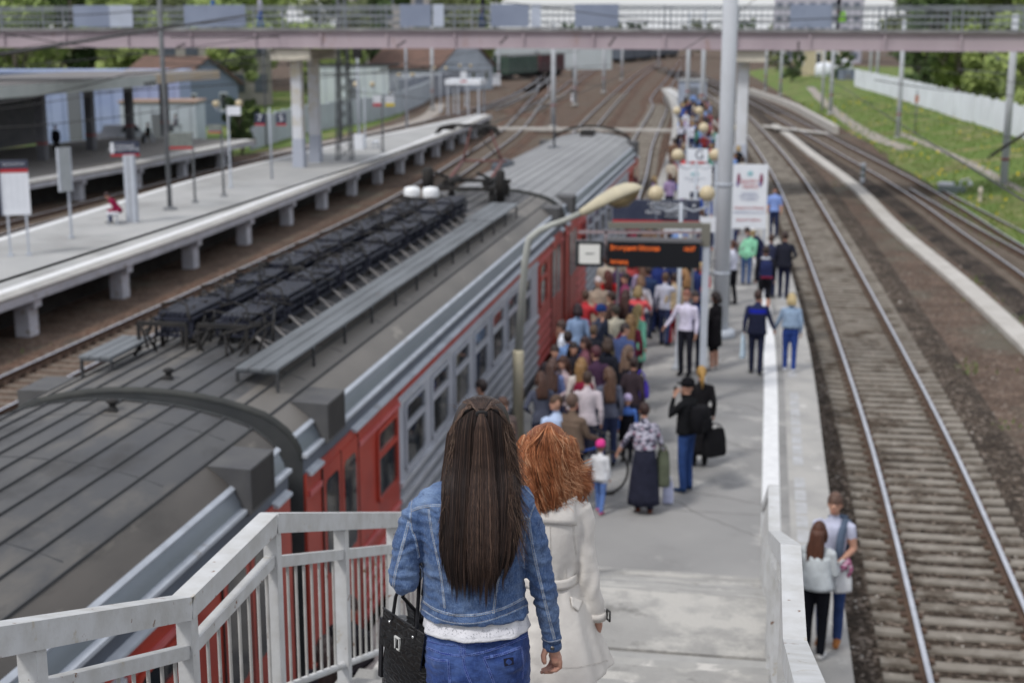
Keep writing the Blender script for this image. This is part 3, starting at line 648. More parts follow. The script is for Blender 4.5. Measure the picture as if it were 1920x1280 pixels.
# ---- walkways of the second car
def walkway(xc, w_, ya, yb, slats=3, z=3.42):
    mb = MB(); sw = w_/slats
    for k in range(slats): mb.box(xc-w_/2+k*sw+.008, xc-w_/2+(k+1)*sw-.008, ya, yb, z-.028, z)
    y = ya+.05
    while y < yb: mb.box(xc-w_/2+.01, xc+w_/2-.01, y-.02, y+.02, z-.06, z-.029); y += 1.28
    wk = mb.build('walkway', m_plank, car1); y = ya+.05
    mb = MB()
    while y < yb:
        for x in (xc-w_/2+.02, xc+w_/2-.02): mb.box(x-.015, x+.015, y-.018, y+.018, prof(x-TX)-.01, z-.06)
        y += 1.28
    pieces(mb, 'walkway_leg', m_seam, wk)
walkway(-5.36, .50, 14.35, 26.9); walkway(-5.40, .62, 26.95, 29.9, 3, 3.43)
walkway(-7.36, .40, 14.6, 15.75); walkway(-7.58, .26, 22.2, 27.6, 2, 3.40)
# ---- resistor banks
def resistor(xc, y, ln, parent):
    mb = MB(); z0 = 3.42; r_ = random.Random(int(xc*100+y*37))
    w_ = .46; h = .17+r_.uniform(-.02,.05)
    for s in (-1, 1):
        for zz in (z0, z0+h): mb.beam((xc+s*w_/2, y, zz), (xc+s*w_/2, y+ln, zz), .03, .035)
    for yy in (y, y+ln, y+ln/2):
        mb.beam((xc-w_/2, yy, z0), (xc+w_/2, yy, z0), .03, .035); mb.beam((xc-w_/2, yy, z0+h), (xc+w_/2, yy, z0+h), .03, .035)
        for s in (-1, 1): mb.beam((xc+s*w_/2, yy, z0), (xc+s*w_/2, yy, z0+h), .03, .03)
    for i in range(6):
        for k in range(2):
            xx = xc-w_/2+.06+i*(w_-.12)/5+r_.uniform(-.01,.01); zz = z0+.07+k*(h-.02)
            mb.tube([(xx, y+.03, zz), (xx, y+ln-.03, zz)], .033, 6, sm=False)
    yy = y+.05
    while yy < y+ln-.03:
        mb.box(xc-w_/2+.03, xc+w_/2-.03, yy, yy+.012, z0+.02, z0+h+.02+r_.uniform(-.03,.06)); yy += .11
    rb = mb.build('resistor_bank', m_res, parent)
    mb = MB()
    for yy in (y+.1, y+ln-.1):
        for s in (-1, 1): mb.tube([(xc+s*.2, yy, prof(xc+s*.2-TX)-.01), (xc+s*.2, yy, z0-.01)], .028, 6)
    pieces(mb, 'bank_foot', m_black, rb)
for row, xc in enumerate((-6.93, -6.19)):
    y = 15.85+row*.1; k = 0
    while y < 28.2: resistor(xc+.02*math.sin(k*2.1), y, 1.08, car1); y += 1.27; k += 1
mb = MB(); y = 15.9
while y < 28.4:
    mb.beam((-5.93, y, 3.44), (-5.62, y+.16, prof(.73)+.01), .028, .01); mb.beam((-5.93, y, 3.44), (-5.66, y-.14, prof(.69)+.01), .028, .01); y += .635
pieces(mb, 'brace_rod', C('brace_grey',(.25,.235,.225),rough=.6), car1)
mb = MB(); rg = random.Random(5)                                     # cables and clutter at the near end of the banks
for i in range(26):
    x = rg.uniform(-7.2,-5.75); y = rg.uniform(15.2,16.1)
    mb.tube([(x,y,3.28+rg.random()*.1),(x+rg.uniform(-.15,.15),y+rg.uniform(-.1,.3),3.5+rg.random()*.15),(x+rg.uniform(-.3,.3),y+rg.uniform(.1,.6),3.55+rg.random()*.12)], .016, 5)
for x in (-6.95,-6.2):
    mb.beam((x-.3,15.55,3.62),(x+.3,15.55,3.62),.04,.05); mb.beam((x-.3,15.55,3.28),(x-.3,15.55,3.62),.035,.035); mb.beam((x+.3,15.55,3.28),(x+.3,15.55,3.62),.035,.035); mb.beam((x-.3,15.9,3.5),(x-.3,15.4,3.26),.03,.03)
for xx in (-6.95,-6.2):
    for y in [16+1.27*i for i in range(10)]:
        mb.tube([(xx-.2,y,3.76),(xx-.05,y+.1,3.80),(xx+.15,y-.05,3.78),(xx+.25,y-.2,3.62)],.014,5)
for i in range(150):
    x = rg.choice((-6.93,-6.19))+rg.uniform(-.28,.28); y = rg.uniform(15.8,28.3)
    mb.tube([(x,y,3.60+rg.random()*.06),(x+rg.uniform(-.12,.12),y+rg.uniform(.05,.25),3.68+rg.random()*.06),(x+rg.uniform(-.3,.3),y+rg.uniform(.2,.6),3.60+rg.random()*.08)], .013, 4)
for o__ in sorted(pieces(mb, 'roof_cable', m_black, car1), key=lambda q: -len(q.data.vertices))[:0]: pass
for X in (-7.22,-6.82):
    mb = MB(); mb.lathe([(.0,3.60),(.16,3.60),(.175,3.64),(.175,3.76),(.15,3.82),(.05,3.84),(0,3.84)], (X,28.95,0), 14); mb.lathe([(.05,3.3),(.05,3.61)], (X,28.95,0), 8); mb.build('white_insulator', m_ins, car1)
mb = MB(); mb.box(-7.55,-6.5,28.55,29.3,3.40,3.58); mb.build('equipment_box', C('brownblack',(.06,.05,.045),rough=.7), car1)
# ---- pantograph
pg = MB(); yb = 31.6; zc = 3.62
for y in (30.7, 32.5): pg.beam((-7.25,y,zc),(-5.75,y,zc),.09,.08)
for x in (-7.1,-5.9): pg.beam((x,30.6,zc),(x,32.6,zc),.08,.08)
for x in (-7.15,-5.85):
    for y in (30.75,32.45): pg.lathe([(.10,prof(x-TX)-.02),(.07,3.36),(.10,3.40),(.07,3.44),(.10,3.48),(.06,3.58)], (x,y,0), 10)
for x in (-6.95,-6.05): pg.tube([(x,31.0,3.70),(x,32.2,3.70)],.09,8)
pg.lathe([(.13,3.55),(.13,4.0),(.09,4.05)],(-7.35,30.95,0),8); pg.lathe([(.1,3.3),(.1,3.95),(.06,4.0)],(-5.75,31.2,0),8)
pgo = pg.build('pantograph_base', m_black, car1)
pg = MB(); zh = 4.82; zk = 4.0; yk = 33.35
for x in (-7.0,-6.05):
    pg.tube([(x,31.3,3.68),(x-.05,yk,zk)],.045,7,m=1)
    pg.tube([(x-.05,yk,zk),(TX-.55 if x < -6.5 else TX-.1,33.55,zh-.06)],.026,6,m=1)
    pg.tube([(x,32.0,3.68),(x-.05,30.35,zk)],.035,7)
pg.tube([(-7.1,yk,zk),(-6.0,yk,zk)],.03,6,m=1); pg.tube([(-7.05,yk,zk),(TX-.1,33.55,zh-.06)],.014,5); pg.tube([(-6.1,yk,zk),(TX-.55,33.55,zh-.06)],.014,5)
for y in (33.35,33.7):
    pg.tube([(-7.72,y,zh-.2),(-7.62,y,zh-.05),(-7.4,y,zh),(-6.55,y,zh),(-6.33,y,zh-.05),(-6.22,y,zh-.2)],.032,6)
pg.box(-7.55,-7.3,33.35,33.7,zh-.1,zh-.03); pg.box(-6.65,-6.4,33.35,33.7,zh-.1,zh-.03)
pg.build('pantograph_arm', [m_black, C('arm_rust',(.16,.075,.07),rough=.6)], pgo)
mb = MB(); mb.ell((-7.35,40.3,3.24),(.32,.95,.2),10,6); mb.build('roof_fairing', C('slate_dark',(.06,.07,.085),rough=.6), car2)
mb = MB(); mb.tube([(-6.75,46.3,3.3),(-6.75,46.3,4.35)],.035,6); mb.lathe([(.22,3.29),(.2,3.34),(.05,3.36)],(-6.75,46.3,0),10); mb.build('antenna', C('slate_dark',(.06,.07,.085)), car2)
mb = MB(); mb.box(-6.55,-6.1,51.4,52.2,3.29,3.52); mb.build('roof_box', m_black, car2)
mb = MB(); mb.tube([(TX+1.5*math.sin(a_), 53.2, 2.9+.66*math.cos(a_)) for a_ in [R(-80+i*10) for i in range(17)]], .05, 6); mb.build('roof_hoop', m_black, car2)
# ================================================================== FOOTBRIDGE
m_pink = mat('bridge_pink_paint', (.42,.355,.385), (.36,.30,.33), sc=.5, rough=.7, c3=(.30,.20,.17), sc3=.7, lim3=(.6,.72), stretch=(1,1,.4))
m_brail = mat('bridge_rail_grey', (.17,.19,.21), (.23,.25,.27), sc=3, rough=.7)
m_bpan = mat('bridge_panel_blue', (.20,.235,.32), (.24,.28,.37), sc=.6, rough=.6, c3=(.13,.15,.19), sc3=.5, lim3=(.6,.75))
m_deck = mat('bridge_deck', (.16,.16,.165), (.3,.3,.3), sc=.8, rough=.9)
br = thing('footbridge', 'long pink steel footbridge crossing above all the tracks', 'footbridge', (-12, 74, 0))
BY0, BY1 = 71.5, 76.0
def bz(x): return 7.04-.0046*max(0, x+12)
xs = [-75+3.5*i for i in range(43)]
for Y in (BY0, BY1):
    mb = MB()
    for a, b in zip(xs[:-1], xs[1:]):
        za, zb = bz(a), bz(b)
        for o_, t, d0, d1 in ((0,.012,-.06,-.80),(0,.16,0,-.06),(0,.14,-.80,-.86)):
            mb.add([(a,Y-t,za+d1),(b,Y-t,zb+d1),(b,Y+t,zb+d1),(a,Y+t,za+d1),(a,Y-t,za+d0),(b,Y-t,zb+d0),(b,Y+t,zb+d0),(a,Y+t,za+d0)], [(0,3,2,1),(4,5,6,7),(0,1,5,4),(2,3,7,6),(1,2,6,5),(3,0,4,7)])
        mb.box(a-.05, a+.05, Y-.12, Y+.12, za-.80, za-.06)
    mb.build('girder', m_pink, br)
    mb = MB()
    for a, b in zip(xs[:-1], xs[1:]):
        for h in (.12, .45, .78, 1.1, 1.24): mb.beam((a,Y-.12,bz(a)+h),(b,Y-.12,bz(b)+h),.05,.05)
        for k in range(12):
            x = a+(b-a)*k/12; mb.box(x-.011,x+.011,Y-.13,Y-.11,bz(x)+.12,bz(x)+1.1)
        mb.box(a-.04,a+.04,Y-.16,Y-.08,bz(a)-.02,bz(a)+1.28)
    mb.build('railing', m_brail, br)
mb = MB()
for a, b in zip(xs[:-1], xs[1:]):
    mb.add([(a,BY0-.22,bz(a)+.01),(b,BY0-.22,bz(b)+.01),(b,BY1+.2,bz(b)+.01),(a,BY1+.2,bz(a)+.01),(a,BY0-.22,bz(a)+.14),(b,BY0-.22,bz(b)+.14),(b,BY1+.2,bz(b)+.14),(a,BY1+.2,bz(a)+.14)], [(0,3,2,1),(4,5,6,7),(0,1,5,4),(2,3,7,6)])
mb.build('deck', m_deck, br)
for p0, p1, pale in ((137,205,0),(205,248,1),(345,460,0),(750,808,0),(812,832,1),(920,992,0),(996,1014,1),(1078,1160,0),(1482,1560,0)):
    a = Py(p0, 20, BY0-.2); b = Py(p1, 20, BY0-.2); mb = MB(); mb.box(a.x, b.x, BY0-.22, BY0-.17, bz(a.x)+.2, bz(a.x)+1.3)
    mb.build('wind_panel', C('pale_panel',(.45,.5,.6),c2=(.38,.42,.5),sc=1) if pale else m_bpan, br)
m_pier = mat('pier_whitewash', (.62,.64,.68), (.55,.56,.58), sc=1, rough=.85, c3=(.5,.45,.33), sc3=.5, lim3=(.5,.62))
for x in (-24.2, -1.15):
    for Y in (72.6, 75.4):
        mb = MB(); mb.box(x-.27, x+.27, Y-.27, Y+.27, 0, 5.55); mb.box(x-.29,x+.29,Y-.29,Y+.29,.9,1.5,1); mb.box(x-.30,x+.30,Y-.30,Y+.30,0,.9,1); mb.build('pier', [m_pier, C('pier_grey',(.40,.43,.50),rough=.8)], br)
    mb = MB(); mb.box(x-1.05, x+1.05, 71.6, 76.3, 5.56, 6.1); mb.build('pier_cap', C('cap_cream',(.60,.56,.47),c2=(.45,.42,.36),sc=1.5,rough=.9), br)
# ================================================================== MASTS AND POLES
m_mast = mat('mast_concrete', (.50,.53,.57), (.44,.46,.49), sc=2, rough=.85, bump=.15, bs=30, c3=(.36,.37,.38), sc3=1.1, lim3=(.58,.7), stretch=(1,1,.4))
m_dkpole = mat('pole_dark_grey', (.13,.14,.15), (.18,.19,.2), sc=4, rough=.6)
m_ltpole = mat('pole_pale_grey', (.46,.50,.56), (.40,.43,.48), sc=3, rough=.6)
def mast(label, p, r0, r1, h, arm=0, group='catenary masts', bands=True, name='catenary_mast', mt=None):
    o = thing(name, label, 'mast', (p.x,p.y,p.z), 0, group)
    mb = MB(); mb.lathe([(r0,-.1),(r0+(r1-r0)*.5,h/2),(r1,h)], (0,0,0), 14); mb.build('shaft', mt or m_mast, o, world=False)
    if bands:
        mb = MB(); mb.lathe([(r0*1.02,1.9),(r0*1.02,2.05)],(0,0,0),14); mb.lathe([(r0*1.9,-.05),(r0*1.8,.2),(r0,.24)],(0,0,0),12,m=1); mb.build('band', [C('band_red',(.28,.10,.10)), m_edge], o, world=False)
    if arm:
        mb = MB(); z = 6.8
        mb.tube([(0,0,z+1.1),(arm,0,z+.9)],.035,6); mb.tube([(0,0,z+.1),(arm*.55,0,z+.95)],.03,6); mb.tube([(0,0,z-.4),(arm*.9,0,z-.15)],.03,6)
        for q in (.25,.9): mb.lathe([(.03,0),(.07,.03),(.07,.2),(.03,.24)],(arm*q,0,z+.75 if q > .5 else z+.3),8)
        mb.build('bracket_arm', m_dkpole, o, world=False)
    return o
p = Pz(1351,632,0); p.x = -.85
mast('thick round grey concrete mast rising out of the picture beside the departure display', p, .185, .165, 9.6, bands=False)
mb = MB(); mb.lathe([(.34,0),(.34,.18),(.2,.2)],(p.x,p.y,0),14); 
for z in (3.55, 1.5): mb.lathe([(.2,z),(.2,z+.06)],(p.x,p.y,0),14)
mb.build('collar', m_ltpole, None)
bpy.context.scene.objects['collar'].parent = bpy.data.objects['catenary_mast']
bpy.data.objects['collar'].matrix_parent_inverse = Matrix.Translation(-Vector(p))
MASTS = [(1880,368,-1.6,.21,9.5,-3,'right edge mast with dark bracket standing in the grass'),
 (1683,262,-1.3,.19,9.2,-3,'slim mast in the grass left of the white fence'),
 (1557,215,-1.3,.2,9.2,-3,'mast in front of the white tank beside the bend of the dirt path'),(1541,208,-1.3,.14,8.6,0,'thinner mast just left of the one by the dirt path'),
 (1463,180,-1.3,.2,9,-3,'mast on the far grass left of the yellow house'),(1435,170,-1.3,.2,9,0,'second mast left of the yellow house on the far grass'),
 (1630,168,-1.0,.2,9,0,'mast at the far end of the white fence'),(1643,172,-1.0,.2,9,0,'companion mast at the far end of the white fence'),
 (1037,240,-1.3,.22,9,2.6,'mast between the middle yard tracks next to the level crossing'),(1078,198,-1.3,.22,9,2.6,'second mast of the middle row behind the crossing mast'),
 (1132,174,-1.3,.24,9,2.6,'third mast of the middle row'),(1166,150,-1.3,.24,9,0,'fourth mast of the middle row'),(1235,124,-1.3,.24,9,0,'farthest mast beside the long dark train'),
 (1288,215,0,.18,8.6,0,'mast standing in the distant crowd at the platform end'),(1316,225,0,.18,8.6,0,'second mast standing in the distant crowd'),
 (811,205,-1.3,.2,9,0,'mast beyond the footpath in front of the brown roofed house'),(935,160,-1.3,.2,9,0,'mast left of the green freight wagon')]
for px, py, z, r, h, arm, lb in MASTS:
    p = Pz(px, py, z); mast(lb, p, r, r*.85, h, arm, bands=(px not in (1541,)))
# lattice mast and tall dark poles on the island platform
p = Pz(647,300,0); o = thing('lattice_mast', 'dark lattice mast on the island platform behind the bridge pier', 'mast', p)
mb = MB()
for sx in (-1,1):
    for sy in (-1,1): mb.beam((sx*.42,sy*.3,0),(sx*.18,sy*.14,9.4),.075,.075)
for i in range(13):
    z = i*.72; k = 1-z/9.4*.57; k2 = 1-(z+.72)/9.4*.57
    for sy in (-1,1): mb.beam((-.42*k,sy*.3*k,z),(.42*k2,sy*.3*k2,z+.72),.035,.035); mb.beam((.42*k,sy*.3*k,z),(-.42*k2,sy*.3*k2,z+.72),.035,.035)
mb.build('lattice', m_dkpole, o, world=False)
mb = MB(); mb.beam((-3.2,0,5.2),(3.2,0,5.25),.10,.12); mb.beam((0,0,8.2),(3.4,0,7.4),.06,.06); mb.build('cross_arm', m_dkpole, o, world=False)
o = None
def pole(label, px, py, h, r=.06, foot=True, m=None, z=0, name='pole', group='slim poles on the island platform'):
    p = Pz(px, py, z); o = thing(name, label, 'pole', p, 0, group); mb = MB(); mb.lathe([(r,0),(r,h),(r*.6,h+.03)],(0,0,0),8); mb.build('shaft', m or m_dkpole, o, world=False)
    if foot: mb = MB(); mb.lathe([(r*3,-.01),(r*3,.05),(r*1.5,.12)],(0,0,0),8); mb.build('foot', m_dkpole, o, world=False)
    return o, p
pole('tall dark pole rising past the bridge beside the nameboard frame', 319, 393, 9.6, .10, name='tall_pole')
pole('short dark post holding the right end of the nameboard frame', 366, 380, 2.9, .05)
pole('short dark post with a small framed plate and a wide foot', 420, 368, 3.0, .055)
pole('pale slim pole with the two number plates', 510, 336, 3.4, .06, m=m_ltpole, foot=False)
pole('tall slim grey pole behind the third globe lamp', 763, 240, 8.5, .09, m=m_ltpole, foot=False)
pole('tall dark pole at the far side of the lattice mast', 640, 262, 9.5, .08, foot=False)
pole('slim pole near the pier on the island platform', 500, 275, 8.5, .06, foot=False)
pole('slim dark post farther along the island platform with two coloured plates', 718, 285, 3.2, .06)
# number plates
def txt(s, size, loc, rot, m_, parent, name='lettering', align='CENTER', ext=.004, sx=1.):
    cu = bpy.data.curves.new(name, 'FONT'); cu.body = s; cu.size = size; cu.align_x = align; cu.align_y = 'CENTER'; cu.extrude = ext; cu.materials.append(m_)
    t = bpy.data.objects.new('tmp', cu); COL.objects.link(t); dg = bpy.context.evaluated_depsgraph_get(); dg.update()
    me = bpy.data.meshes.new_from_object(t.evaluated_get(dg)); bpy.data.objects.remove(t)
    me.materials.clear(); me.materials.append(m_)
    me.transform(Matrix.Translation(Vector(loc)) @ Matrix.Rotation(rot[2],4,'Z') @ Matrix.Rotation(rot[0],4,'X') @ Matrix.Diagonal((sx,1,1,1)))
    ob = bpy.data.objects.new(name, me); COL.objects.link(ob)
    if parent is not None:
        ob.parent = parent
    return ob
m_navy = mat('sign_navy', (.035,.042,.075), (.05,.058,.09), sc=5, rough=.45)
m_sred = mat('sign_red', (.42,.03,.035), rough=.45)
m_swhite = mat('sign_white', (.76,.79,.84), (.70,.73,.78), sc=2, rough=.5)
m_slet = mat('sign_letter_white', (.75,.78,.82), rough=.5)
m_sfr = mat('sign_frame_grey', (.36,.385,.42), rough=.5)
RX = (math.pi/2, 0, 0)
def board(name, label, cat, c, w_, h, rz, face, red=True, legs=None, t=.08, group=None, header=False, legm=None):
    """a two-sided board centred at c; face toward the camera is local -Y"""
    o = thing(name, label, cat, (c.x, c.y, 0), rz, group); z = c.z
    mb = MB(); mb.box(-w_/2,w_/2,-t/2,t/2,z-h/2,z+h/2); mb.build('panel', face, o, world=False)
    if red: mb = MB(); mb.box(-w_/2,w_/2,-t/2-.004,t/2+.004,z-h/2-.10*h/.55,z-h/2-.001); mb.build('red_stripe', m_sred, o, world=False)
    if header:
        mb = MB(); mb.box(-w_/2,w_/2,-t/2-.006,t/2+.006,z+h/2-.26,z+h/2+.002); mb.build('header', m_navy, o, world=False)
        mb = MB(); mb.box(-w_/2,w_/2,-t/2-.008,t/2+.008,z+h/2-.38,z+h/2-.262); mb.build('red_stripe', m_sred, o, world=False)
    if legs:
        for x in legs:
            mb = MB(); mb.box(x-.035,x+.035,-.035,.035,0,z-h/2-.002); mb.box(x-.09,x+.09,-.09,.09,0,.06); mb.build('leg', legm or m_ltpole, o, world=False)
    return o
FACE = YAW+R(8)
for (px, s_, lb) in ((487,'7','left navy plate, showing a white seven, on the island platform'),(527,'5','right navy plate, showing a white five, on the island platform')):
    c = Py(px, 222, 66.4); o = board('number_plate', lb, 'sign', c, .48, .50, FACE, m_navy, t=.05)
    txt(s_, .46, (0,-.032,c.z), RX, m_slet, o)
for (px, mt_, lb) in ((708,C('plate_red',(.5,.06,.08)),'pink and white warning plate above the green verge'),(731,C('plate_yellow',(.7,.55,.05)),'yellow and white warning plate above the green verge')):
    c = Py(px, 190, 83.5); o = board('warning_plate', lb, 'sign', c, .55, .62, FACE, m_swhite, red=False, t=.05)
    mb = MB(); mb.box(-.275,.275,-.03,.03,c.z-.31,c.z-.12); mb.build('colour_band', mt_, o, world=False)
c = Py(692,153,124.); o = board('warning_plate','small white plate with a red mark between the farthest globe lamps','sign',Py(869,143,112),.5,.7,FACE,m_swhite,t=.05)
# information board, second board, platform nameboards
c = Py(28,352,41.7); o = board('information_board','white timetable board with navy and red header on two posts at the left edge','information board',c,.86,1.72,R(24),m_swhite,red=False,legs=(-.28,.28),header=True,t=.12)
mb = MB(); mb.box(-.50,-.43,-.10,.10,c.z-.86,c.z+.86); mb.build('side_case', m_navy, o, world=False)
txt('ЛИНИИ МЕТРО', .09, (0,-.075,c.z+.74), RX, m_slet, o)
mb = MB()
for i in range(9):
    for j in range(4): mb.box(-.36+j*.19,-.36+j*.19+.12+.03*math.sin(i*j),-.0645,-.062,c.z+.32-i*.115,c.z+.335-i*.115)
mb.build('printed_rows', C('print_grey',(.5,.53,.58)), o, world=False)
c = Py(121,318,45.6); o = board('notice_board','narrow grey notice board seen from its side, on one slim leg','notice board',c,.44,1.5,R(55),C('board_grey',(.33,.36,.37),c2=(.42,.45,.46),sc=2),red=False,legs=(.1,),t=.10)
mb = MB(); mb.box(-.24,-.20,-.07,.07,c.z-.75,c.z+.75); mb.box(.20,.24,-.07,.07,c.z-.75,c.z+.75); mb.build('frame', m_ltpole, o, world=False)
c = Py(234,277,50); o = board('platform_sign','dark direction sign with red stripe on the wide pale post','sign',c,1.05,.46,R(26),m_navy,t=.14)
txt('К ПОЕЗДАМ\nВЫХОД В ГОРОД', .13, (-.05,-.075,c.z), RX, m_slet, o); mb = MB(); mb.box(-.52,-.40,-.077,-.07,c.z-.2,c.z+.2); mb.build('pictogram', m_slet, o, world=False)
p = Pz(249,417,0); o = thing('sign_post','wide pale grey post under the dark direction sign','post',p); mb = MB(); mb.box(-.20,.20,-.12,.12,0,2.52); mb.box(-.02,.02,-.125,-.12,0,2.5,1); mb.build('shaft',[m_ltpole,C('groove',(.2,.21,.23))],o,world=False)
c = Py(337,262,55); o = board('nameboard','dark framed nameboard with red underline between two dark posts','sign',c,.98,.55,R(20),C('name_grey',(.16,.18,.17),c2=(.23,.25,.23),sc=4),t=.08)
c = Py(402,240,58.6); o = board('nameboard','small dark framed plate beside the wide footed post','sign',c,.55,.30,R(15),C('name_grey',(.16,.18,.17)),t=.06)
# ================================================================== GLOBE LAMPS
m_globe = mat('globe_cream_plastic', (.50,.41,.25), (.56,.48,.33), sc=3, rough=.35, c3=(.42,.32,.17), sc3=2.5, lim3=(.58,.72), spec=.5)
def globe_lamp(label, p, h=3.72, sep=.52, rz=0, r=.165, group='twin globe lamps', mt=None):
    o = thing('globe_lamp', label, 'street lamp', (p.x,p.y,p.z), rz, group)
    mb = MB(); mb.lathe([(.13,0),(.10,.06),(.06,.12),(.048,1.2),(.04,h-.12)],(0,0,0),10); mb.build('post', mt or m_ltpole, o, world=False)
    mb = MB(); mb.tube([(-sep,0,h-.13),(-sep,0,h-.2),(-sep*.5,0,h-.3),(0,0,h-.2),(sep*.5,0,h-.3),(sep,0,h-.2),(sep,0,h-.13)],.022,6)
    for s in (-1,1): mb.lathe([(.03,h-.16),(.085,h-.12),(.085,h-.08)],(s*sep,0,0),8)
    mb.build('bracket', mt or m_ltpole, o, world=False)
    for s in (-1,1): mb = MB(); mb.ell((s*sep,0,h+.07),(r,r,r),16,12); mb.build('globe', m_globe, o, world=False)
    return o
for i, (px, py, sep, z0) in enumerate([(433,352,.52,0),(685,275,.52,0),(762,235,.52,0),(826,210,.52,0),(873,200,.52,0)]):
    p = Pz(px, py, 0); globe_lamp(['globe lamp standing nearest on the island platform, beside the small white plate','globe lamp on the island platform behind the lattice mast','third globe lamp of the island platform row','fourth globe lamp of the island platform row','farthest globe lamp by the white shelter on the island platform'][i], p, 3.75+.0*i, sep, YAW)
c = Py(438,208,62); board('small_plate','small white plate hanging under the nearest globe lamp of the island platform','sign',c,.62,.40,FACE,m_swhite,red=False,t=.04)
gp = [Py(1278,363,29.6), Py(1306,291,38.5), Py(1345,240,47), Py(1290,208,58)]
for i, (p, sp_) in enumerate(zip(gp, (.53,.50,.44,.44))):
    q = Vector((p.x, p.y, 0)); globe_lamp(['globe lamp with two large cream globes just behind the navy destination board','second globe lamp of the main platform, above the small G sign','third globe lamp rising from the main platform crowd','fourth globe lamp deep in the main platform crowd'][i], q, p.z-.07, sp_, YAW, .168)
# ================================================================== COBRA HEAD STREET LAMP
p = Vector((-4.03,23.53,0)); o = thing('street_lamp','cream cobra head street lamp leaning over the main platform beside the train','street lamp',p)
m_cream = mat('lamp_cream', (.55,.50,.36), (.48,.44,.33), sc=5, rough=.55, c3=(.25,.19,.11), sc3=6, lim3=(.62,.7))
m_creamg = mat('pole_greygreen', (.40,.41,.38), (.33,.34,.31), sc=4, rough=.6, c3=(.23,.17,.12), sc3=6, lim3=(.64,.7))
w2l = lambda x, y, u: Py(x, y, u)-p
mb = MB(); mb.lathe([(.10,0),(.10,1.62),(.085,1.66)],(0,0,0),14); mb.build('base_tube', m_cream, o, world=False)
a1, a2, a3, a4, a5 = w2l(986,480,23.5), w2l(992,448,23.5), w2l(1012,432,23.5), w2l(1060,413,23.5), w2l(1092,398,23.5)
mb = MB(); mb.tube([(0,0,1.6),(a1.x-.02,0,a1.z-.1),a1,a2,a3,(a4+a3)/2+Vector((0,0,.012)),a4,a5],[.075,.062,.06,.058,.055,.05,.046,.045],12); mb.build('pole', m_creamg, o, world=False)
ax = (w2l(1205,352,23.4)-a5); L_ = ax.length; t = ax.normalized(); sd_ = Vector((0,1,0)); up = sd_.cross(t)*-1
if up.z < 0: up = -up
def sec(f_, w_, hu, hd):
    c = a5+t*(f_*L_); return [c+sd_*math.cos(j*math.pi/8)*w_+up*(math.sin(j*math.pi/8)*(hu if math.sin(j*math.pi/8) > 0 else hd)) for j in range(16)]
mb = MB(); mb.loft([sec(-.03,.06,.06,.06),sec(.03,.075,.075,.07),sec(.12,.10,.10,.07),sec(.3,.13,.15,.05),sec(.55,.17,.20,.03),sec(.78,.165,.19,.02),sec(.92,.12,.12,.015),sec(1.0,.03,.03,.01)]); mb.build('lamp_housing', m_cream, o, world=False)
mb = MB(); mb.loft([sec(.42,.10,-.02,.06),sec(.52,.145,-.02,.16),sec(.68,.15,-.02,.20),sec(.84,.12,-.02,.13),sec(.93,.06,-.01,.04)]); mb.build('lens_bowl', C('lens_brown',(.22,.17,.09),c2=(.14,.11,.06),sc=6,rough=.3), o, world=False)
# ================================================================== DEPARTURE DISPLAY, CLOCK, BOARDS ON THE MAIN PLATFORM
PX = Vector((-1.0, 26.85, 0))
def lx(px, py, u=26.8): q = Py(px, py, u); return q.x, q.z
o = thing('display_post','square grey steel post carrying the departure display','post',PX)
mb = MB(); mb.box(-.065,.065,-.065,.065,0,3.05); mb.build('shaft', m_ltpole, o, world=False)
mb = MB(); mb.box(-.10,.07,-.08,.08,3.05,3.48); mb.build('cap', C('olive_steel',(.17,.165,.14)), o, world=False)
x0 = lx(1140,432)[0]-PX.x; mb = MB(); mb.beam((x0,0,3.40),(-.1,0,3.44),.10,.12); mb.build('beam', C('olive_steel',(.17,.165,.14)), o, world=False)
mb = MB(); xl = lx(1084,440)[0]-PX.x; mb.beam((xl,0,3.26),(-.05,0,3.31),.05,.05); mb.beam((lx(1136,445)[0]-PX.x,0,2.75),(lx(1136,445)[0]-PX.x,0,3.30),.06,.05); mb.build('hanger', C('hanger_mauve',(.30,.24,.25)), o, world=False)
(xa, za), (xb, zb) = lx(1140,450), lx(1312,502)
m_led = mat('display_black', (.012,.013,.016), rough=.3)
m_amb = mat('led_amber', (.5,.12,.03), rough=.5, emit=((1,.17,.02), .42))
o = thing('departure_display','black departure display with two orange text lines hanging above the crowd','display',((xa+xb)/2,26.75,0),YAW*.3)
wd = xb-xa; zc = (za+zb)/2; hh = za-zb
mb = MB(); mb.box(-wd/2,wd/2,-.09,.09,zc-hh/2,zc+hh/2); mb.build('housing', m_led, o, world=False)
mb = MB(); mb.box(-wd/2-.02,wd/2+.02,-.11,.11,zc+hh/2+.001,zc+hh/2+.06); mb.build('hood', C('hood_grey',(.14,.14,.15)), o, world=False)
txt('Вечерняя Москва', .135, (-wd/2+.06,-.094,zc+.12), RX, m_amb, o, 'LEFT' and 'lettering', 'LEFT', sx=.80); txt('16:07', .13, (wd/2-.32,-.094,zc+.12), RX, m_amb, o, align='LEFT', sx=.8); txt('Автозавод', .12, (-wd/2+.06,-.094,zc-.145), RX, m_amb, o, align='LEFT', sx=.55)
(xa, za), (xb, zb) = lx(1082,450), lx(1131,498)
o = thing('station_clock','square white dial clock in a black case left of the departure display','clock',((xa+xb)/2,26.75,0),YAW*.3); wd = xb-xa; hh = za-zb; zc = (za+zb)/2
mb = MB(); mb.box(-wd/2,wd/2,-.09,.09,zc-hh/2,zc+hh/2); mb.build('case', m_led, o, world=False)
mb = MB(); mb.box(-wd/2+.055,wd/2-.055,-.096,-.09,zc-hh/2+.055,zc+hh/2-.055); mb.build('dial', C('dial_white',(.74,.74,.70)), o, world=False)
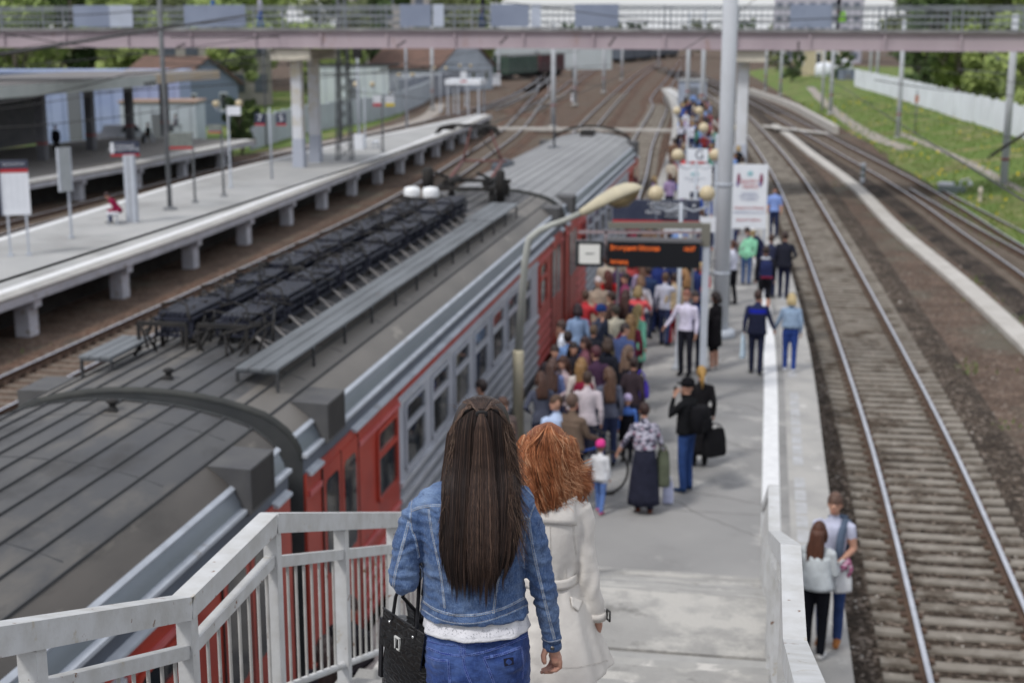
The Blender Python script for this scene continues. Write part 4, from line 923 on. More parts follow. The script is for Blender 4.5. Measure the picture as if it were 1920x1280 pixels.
mb = MB(); mb.obox((.03,-.1,zc+.01),(.13,.004,.016)); mb.obox((-.035,-.1,zc+.005),(.08,.004,.02)); mb.build('hands', C('hand_grey',(.12,.13,.13)), o, world=False)
a, b = Py(1150,373,30), Py(1312,414,30); c = (a+b)/2
o = board('destination_board','wide navy destination board with red stripe hanging behind the lamp head','sign',c,b.x-a.x,a.z-b.z,YAW*.3,m_navy,t=.14)
w_ = b.x-a.x
txt('ПРИГОРОДНЫЕ\nПОЕЗДА\nВЫХОД\nКАССЫ', .085, (w_/2-.42,-.075,c.z), RX, m_slet, o, align='RIGHT'); txt('1\n3\n5\n7', .085, (w_/2-.30,-.075,c.z), RX, m_slet, o); txt('К', .13, (w_/2-.12,-.075,c.z+.1), RX, m_slet, o); txt('ПУТИ\nВЫХОД', .085, (.1,-.075,c.z), RX, m_slet, o, align='RIGHT')
mb = MB(); mb.box(-.012,.012,-.078,.078,c.z-.2,c.z+.2); mb.build('divider', C('div_grey',(.2,.22,.28)), o, world=False)
for sx in (-1,1): mb = MB(); mb.box(sx*(w_/2-.12)-.025,sx*(w_/2-.12)+.025,.08,.13,0,c.z+.1); mb.build('leg', m_dkpole, o, world=False)
def poster(label, x0_, x1_, y0_, y1_, u, fn, red=False):
    a, b = Py(x0_,y0_,u), Py(x1_,y1_,u); c = (a+b)/2; o = board('poster_stand' if not red else 'small_sign', label, 'poster' if not red else 'sign', c, b.x-a.x, a.z-b.z, YAW*.4, m_swhite, red=red, legs=(-(b.x-a.x)/2+.05,(b.x-a.x)/2-.05), t=.06)
    fn(o, b.x-a.x, a.z-b.z, c.z); return o
def f1(o, w_, h, z):
    mb = MB(); mb.ell((0,-.034,z+h*.22),(.13,.004,.06),10,6); mb.build('emblem', C('aqua',(.30,.50,.55)), o, world=False)
    txt('ДЕНЬ ОТКРЫТЫХ\nДВЕРЕЙ', .07, (0,-.034,z+h*.06), RX, C('print_grey',(.5,.53,.58)), o)
    mb = MB(); mb.ell((.05,-.034,z-h*.18),(.07,.004,.09),10,8,m=0); mb.box(-.13,.23,-.036,-.031,z-h*.48,z-h*.30,1); mb.build('portrait', [C('skin_a',(.42,.22,.15)), m_navy], o, world=False)
def f2(o, w_, h, z):
    for s in (-1,1): mb = MB(); mb.ell((s*w_*.32,-.034,z+h*.27),(.055,.004,.18),8,8); mb.ell((s*w_*.32-.03,-.034,z+h*.20),(.04,.004,.1),8,8,m=1); mb.build('figure_print', [C('maroon',(.22,.05,.10)), C('violet',(.2,.17,.35))], o, world=False)
    mb = MB(); mb.ell((0,-.034,z+h*.36),(.09,.004,.08),10,6); mb.build('emblem', C('aqua',(.30,.50,.55)), o, world=False)
    txt('БИЛЕТ\nЧЕРЕЗ', .15, (0,-.034,z+h*.19), RX, m_sred, o); txt('ИНТЕРНЕТ\nЭТО ПРОСТО\nИ УДОБНО', .085, (0,-.034,z), RX, C('print_blue',(.25,.28,.42)), o)
    txt('СКИДКА НА ПРОЕЗД', .085, (0,-.034,z-h*.18), RX, m_sred, o); txt('ПОДРОБНОСТИ В КАССАХ', .07, (0,-.034,z-h*.25), RX, C('print_blue',(.25,.28,.42)), o)
    txt('ЗВОНИТЕ СЕЙЧАС', .08, (0,-.034,z-h*.37), RX, m_sred, o)
def f3(o, w_, h, z): txt('G', .4, (.05,-.034,z), RX, m_navy, o)
poster('white poster with a small portrait, left of the thick concrete mast', 1272,1333,308,373,42, f1)
poster('tall white banner with red lines and two maroon prints, right of the thick mast', 1374,1436,308,429,42, f2)
poster('small white sign with a letter G and red underline above the poster', 1290,1327,279,303,45, f3, True)
mb = MB(); q = Py(1300,425,33); o = thing('low_banner','low white banner strip above the olive display beam','banner',(q.x,34,0)); mb.box(-.75,.55,-.03,.03,q.z-.25,q.z+.1); mb.build('cloth', m_swhite, o, world=False); mb = MB(); mb.box(-.72,-.68,-.03,.03,0,q.z-.25); mb.box(.48,.52,-.03,.03,0,q.z-.25); mb.build('legs', m_ltpole, o, world=False)
# ================================================================== BENCH, SHELTERS, BUILDINGS
def bench(label, p, rz, L_=1.3, m_=None):
    o = thing('bench', label, 'bench', p, rz); mb = MB()
    for k in range(3): mb.box(-L_/2,L_/2,-.2+k*.14,-.08+k*.14,.42,.45)
    mb.build('seat', m_ or m_swhite, o, world=False)
    for x in (-L_/2+.12,L_/2-.12): mb = MB(); mb.box(x-.03,x+.03,-.18,-.13,0,.42); mb.box(x-.03,x+.03,.13,.18,0,.42); mb.box(x-.03,x+.03,-.13,.13,.36,.41); mb.build('leg', m_ltpole, o, world=False)
    return o
pb = Pz(212,419,0); bench('small white bench under the crouching person on the island platform', pb, R(-65), 1.2)
bench('white bench by the far posts of the island platform', Pz(705,278,0), R(-80), 1.3)
# white open shelter at the platform tip
c = Pz(873,214,0); o = thing('platform_shelter','white flat roofed open shelter at the tip of the island platform','shelter',(c.x,c.y,0)); mb = MB(); mb.box(-1.5,1.6,-1.4,1.4,2.55,3.0); mb.build('roof', m_swhite, o, world=False)
for x,y in ((-1.3,-1.2),(-.4,-1.2),(.5,-1.2),(1.4,-1.2),(-1.3,1.2),(1.4,1.2)): mb = MB(); mb.box(x-.06,x+.06,y-.06,y+.06,0,2.55); mb.build('post', m_ltpole, o, world=False)
# canopy of the far platform
m_canw = mat('canopy_wall', (.15,.155,.165), (.2,.2,.21), sc=.8, rough=.9, c3=(.12,.13,.15), sc3=.6, lim3=(.55,.65))
o = thing('canopy','long flat canopy with pale fascia on dark columns over the far platform','canopy',(-41,70,0))
mb = MB(); mb.prism([(-48,3.9),(-37.2,3.98),(-37.2,4.42),(-48,4.3)], 46, 94.5); mb.build('roof', C('roof_felt',(.16,.15,.15),c2=(.22,.21,.21),sc=1), o)
mb = MB(); mb.box(-37.22,-37.06,54,84,3.78,4.36); mb.build('fascia', mat('fascia_pale', (.5,.54,.52), (.42,.46,.45), sc=.5), o)
mb = MB(); mb.box(-37.22,-37.05,84.01,94.5,3.86,4.40); mb.box(-44,-37.1,94.5,94.6,3.86,4.4); mb.build('soffit_board', mat('fascia_ochre', (.50,.40,.27), (.45,.42,.38), sc=.4), o)
for px, py in ((82,300),(172,282),(245,262),(311,255)):
    q = Pz(px, py, 0); mb = MB(); mb.box(q.x-.24,q.x+.24,q.y-.24,q.y+.24,0,3.9); mb.box(q.x-.25,q.x+.25,q.y-.25,q.y+.25,.85,1.0,1); mb.build('column', [C('column_dark',(.13,.135,.15),c2=(.17,.175,.19),sc=1), C('band_red',(.28,.10,.10))], o)
mb = MB(); mb.box(-46.2,-45.9,56,85.5,0,3.9); mb.build('rear_wall', m_canw, o)
for i, (px, s_) in enumerate(((40,1.2),(50,.8),(12,.6))):
    q = Py(px, 215+i*9, 78); mb = MB(); mb.box(-45.9,-45.88,74+i*2.2,75.2+i*2.2,1.0+i*.3,1.8+i*.2); mb.build('painted_patch', C('slate_dark',(.06,.07,.085)), o)
def block(label, c, w_, d, h, rz, mt, nx=10, nz=8):
    o = thing('apartment_block', label, 'building', c, rz); mb = MB(); mb.box(-w_/2,w_/2,-d/2,d/2,0,h); mb.build('wall', mt, o, world=False)
    for j in range(nz):
        for i in range(nx):
            x = -w_/2+(i+.5)*w_/nx; z = (j+.35)*h/nz; mb = MB(); mb.box(x-w_/nx*.28,x+w_/nx*.28,-d/2-.06,-d/2,z,z+h/nz*.5); mb.build('window', C('win_slate',(.12,.14,.18),rough=.2), o, world=False)
    mb = MB(); mb.box(-w_/2-.3,w_/2+.3,-d/2-.3,d/2+.3,h+.01,h+.6); mb.build('roof', m_ltpole, o, world=False); return o
def gable_house(label, c, w_, d, h, rh, rz, wall, roof, wins=3, group=None):
    o = thing('house', label, 'house', c, rz, group); mb = MB(); mb.box(-w_/2,w_/2,-d/2,d/2,0,h); mb.prism([(-w_/2,h),(w_/2,h),(0,h+rh)],-d/2,d/2); mb.build('wall', wall, o, world=False, fixn=True)
    mb = MB(); 
    for s in (-1,1): mb.add([(s*(w_/2+.4),-d/2-.4,h-.25*rh/ (w_/2)*.4+.0),(s*(w_/2+.4),d/2+.4,h-.1),(0,d/2+.4,h+rh+.06),(0,-d/2-.4,h+rh+.06),(s*(w_/2+.4),-d/2-.4,h-.28),(s*(w_/2+.4),d/2+.4,h-.28),(0,d/2+.4,h+rh-.06),(0,-d/2-.4,h+rh-.06)],[(0,1,2,3),(7,6,5,4),(0,4,5,1),(3,2,6,7),(0,3,7,4),(1,5,6,2)])
    mb.build('roof', roof, o, world=False, fixn=True)
    for i in range(wins):
        x = -w_/2+(i+.5)*w_/wins; mb = MB(); mb.box(x-.45,x+.45,-d/2-.04,-d/2,h*.35,h*.78); f_ = mb.build('window', m_swhite, o, world=False); mb = MB(); mb.box(x-.37,x+.37,-d/2-.05,-d/2-.041,h*.39,h*.74); g_ = mb.build('pane', m_gl, f_, world=False)
    return o
m_tile = mat('roof_brown', (.17,.105,.085), (.13,.085,.07), sc=1, rough=.9); m_bluew = mat('blue_sheet', (.27,.33,.52), (.33,.39,.57), sc=.5, rough=.6); m_palew = mat('pale_wall', (.50,.55,.62), (.42,.47,.53), sc=.6, rough=.8)
gable_house('pale blue gabled house with a brown roof behind the far platform', Vector((-54,127,ZG)), 7.0, 9, 3.9, 2.3, R(60), C('gable_blue',(.20,.24,.32)), m_tile, 2)
gable_house('large brown roofed house behind the grey fence', Vector((-49,210,ZG)), 15, 12, 3.6, 4.6, R(70), m_palew, m_tile, 4)
gable_house('small brown roofed cottage at the far left among trees', Vector((-78,150,ZG)), 9, 8, 3, 2.6, R(20), m_palew, m_tile, 2)
def shed(name, label, c, w_, d, h, rz, mt, roofm=None, rib=0, cat='shed', group=None):
    o = thing(name, label, cat, c, rz, group); mb = MB(); mb.box(-w_/2,w_/2,-d/2,d/2,0,h); mb.build('wall', mt, o, world=False)
    mb = MB(); mb.box(-w_/2-.12,w_/2+.12,-d/2-.12,d/2+.12,h+.002,h+.14); mb.build('roof', roofm or m_tile, o, world=False)
    mb = MB(); n = int(w_/.9)
    for i in range(n): x = -w_/2+(i+.5)*w_/n; mb.box(x-.05,x+.05,-d/2-.05,-d/2,0.05,h-.05)
    mb.build('ribs', rib or m_ltpole, o, world=False); 
    mb = MB(); mb.box(-.5,.5,-d/2-.07,-d/2-.051,.1,h*.75); mb.build('door', C('door_dark',(.15,.16,.18)), o, world=False)
    return o
shed('kiosk','white panelled kiosk with a rusty flat roof behind the far platform',Vector((-45.0,103,ZG)),5.6,4,3.3,R(12),m_palew,C('rust_top',(.35,.25,.2)))
shed('blue_shed','long bright blue sheet metal shed seen between the canopy columns',Vector((-53,106,ZG)),16,6,5.4,R(14),m_bluew,m_bluew,rib=m_bluew)
shed('white_shed','white shed under the bridge just right of the pier',Vector((-42.5,146,ZG)),7,5,5.0,R(18),C('white_wall',(.55,.60,.62),c2=(.5,.55,.56),sc=.4),C('greyroof',(.3,.31,.32)))
def fence(name, label, pts, h, mt, step=2.4, z=None, t=.08, cat='fence'):
    o = thing(name, label, cat, (pts[0][0],pts[0][1],0)); pl = ctr(pts); d = 0
    tot = sum((b-a).length for a, b in zip(pl[:-1], pl[1:])); k = 0
    P_ = []; acc = 0
    for a, b in zip(pl[:-1], pl[1:]):
        L_ = (b-a).length
        while acc <= L_: P_.append(a+(b-a)*(acc/L_)); acc += step
        acc -= L_
    for i in range(len(P_)-1):
        a, b = P_[i], P_[i+1]; za = z(a.x,a.y) if z else ZG; dd = (b-a).normalized()*.035
        mb = MB(); jj = .06*math.sin(i*2.3); mb.beam((a.x+dd.x,a.y+dd.y,za+h/2+jj),(b.x-dd.x,b.y-dd.y,za+h/2+jj),t,h)
        for q in (.25,.5,.75): m_ = a+(b-a)*q; mb.obox((m_.x,m_.y,za+h/2+jj),(t+.05,.10,h-.2),math.atan2(dd.y,dd.x)-math.pi/2)
        mb.build('fence_panel', mt, o)
    mb = MB()
    for a in P_: za = z(a.x,a.y) if z else ZG; mb.box(a.x-.1,a.x+.1,a.y-.1,a.y+.1,za-.2,za+h+.1)
    pieces(mb, 'fence_post', mt, o)
    return o
m_fw = mat('fence_white', (.78,.81,.87), (.68,.71,.76), sc=.4, rough=.8, c3=(.42,.42,.40), sc3=.4, lim3=(.62,.75))
fence('concrete_fence','long white concrete panel fence at the top of the right hand bank',[(12.1,205),(14.8,165),(16.0,140),(17.4,116),(18.9,98),(22,80)],2.45,m_fw,3.0,z=lambda x,y: -.55)
fence('panel_fence','pale grey panel fence behind the footpath on the left',[(-37.0,100),(-38.5,118),(-37.5,136),(-39.5,160),(-44,190)],2.3,C('fence_palegrey',(.50,.55,.60),c2=(.43,.47,.51),sc=.5),2.6)
fence('plank_fence','grey fence of upright boards in front of the large brown roofed house',[(-43.5,168),(-43,190),(-44,215),(-47,235)],2.9,C('fence_grey',(.27,.29,.34),c2=(.36,.38,.42),sc=.8),1.8)
# right side: yellow house, tanks, grey box, little signal things
gable_house('yellow house with dark roof beyond the grass under the bridge', Vector((9.5,262,-.6)), 9, 10, 5.4, 2.6, R(-8), C('wall_yellow',(.50,.44,.30),c2=(.45,.40,.28),sc=.5), C('greyroof',(.3,.31,.32)), 3)
def tank(label, px, py, r, h):
    p = Pz(px, py, -1); o = thing('storage_tank', label, 'tank', p); mb = MB(); mb.lathe([(r,0),(r,h),(r*.8,h+.6),(.1,h+.95)],(0,0,0),18); mb.build('shell', m_fw, o, world=False); mb = MB(); mb.lathe([(r+.03,h*.5),(r+.03,h*.5+.12)],(0,0,0),18); mb.build('hoop', m_ltpole, o, world=False); return o
tank('white round tank in front of the yellow house', 1545,150,1.6,2.1); tank('second white round tank right of the first', 1578,152,1.7,2.7)
shed('transformer_box','small blue grey box beside the white tanks',Pz(1590,158,-1),3.2,2.4,2.1,R(-5),C('boxblue',(.16,.19,.26)),C('boxblue2',(.2,.23,.3)),cat='box')
p = Pz(1617,345,-1.35); o = thing('track_post','small grey striped post between the right hand tracks','post',p); mb = MB(); mb.lathe([(.13,0),(.12,.25),(.12,1.0),(.15,1.02),(.13,1.15)],(0,0,0),10); mb.build('shaft',m_ltpole,o,world=False); mb = MB(); mb.lathe([(.125,.4),(.125,.55)],(0,0,0),10); mb.lathe([(.125,.75),(.125,.88)],(0,0,0),10); mb.build('band',C('darkgrn',(.06,.09,.08)),o,world=False)
p = Pz(1788,365,-1.35); o = thing('switch_machine','white and grey point machine in the grass beside the outer track','switch machine',p,R(-30)); mb = MB(); mb.box(-.75,.55,-.25,.25,.05,.45); mb.build('casing',C('mach_green',(.22,.27,.26)),o,world=False); mb = MB(); mb.box(-.8,-.1,-.3,.3,.455,.62); mb.tube([(.3,0,.3),(.35,0,.75),(.8,0,.9)],.05,6); mb.ell((.85,0,.62),(.14,.1,.16),8,6); mb.build('lever',m_swhite,o,world=False)
p = Pz(1837,382,-1.3); o = thing('ground_signal','small pale ground marker right of the point machine','signal',p); mb = MB(); mb.lathe([(.16,0),(.1,.1),(.09,.5),(.13,.55),(.12,.75),(.02,.85)],(0,0,0),10); mb.build('body',C('marker_cream',(.5,.46,.38)),o,world=False)
p = Pz(1715,255,-1.1); o = thing('signal_post','thin post with a small orange plate in the grass','post',p); mb = MB(); mb.lathe([(.05,0),(.05,3.6)],(0,0,0),6); mb.build('shaft',m_dkpole,o,world=False); mb = MB(); mb.box(-.14,.14,-.04,0,2.6,3.2); mb.build('plate',C('plate_orange',(.55,.2,.1)),o,world=False)
for i,(px,py) in enumerate(((942,165),(1012,180))):
    pass
p = Pz(912,160,-1.2); shed('white_cabin','small white cabin beside the green wagon',p,4.2,2.4,1.5,R(15),m_fw,m_fw)
q = Py(405,120,165); block('beige two storey building under the bridge left of the pier', Vector((q.x,165,ZG)), 13, 9, 8.5, R(20), C('beige_wall2',(.42,.40,.38),c2=(.36,.34,.33),sc=.2), 5, 2)
q = Py(235,262,93); o = thing('parked_car','silver parked car seen between the canopy columns','car',(q.x,93,ZG+.75),R(80)); mb = MB(); mb.prism([(-2.1,.3),(2.1,.3),(2.15,.75),(1.2,.95),(-2.05,1.0)],-.85,.85); mb.prism([(-1.7,.98),(.95,.93),(.35,1.45),(-1.3,1.48)],-.74,.74); mb.build('body',C('car_silver',(.5,.53,.6),rough=.3),o,world=False,fixn=True)
mb = MB(); mb.prism([(-1.5,1.02),(.75,.99),(.28,1.40),(-1.22,1.42)],-.75,.75); mb.build('window',m_gl,o,world=False,fixn=True)
for x in (-1.35,1.35): mb = MB(); mb.prism([(x+.32*math.cos(j*.4488),.32+.32*math.sin(j*.4488)) for j in range(14)],-.88,.88); mb.build('wheel',m_black,o,world=False,fixn=True)
q = Pz(1297,196,0); shed('platform_cabin','pale blue grey cabin at the far end of the main platform',Vector((q.x,q.y,0)),2.6,3.5,2.3,R(6),C('cabin_blue',(.34,.38,.46),c2=(.30,.34,.42),sc=1),C('greyroof',(.3,.31,.32)))
# freight wagons and the distant long dark train
def wagon(label, c, rz, mt, L_=13, h=3.0, name='freight_wagon', group='parked freight wagons'):
    o = thing(name, label, 'wagon', c, rz, group); mb = MB(); mb.box(-1.5,1.5,-L_/2,L_/2,1.0,1.0+h); mb.build('body', mt, o, world=False)
    mb = MB()
    for i in range(10): y = -L_/2+(i+.5)*L_/10; mb.box(-1.56,1.56,y-.06,y+.06,1.05,.95+h)
    mb.build('ribs', mt, o, world=False); mb = MB(); mb.prism([(-1.55,1.0+h),(1.55,1.0+h),(1.2,1.35+h),(-1.2,1.35+h)],-L_/2,L_/2); mb.build('roof', C('wroof',(.14,.15,.15)), o, world=False)
    mb = MB(); mb.box(-1.3,1.3,-L_/2+.3,L_/2-.3,.65,.99)
    for yb in (-L_*.36,L_*.36):
        for w_ in (-.9,.9): mb.prism([(yb+w_+math.cos(j*.3927)*.47,.5+math.sin(j*.3927)*.47) for j in range(16)],-1.1,1.1,ax='X')
    mb.build('bogies', m_black, o, world=False, fixn=True); return o
m_wg = mat('wagon_green', (.045,.075,.06), (.07,.11,.09), sc=.5, rough=.7); m_wr = mat('wagon_maroon', (.10,.035,.04), (.07,.04,.045), sc=.5, rough=.7)
a, b = Pz(948,150,-1.3), Pz(1042,140,-1.3); a.x += -1; dv = (b-a); rz = math.atan2(dv.y, dv.x)-math.pi/2
wagon('green freight wagon parked beyond the island platform tip', a+dv*.26, rz, m_wg, dv.length*.5); wagon('maroon freight wagon coupled behind the green one', a+dv*.80, rz, m_wr, dv.length*.46)
m_ft = mat('far_train_slate', (.07,.085,.11), (.11,.13,.16), sc=.3, rough=.6)
for i in range(4):
    a, b = Pz(1168+i*27,118-i*3,-1.3), Pz(1168+(i+1)*27,118-(i+1)*3,-1.3); dv = b-a
    wagon(['nearest car of the long slate train in the far distance','second car of the long slate train','third car of the long slate train','last car of the long slate train by the vanishing tracks'][i], (a+b)/2+Vector((-2,0,0)), math.atan2(dv.y,dv.x)-math.pi/2, m_ft, dv.length*.96, 3.9, 'far_carriage', 'cars of the distant slate train')
# yard signals (black heads)
for px, py, hz, lb in ((674,280,5.6,'yard signal with a tall black head beside the lattice mast'),(1076,190,3.0,'low yard signal with a dark head near the middle masts')):
    p = Pz(px, py, 0 if px < 800 else -1.3); o = thing('railway_signal', lb, 'signal', p); mb = MB(); mb.lathe([(.09,0),(.08,hz)],(0,0,0),8); mb.build('post',m_ltpole,o,world=False); mb = MB(); mb.box(-.22,.22,-.1,.1,hz-.1,hz+1.0); mb.box(-.3,.3,-.02,.02,hz-.2,hz+1.1); mb.build('head',m_black,o,world=False)
    mb = MB(); mb.box(-.3,.3,-.25,.2,0,.9); mb.build('relay_box',m_fw,o,world=False)
# ================================================================== WIRES
m_wire = mat('wire_dark', (.05,.05,.05), rough=.6)
def wire(label, pts, r, sag=0, group='overhead wires'):
    P_ = []
    for a, b in zip(pts[:-1], pts[1:]):
        for k in range(12): t_ = k/12; q = a+(b-a)*t_; q.z -= sag*4*t_*(1-t_); P_.append(q)
    P_.append(pts[-1]); mb = MB(); mb.tube(P_, r, 5); o = mb.build('overhead_wire', m_wire); return tag(o, label, 'wire', group)
wire('thick dark cable rising from the left edge across the bridge railing', [Py(-60,112,30),Py(470,28,60)], .045, .0)
wire('lower cable running from the left edge up past the lattice mast', [Py(-20,196,46),Py(235,140,58),Py(480,103,70),Py(760,40,85)], .03, .1)
for i,(p_,q_,r_) in enumerate((((-10,60,58),(470,118,68),.025),((150,175,60),(860,118,95),.025),((320,70,64),(1040,50,100),.03),((-10,240,55),(420,185,62),.02),((560,140,74),(1180,120,200),.035),((700,60,85),(1300,78,150),.035),((420,112,90),(1000,60,140),.03),((1330,40,66),(1920,8,75),.025),((760,120,100),(1130,160,170),.035),((-10,28,62),(330,12,66),.025))):
    wire(['wire dipping over the left bridge girder','wire above the pale canopy fascia running right','wire in front of the bridge panels, left part','wire low under the canopy at the left edge','wire from the bridge pier toward the far slate train','wire crossing the bridge railing in the middle','wire between the beige building and the yard','wire over the right part of the bridge railing','wire joining the third and fourth middle masts','topmost wire at the left edge'][i], [Py(*p_),Py(*q_)], r_, .2)
for i,(p_,q_,r_) in enumerate((((-10,128,50),(560,60,70),.018),((0,205,48),(650,95,76),.016),((300,120,60),(1040,120,120),.018),((640,95,76),(1080,60,130),.02),((0,70,60),(640,20,74),.02),((640,130,76),(930,90,125),.02),((930,20,100),(1290,110,190),.03),((650,170,76),(1040,205,128),.018),((1400,110,90),(1690,70,120),.022),((1560,90,120),(1890,30,80),.02),((1480,150,120),(1900,260,78),.016))):
    wire(['thin wire from the left edge to the bridge pier','low thin wire from the left edge to the lattice mast','wire between the nameboard poles and the crossing mast','wire from the lattice mast over the yard','upper wire along the left bridge railing','short wire beside the yard signal','wire descending over the yard toward the vanishing tracks','low wire from the lattice mast to the crossing mast','wire under the bridge above the yellow house','wire rising from the path mast to the edge mast','long wire sagging over the grass'][i], [Py(*p_),Py(*q_)], r_, .12)
wire('contact wire above the train', [Vector((TX,-8,5.0)),Vector((TX,28,4.94)),Vector((TX,33.5,4.90)),Vector((TX,58,5.0)),Vector((-8,92,5.0)),Vector((-10.4,140,5.0))], .014, .04)
wire('contact wire above the near right track', [Vector((3.0,3,5.2)),Vector((2.5,50,5.2)),Vector((-.5,115,5.2)),Vector((-6,185,5.2))], .012, .03)
wire('contact wire above the outer right track', [Vector((9.6,45,5.2)),Vector((7.5,82,5.2)),Vector((3.2,127,5.2)),Vector((-2.8,190,5.2))], .012, .03)
for i,(a_,b_) in enumerate((((1420,-5),(1280,95)),((1915,60),(1540,-40)),((1900,180),(1640,150)))):
    wire(['thin dark wire slanting over the bridge right of the thick mast','thin wire slanting down to the right edge mast','thin wire reaching the right edge mast below the bridge'][i], [Py(a_[0],a_[1],68),Py(b_[0],b_[1],60)], .02, .1)
wire('dark wire sloping over the left end of the bridge girder', [Py(-20,100,66),Py(330,45,66)], .022)
wire('dark wire crossing the bridge left of the middle', [Py(1360,60,66),Py(880,-5,64)], .02)
def insul(lb, px, py, u, rz): 
    c = Py(px,py,u); mb = MB()
    for k in range(4): mb.lathe([(.03,-.26+k*.13),(.085,-.22+k*.13),(.03,-.17+k*.13)],(0,0,0),8)
    o = mb.build('wire_insulator', m_black); o.rotation_euler = (0,rz,0); o.location = c; tag(o, lb, 'insulator', 'black wire insulators')
for px, py, u, rz, lb in ((753,82,66,1.0,'black insulator on a wire before the bridge girder left of centre'),(945,75,66,.8,'black insulator before the bridge girder in the middle'),(1148,78,66,.6,'black insulator before the girder right of centre'),(1497,88,66,0,'black insulator hanging by the girder above the yellow house'),(282,156,52,1.4,'black insulator under the canopy fascia'),(722,130,70,1.5,'black insulator with white ends right of the yard signal'),(340,86,66,1.2,'black insulator under the girder at the left'),(1075,172,90,1.5,'black insulator by the second middle mast'),(1862,290,60,.9,'black insulator at the bracket of the right edge mast')): insul(lb, px, py, u, rz)
a = Py(1920,252,62); b = Py(1858,292,62); mb = MB(); mb.tube([a+(a-b)*1.2,b],.07,6); o = mb.build('bracket_rod', m_black); tag(o,'dark slanting rod at the right edge of the picture','rod')
# ================================================================== APARTMENT BLOCK, TREES
block('pale lilac apartment block beyond the bridge right of the thick mast', Vector((14,420,ZG)), 24, 14, 27, R(-5), C('lilac_wall',(.46,.46,.52),c2=(.4,.4,.46),sc=.1), 8, 8)
block('distant beige apartment block behind the bridge left of the middle', Vector((-88,360,ZG)), 34, 14, 24, R(20), C('beige_wall',(.40,.38,.36),c2=(.35,.33,.32),sc=.1), 9, 7)
shed('far_shed','long pale warehouse beyond the yard tracks',Vector((-54,330,ZG)),36,12,5.5,R(25),C('white_wall',(.55,.60,.62)),C('greyroof',(.3,.31,.32)))
def leaf_crown(seed, r, h, n, mts, loose=1.):
    rg = random.Random(seed); mb = MB(); cl = []
    for i in range(38):
        a = rg.uniform(0,6.283); z = rg.uniform(.08,1); rr = r*math.sin(min(1,.25+z*.9)*math.pi*.62)*rg.uniform(.35,1.05)
        cl.append((math.cos(a)*rr, math.sin(a)*rr, z*h, rg.uniform(.14,.30)*r*loose, rg.random()))
    for i in range(n):
        c = cl[int(rg.random()**1.0*len(cl))]; d = Vector((rg.gauss(0,1),rg.gauss(0,1),rg.gauss(0,.8))).normalized()*c[3]*rg.uniform(.5,1.15)
        p = Vector(c[:3])+d; s = rg.uniform(.10,.24); u = Vector((rg.gauss(0,1),rg.gauss(0,1),rg.gauss(0,1))).normalized(); v = u.orthogonal().normalized()
        mb.add([p-u*s-v*s*.5,p+u*s-v*s*.5,p+u*s+v*s*.5,p-u*s+v*s*.5],[(0,1,2,3)], 0 if c[4]+rg.uniform(-.3,.3) < .5 else 1)
    return mb.mesh('crown', mts), cl
LM = {}
def leafm(nm, c): 
    m = mat(nm, c, tuple(x*1.35 for x in c), sc=.8, rough=.7, spec=.2); return m
pal = {'spring': [leafm('leaf_spring',(.29,.36,.12)), leafm('leaf_spring_dark',(.20,.26,.09))], 'dark': [leafm('leaf_dark',(.09,.135,.05)), leafm('leaf_darker',(.06,.095,.04))], 'olive': [leafm('leaf_olive',(.21,.24,.11)), leafm('leaf_olive_dark',(.14,.165,.08))]}
m_bark = mat('bark', (.10,.085,.07), (.15,.13,.11), sc=6, rough=.95)
TREE = {}
for i, (k, r, h, n) in enumerate((('spring',3.4,8,7000),('dark',3.2,9,7000),('olive',3.8,9,5000),('spring',2.6,6,5000))):
    cr, cl = leaf_crown(20+i, r, h, n, pal[k]); mb = MB(); mb.tube([(0,0,-.3),(.1,0,2),(.0,.1,4),(.1,.1,h)],[.24,.2,.15,.05],7)
    for c in cl[:12]: mb.tube([(.05,0,1.8+c[2]*.2),(c[0]*.5,c[1]*.5,1.9+c[2]*.6),(c[0],c[1],1.6+c[2])],[.09,.05,.02],5)
    tk = mb.mesh('trunk', m_bark); TREE[i] = (cr, tk)
def tree(i, p, s, rz, label, sz=1.):
    o = thing('tree', label, 'tree', p, rz, 'trees around the railway'); o.scale = (s, s, s*sz)
    c = bpy.data.objects.new('crown', TREE[i][0]); COL.objects.link(c); c.parent = o; c.location = (0,0,1.6)
    t_ = bpy.data.objects.new('trunk', TREE[i][1]); COL.objects.link(t_); t_.parent = o; return o
rg = random.Random(77)
LT = {0:'bright green tree',1:'dark green tree',2:'olive green tree',3:'small bright green tree'}
TREEN = {}
def T(i, X, Y, s, where, z=ZG, sz=1., dz=0):
    TREEN.setdefault(where, []).append((X, Y)); o = tree(i, Vector((X,Y,z+dz)), s, rg.uniform(0,6.28), LT[i]+' '+where, sz)
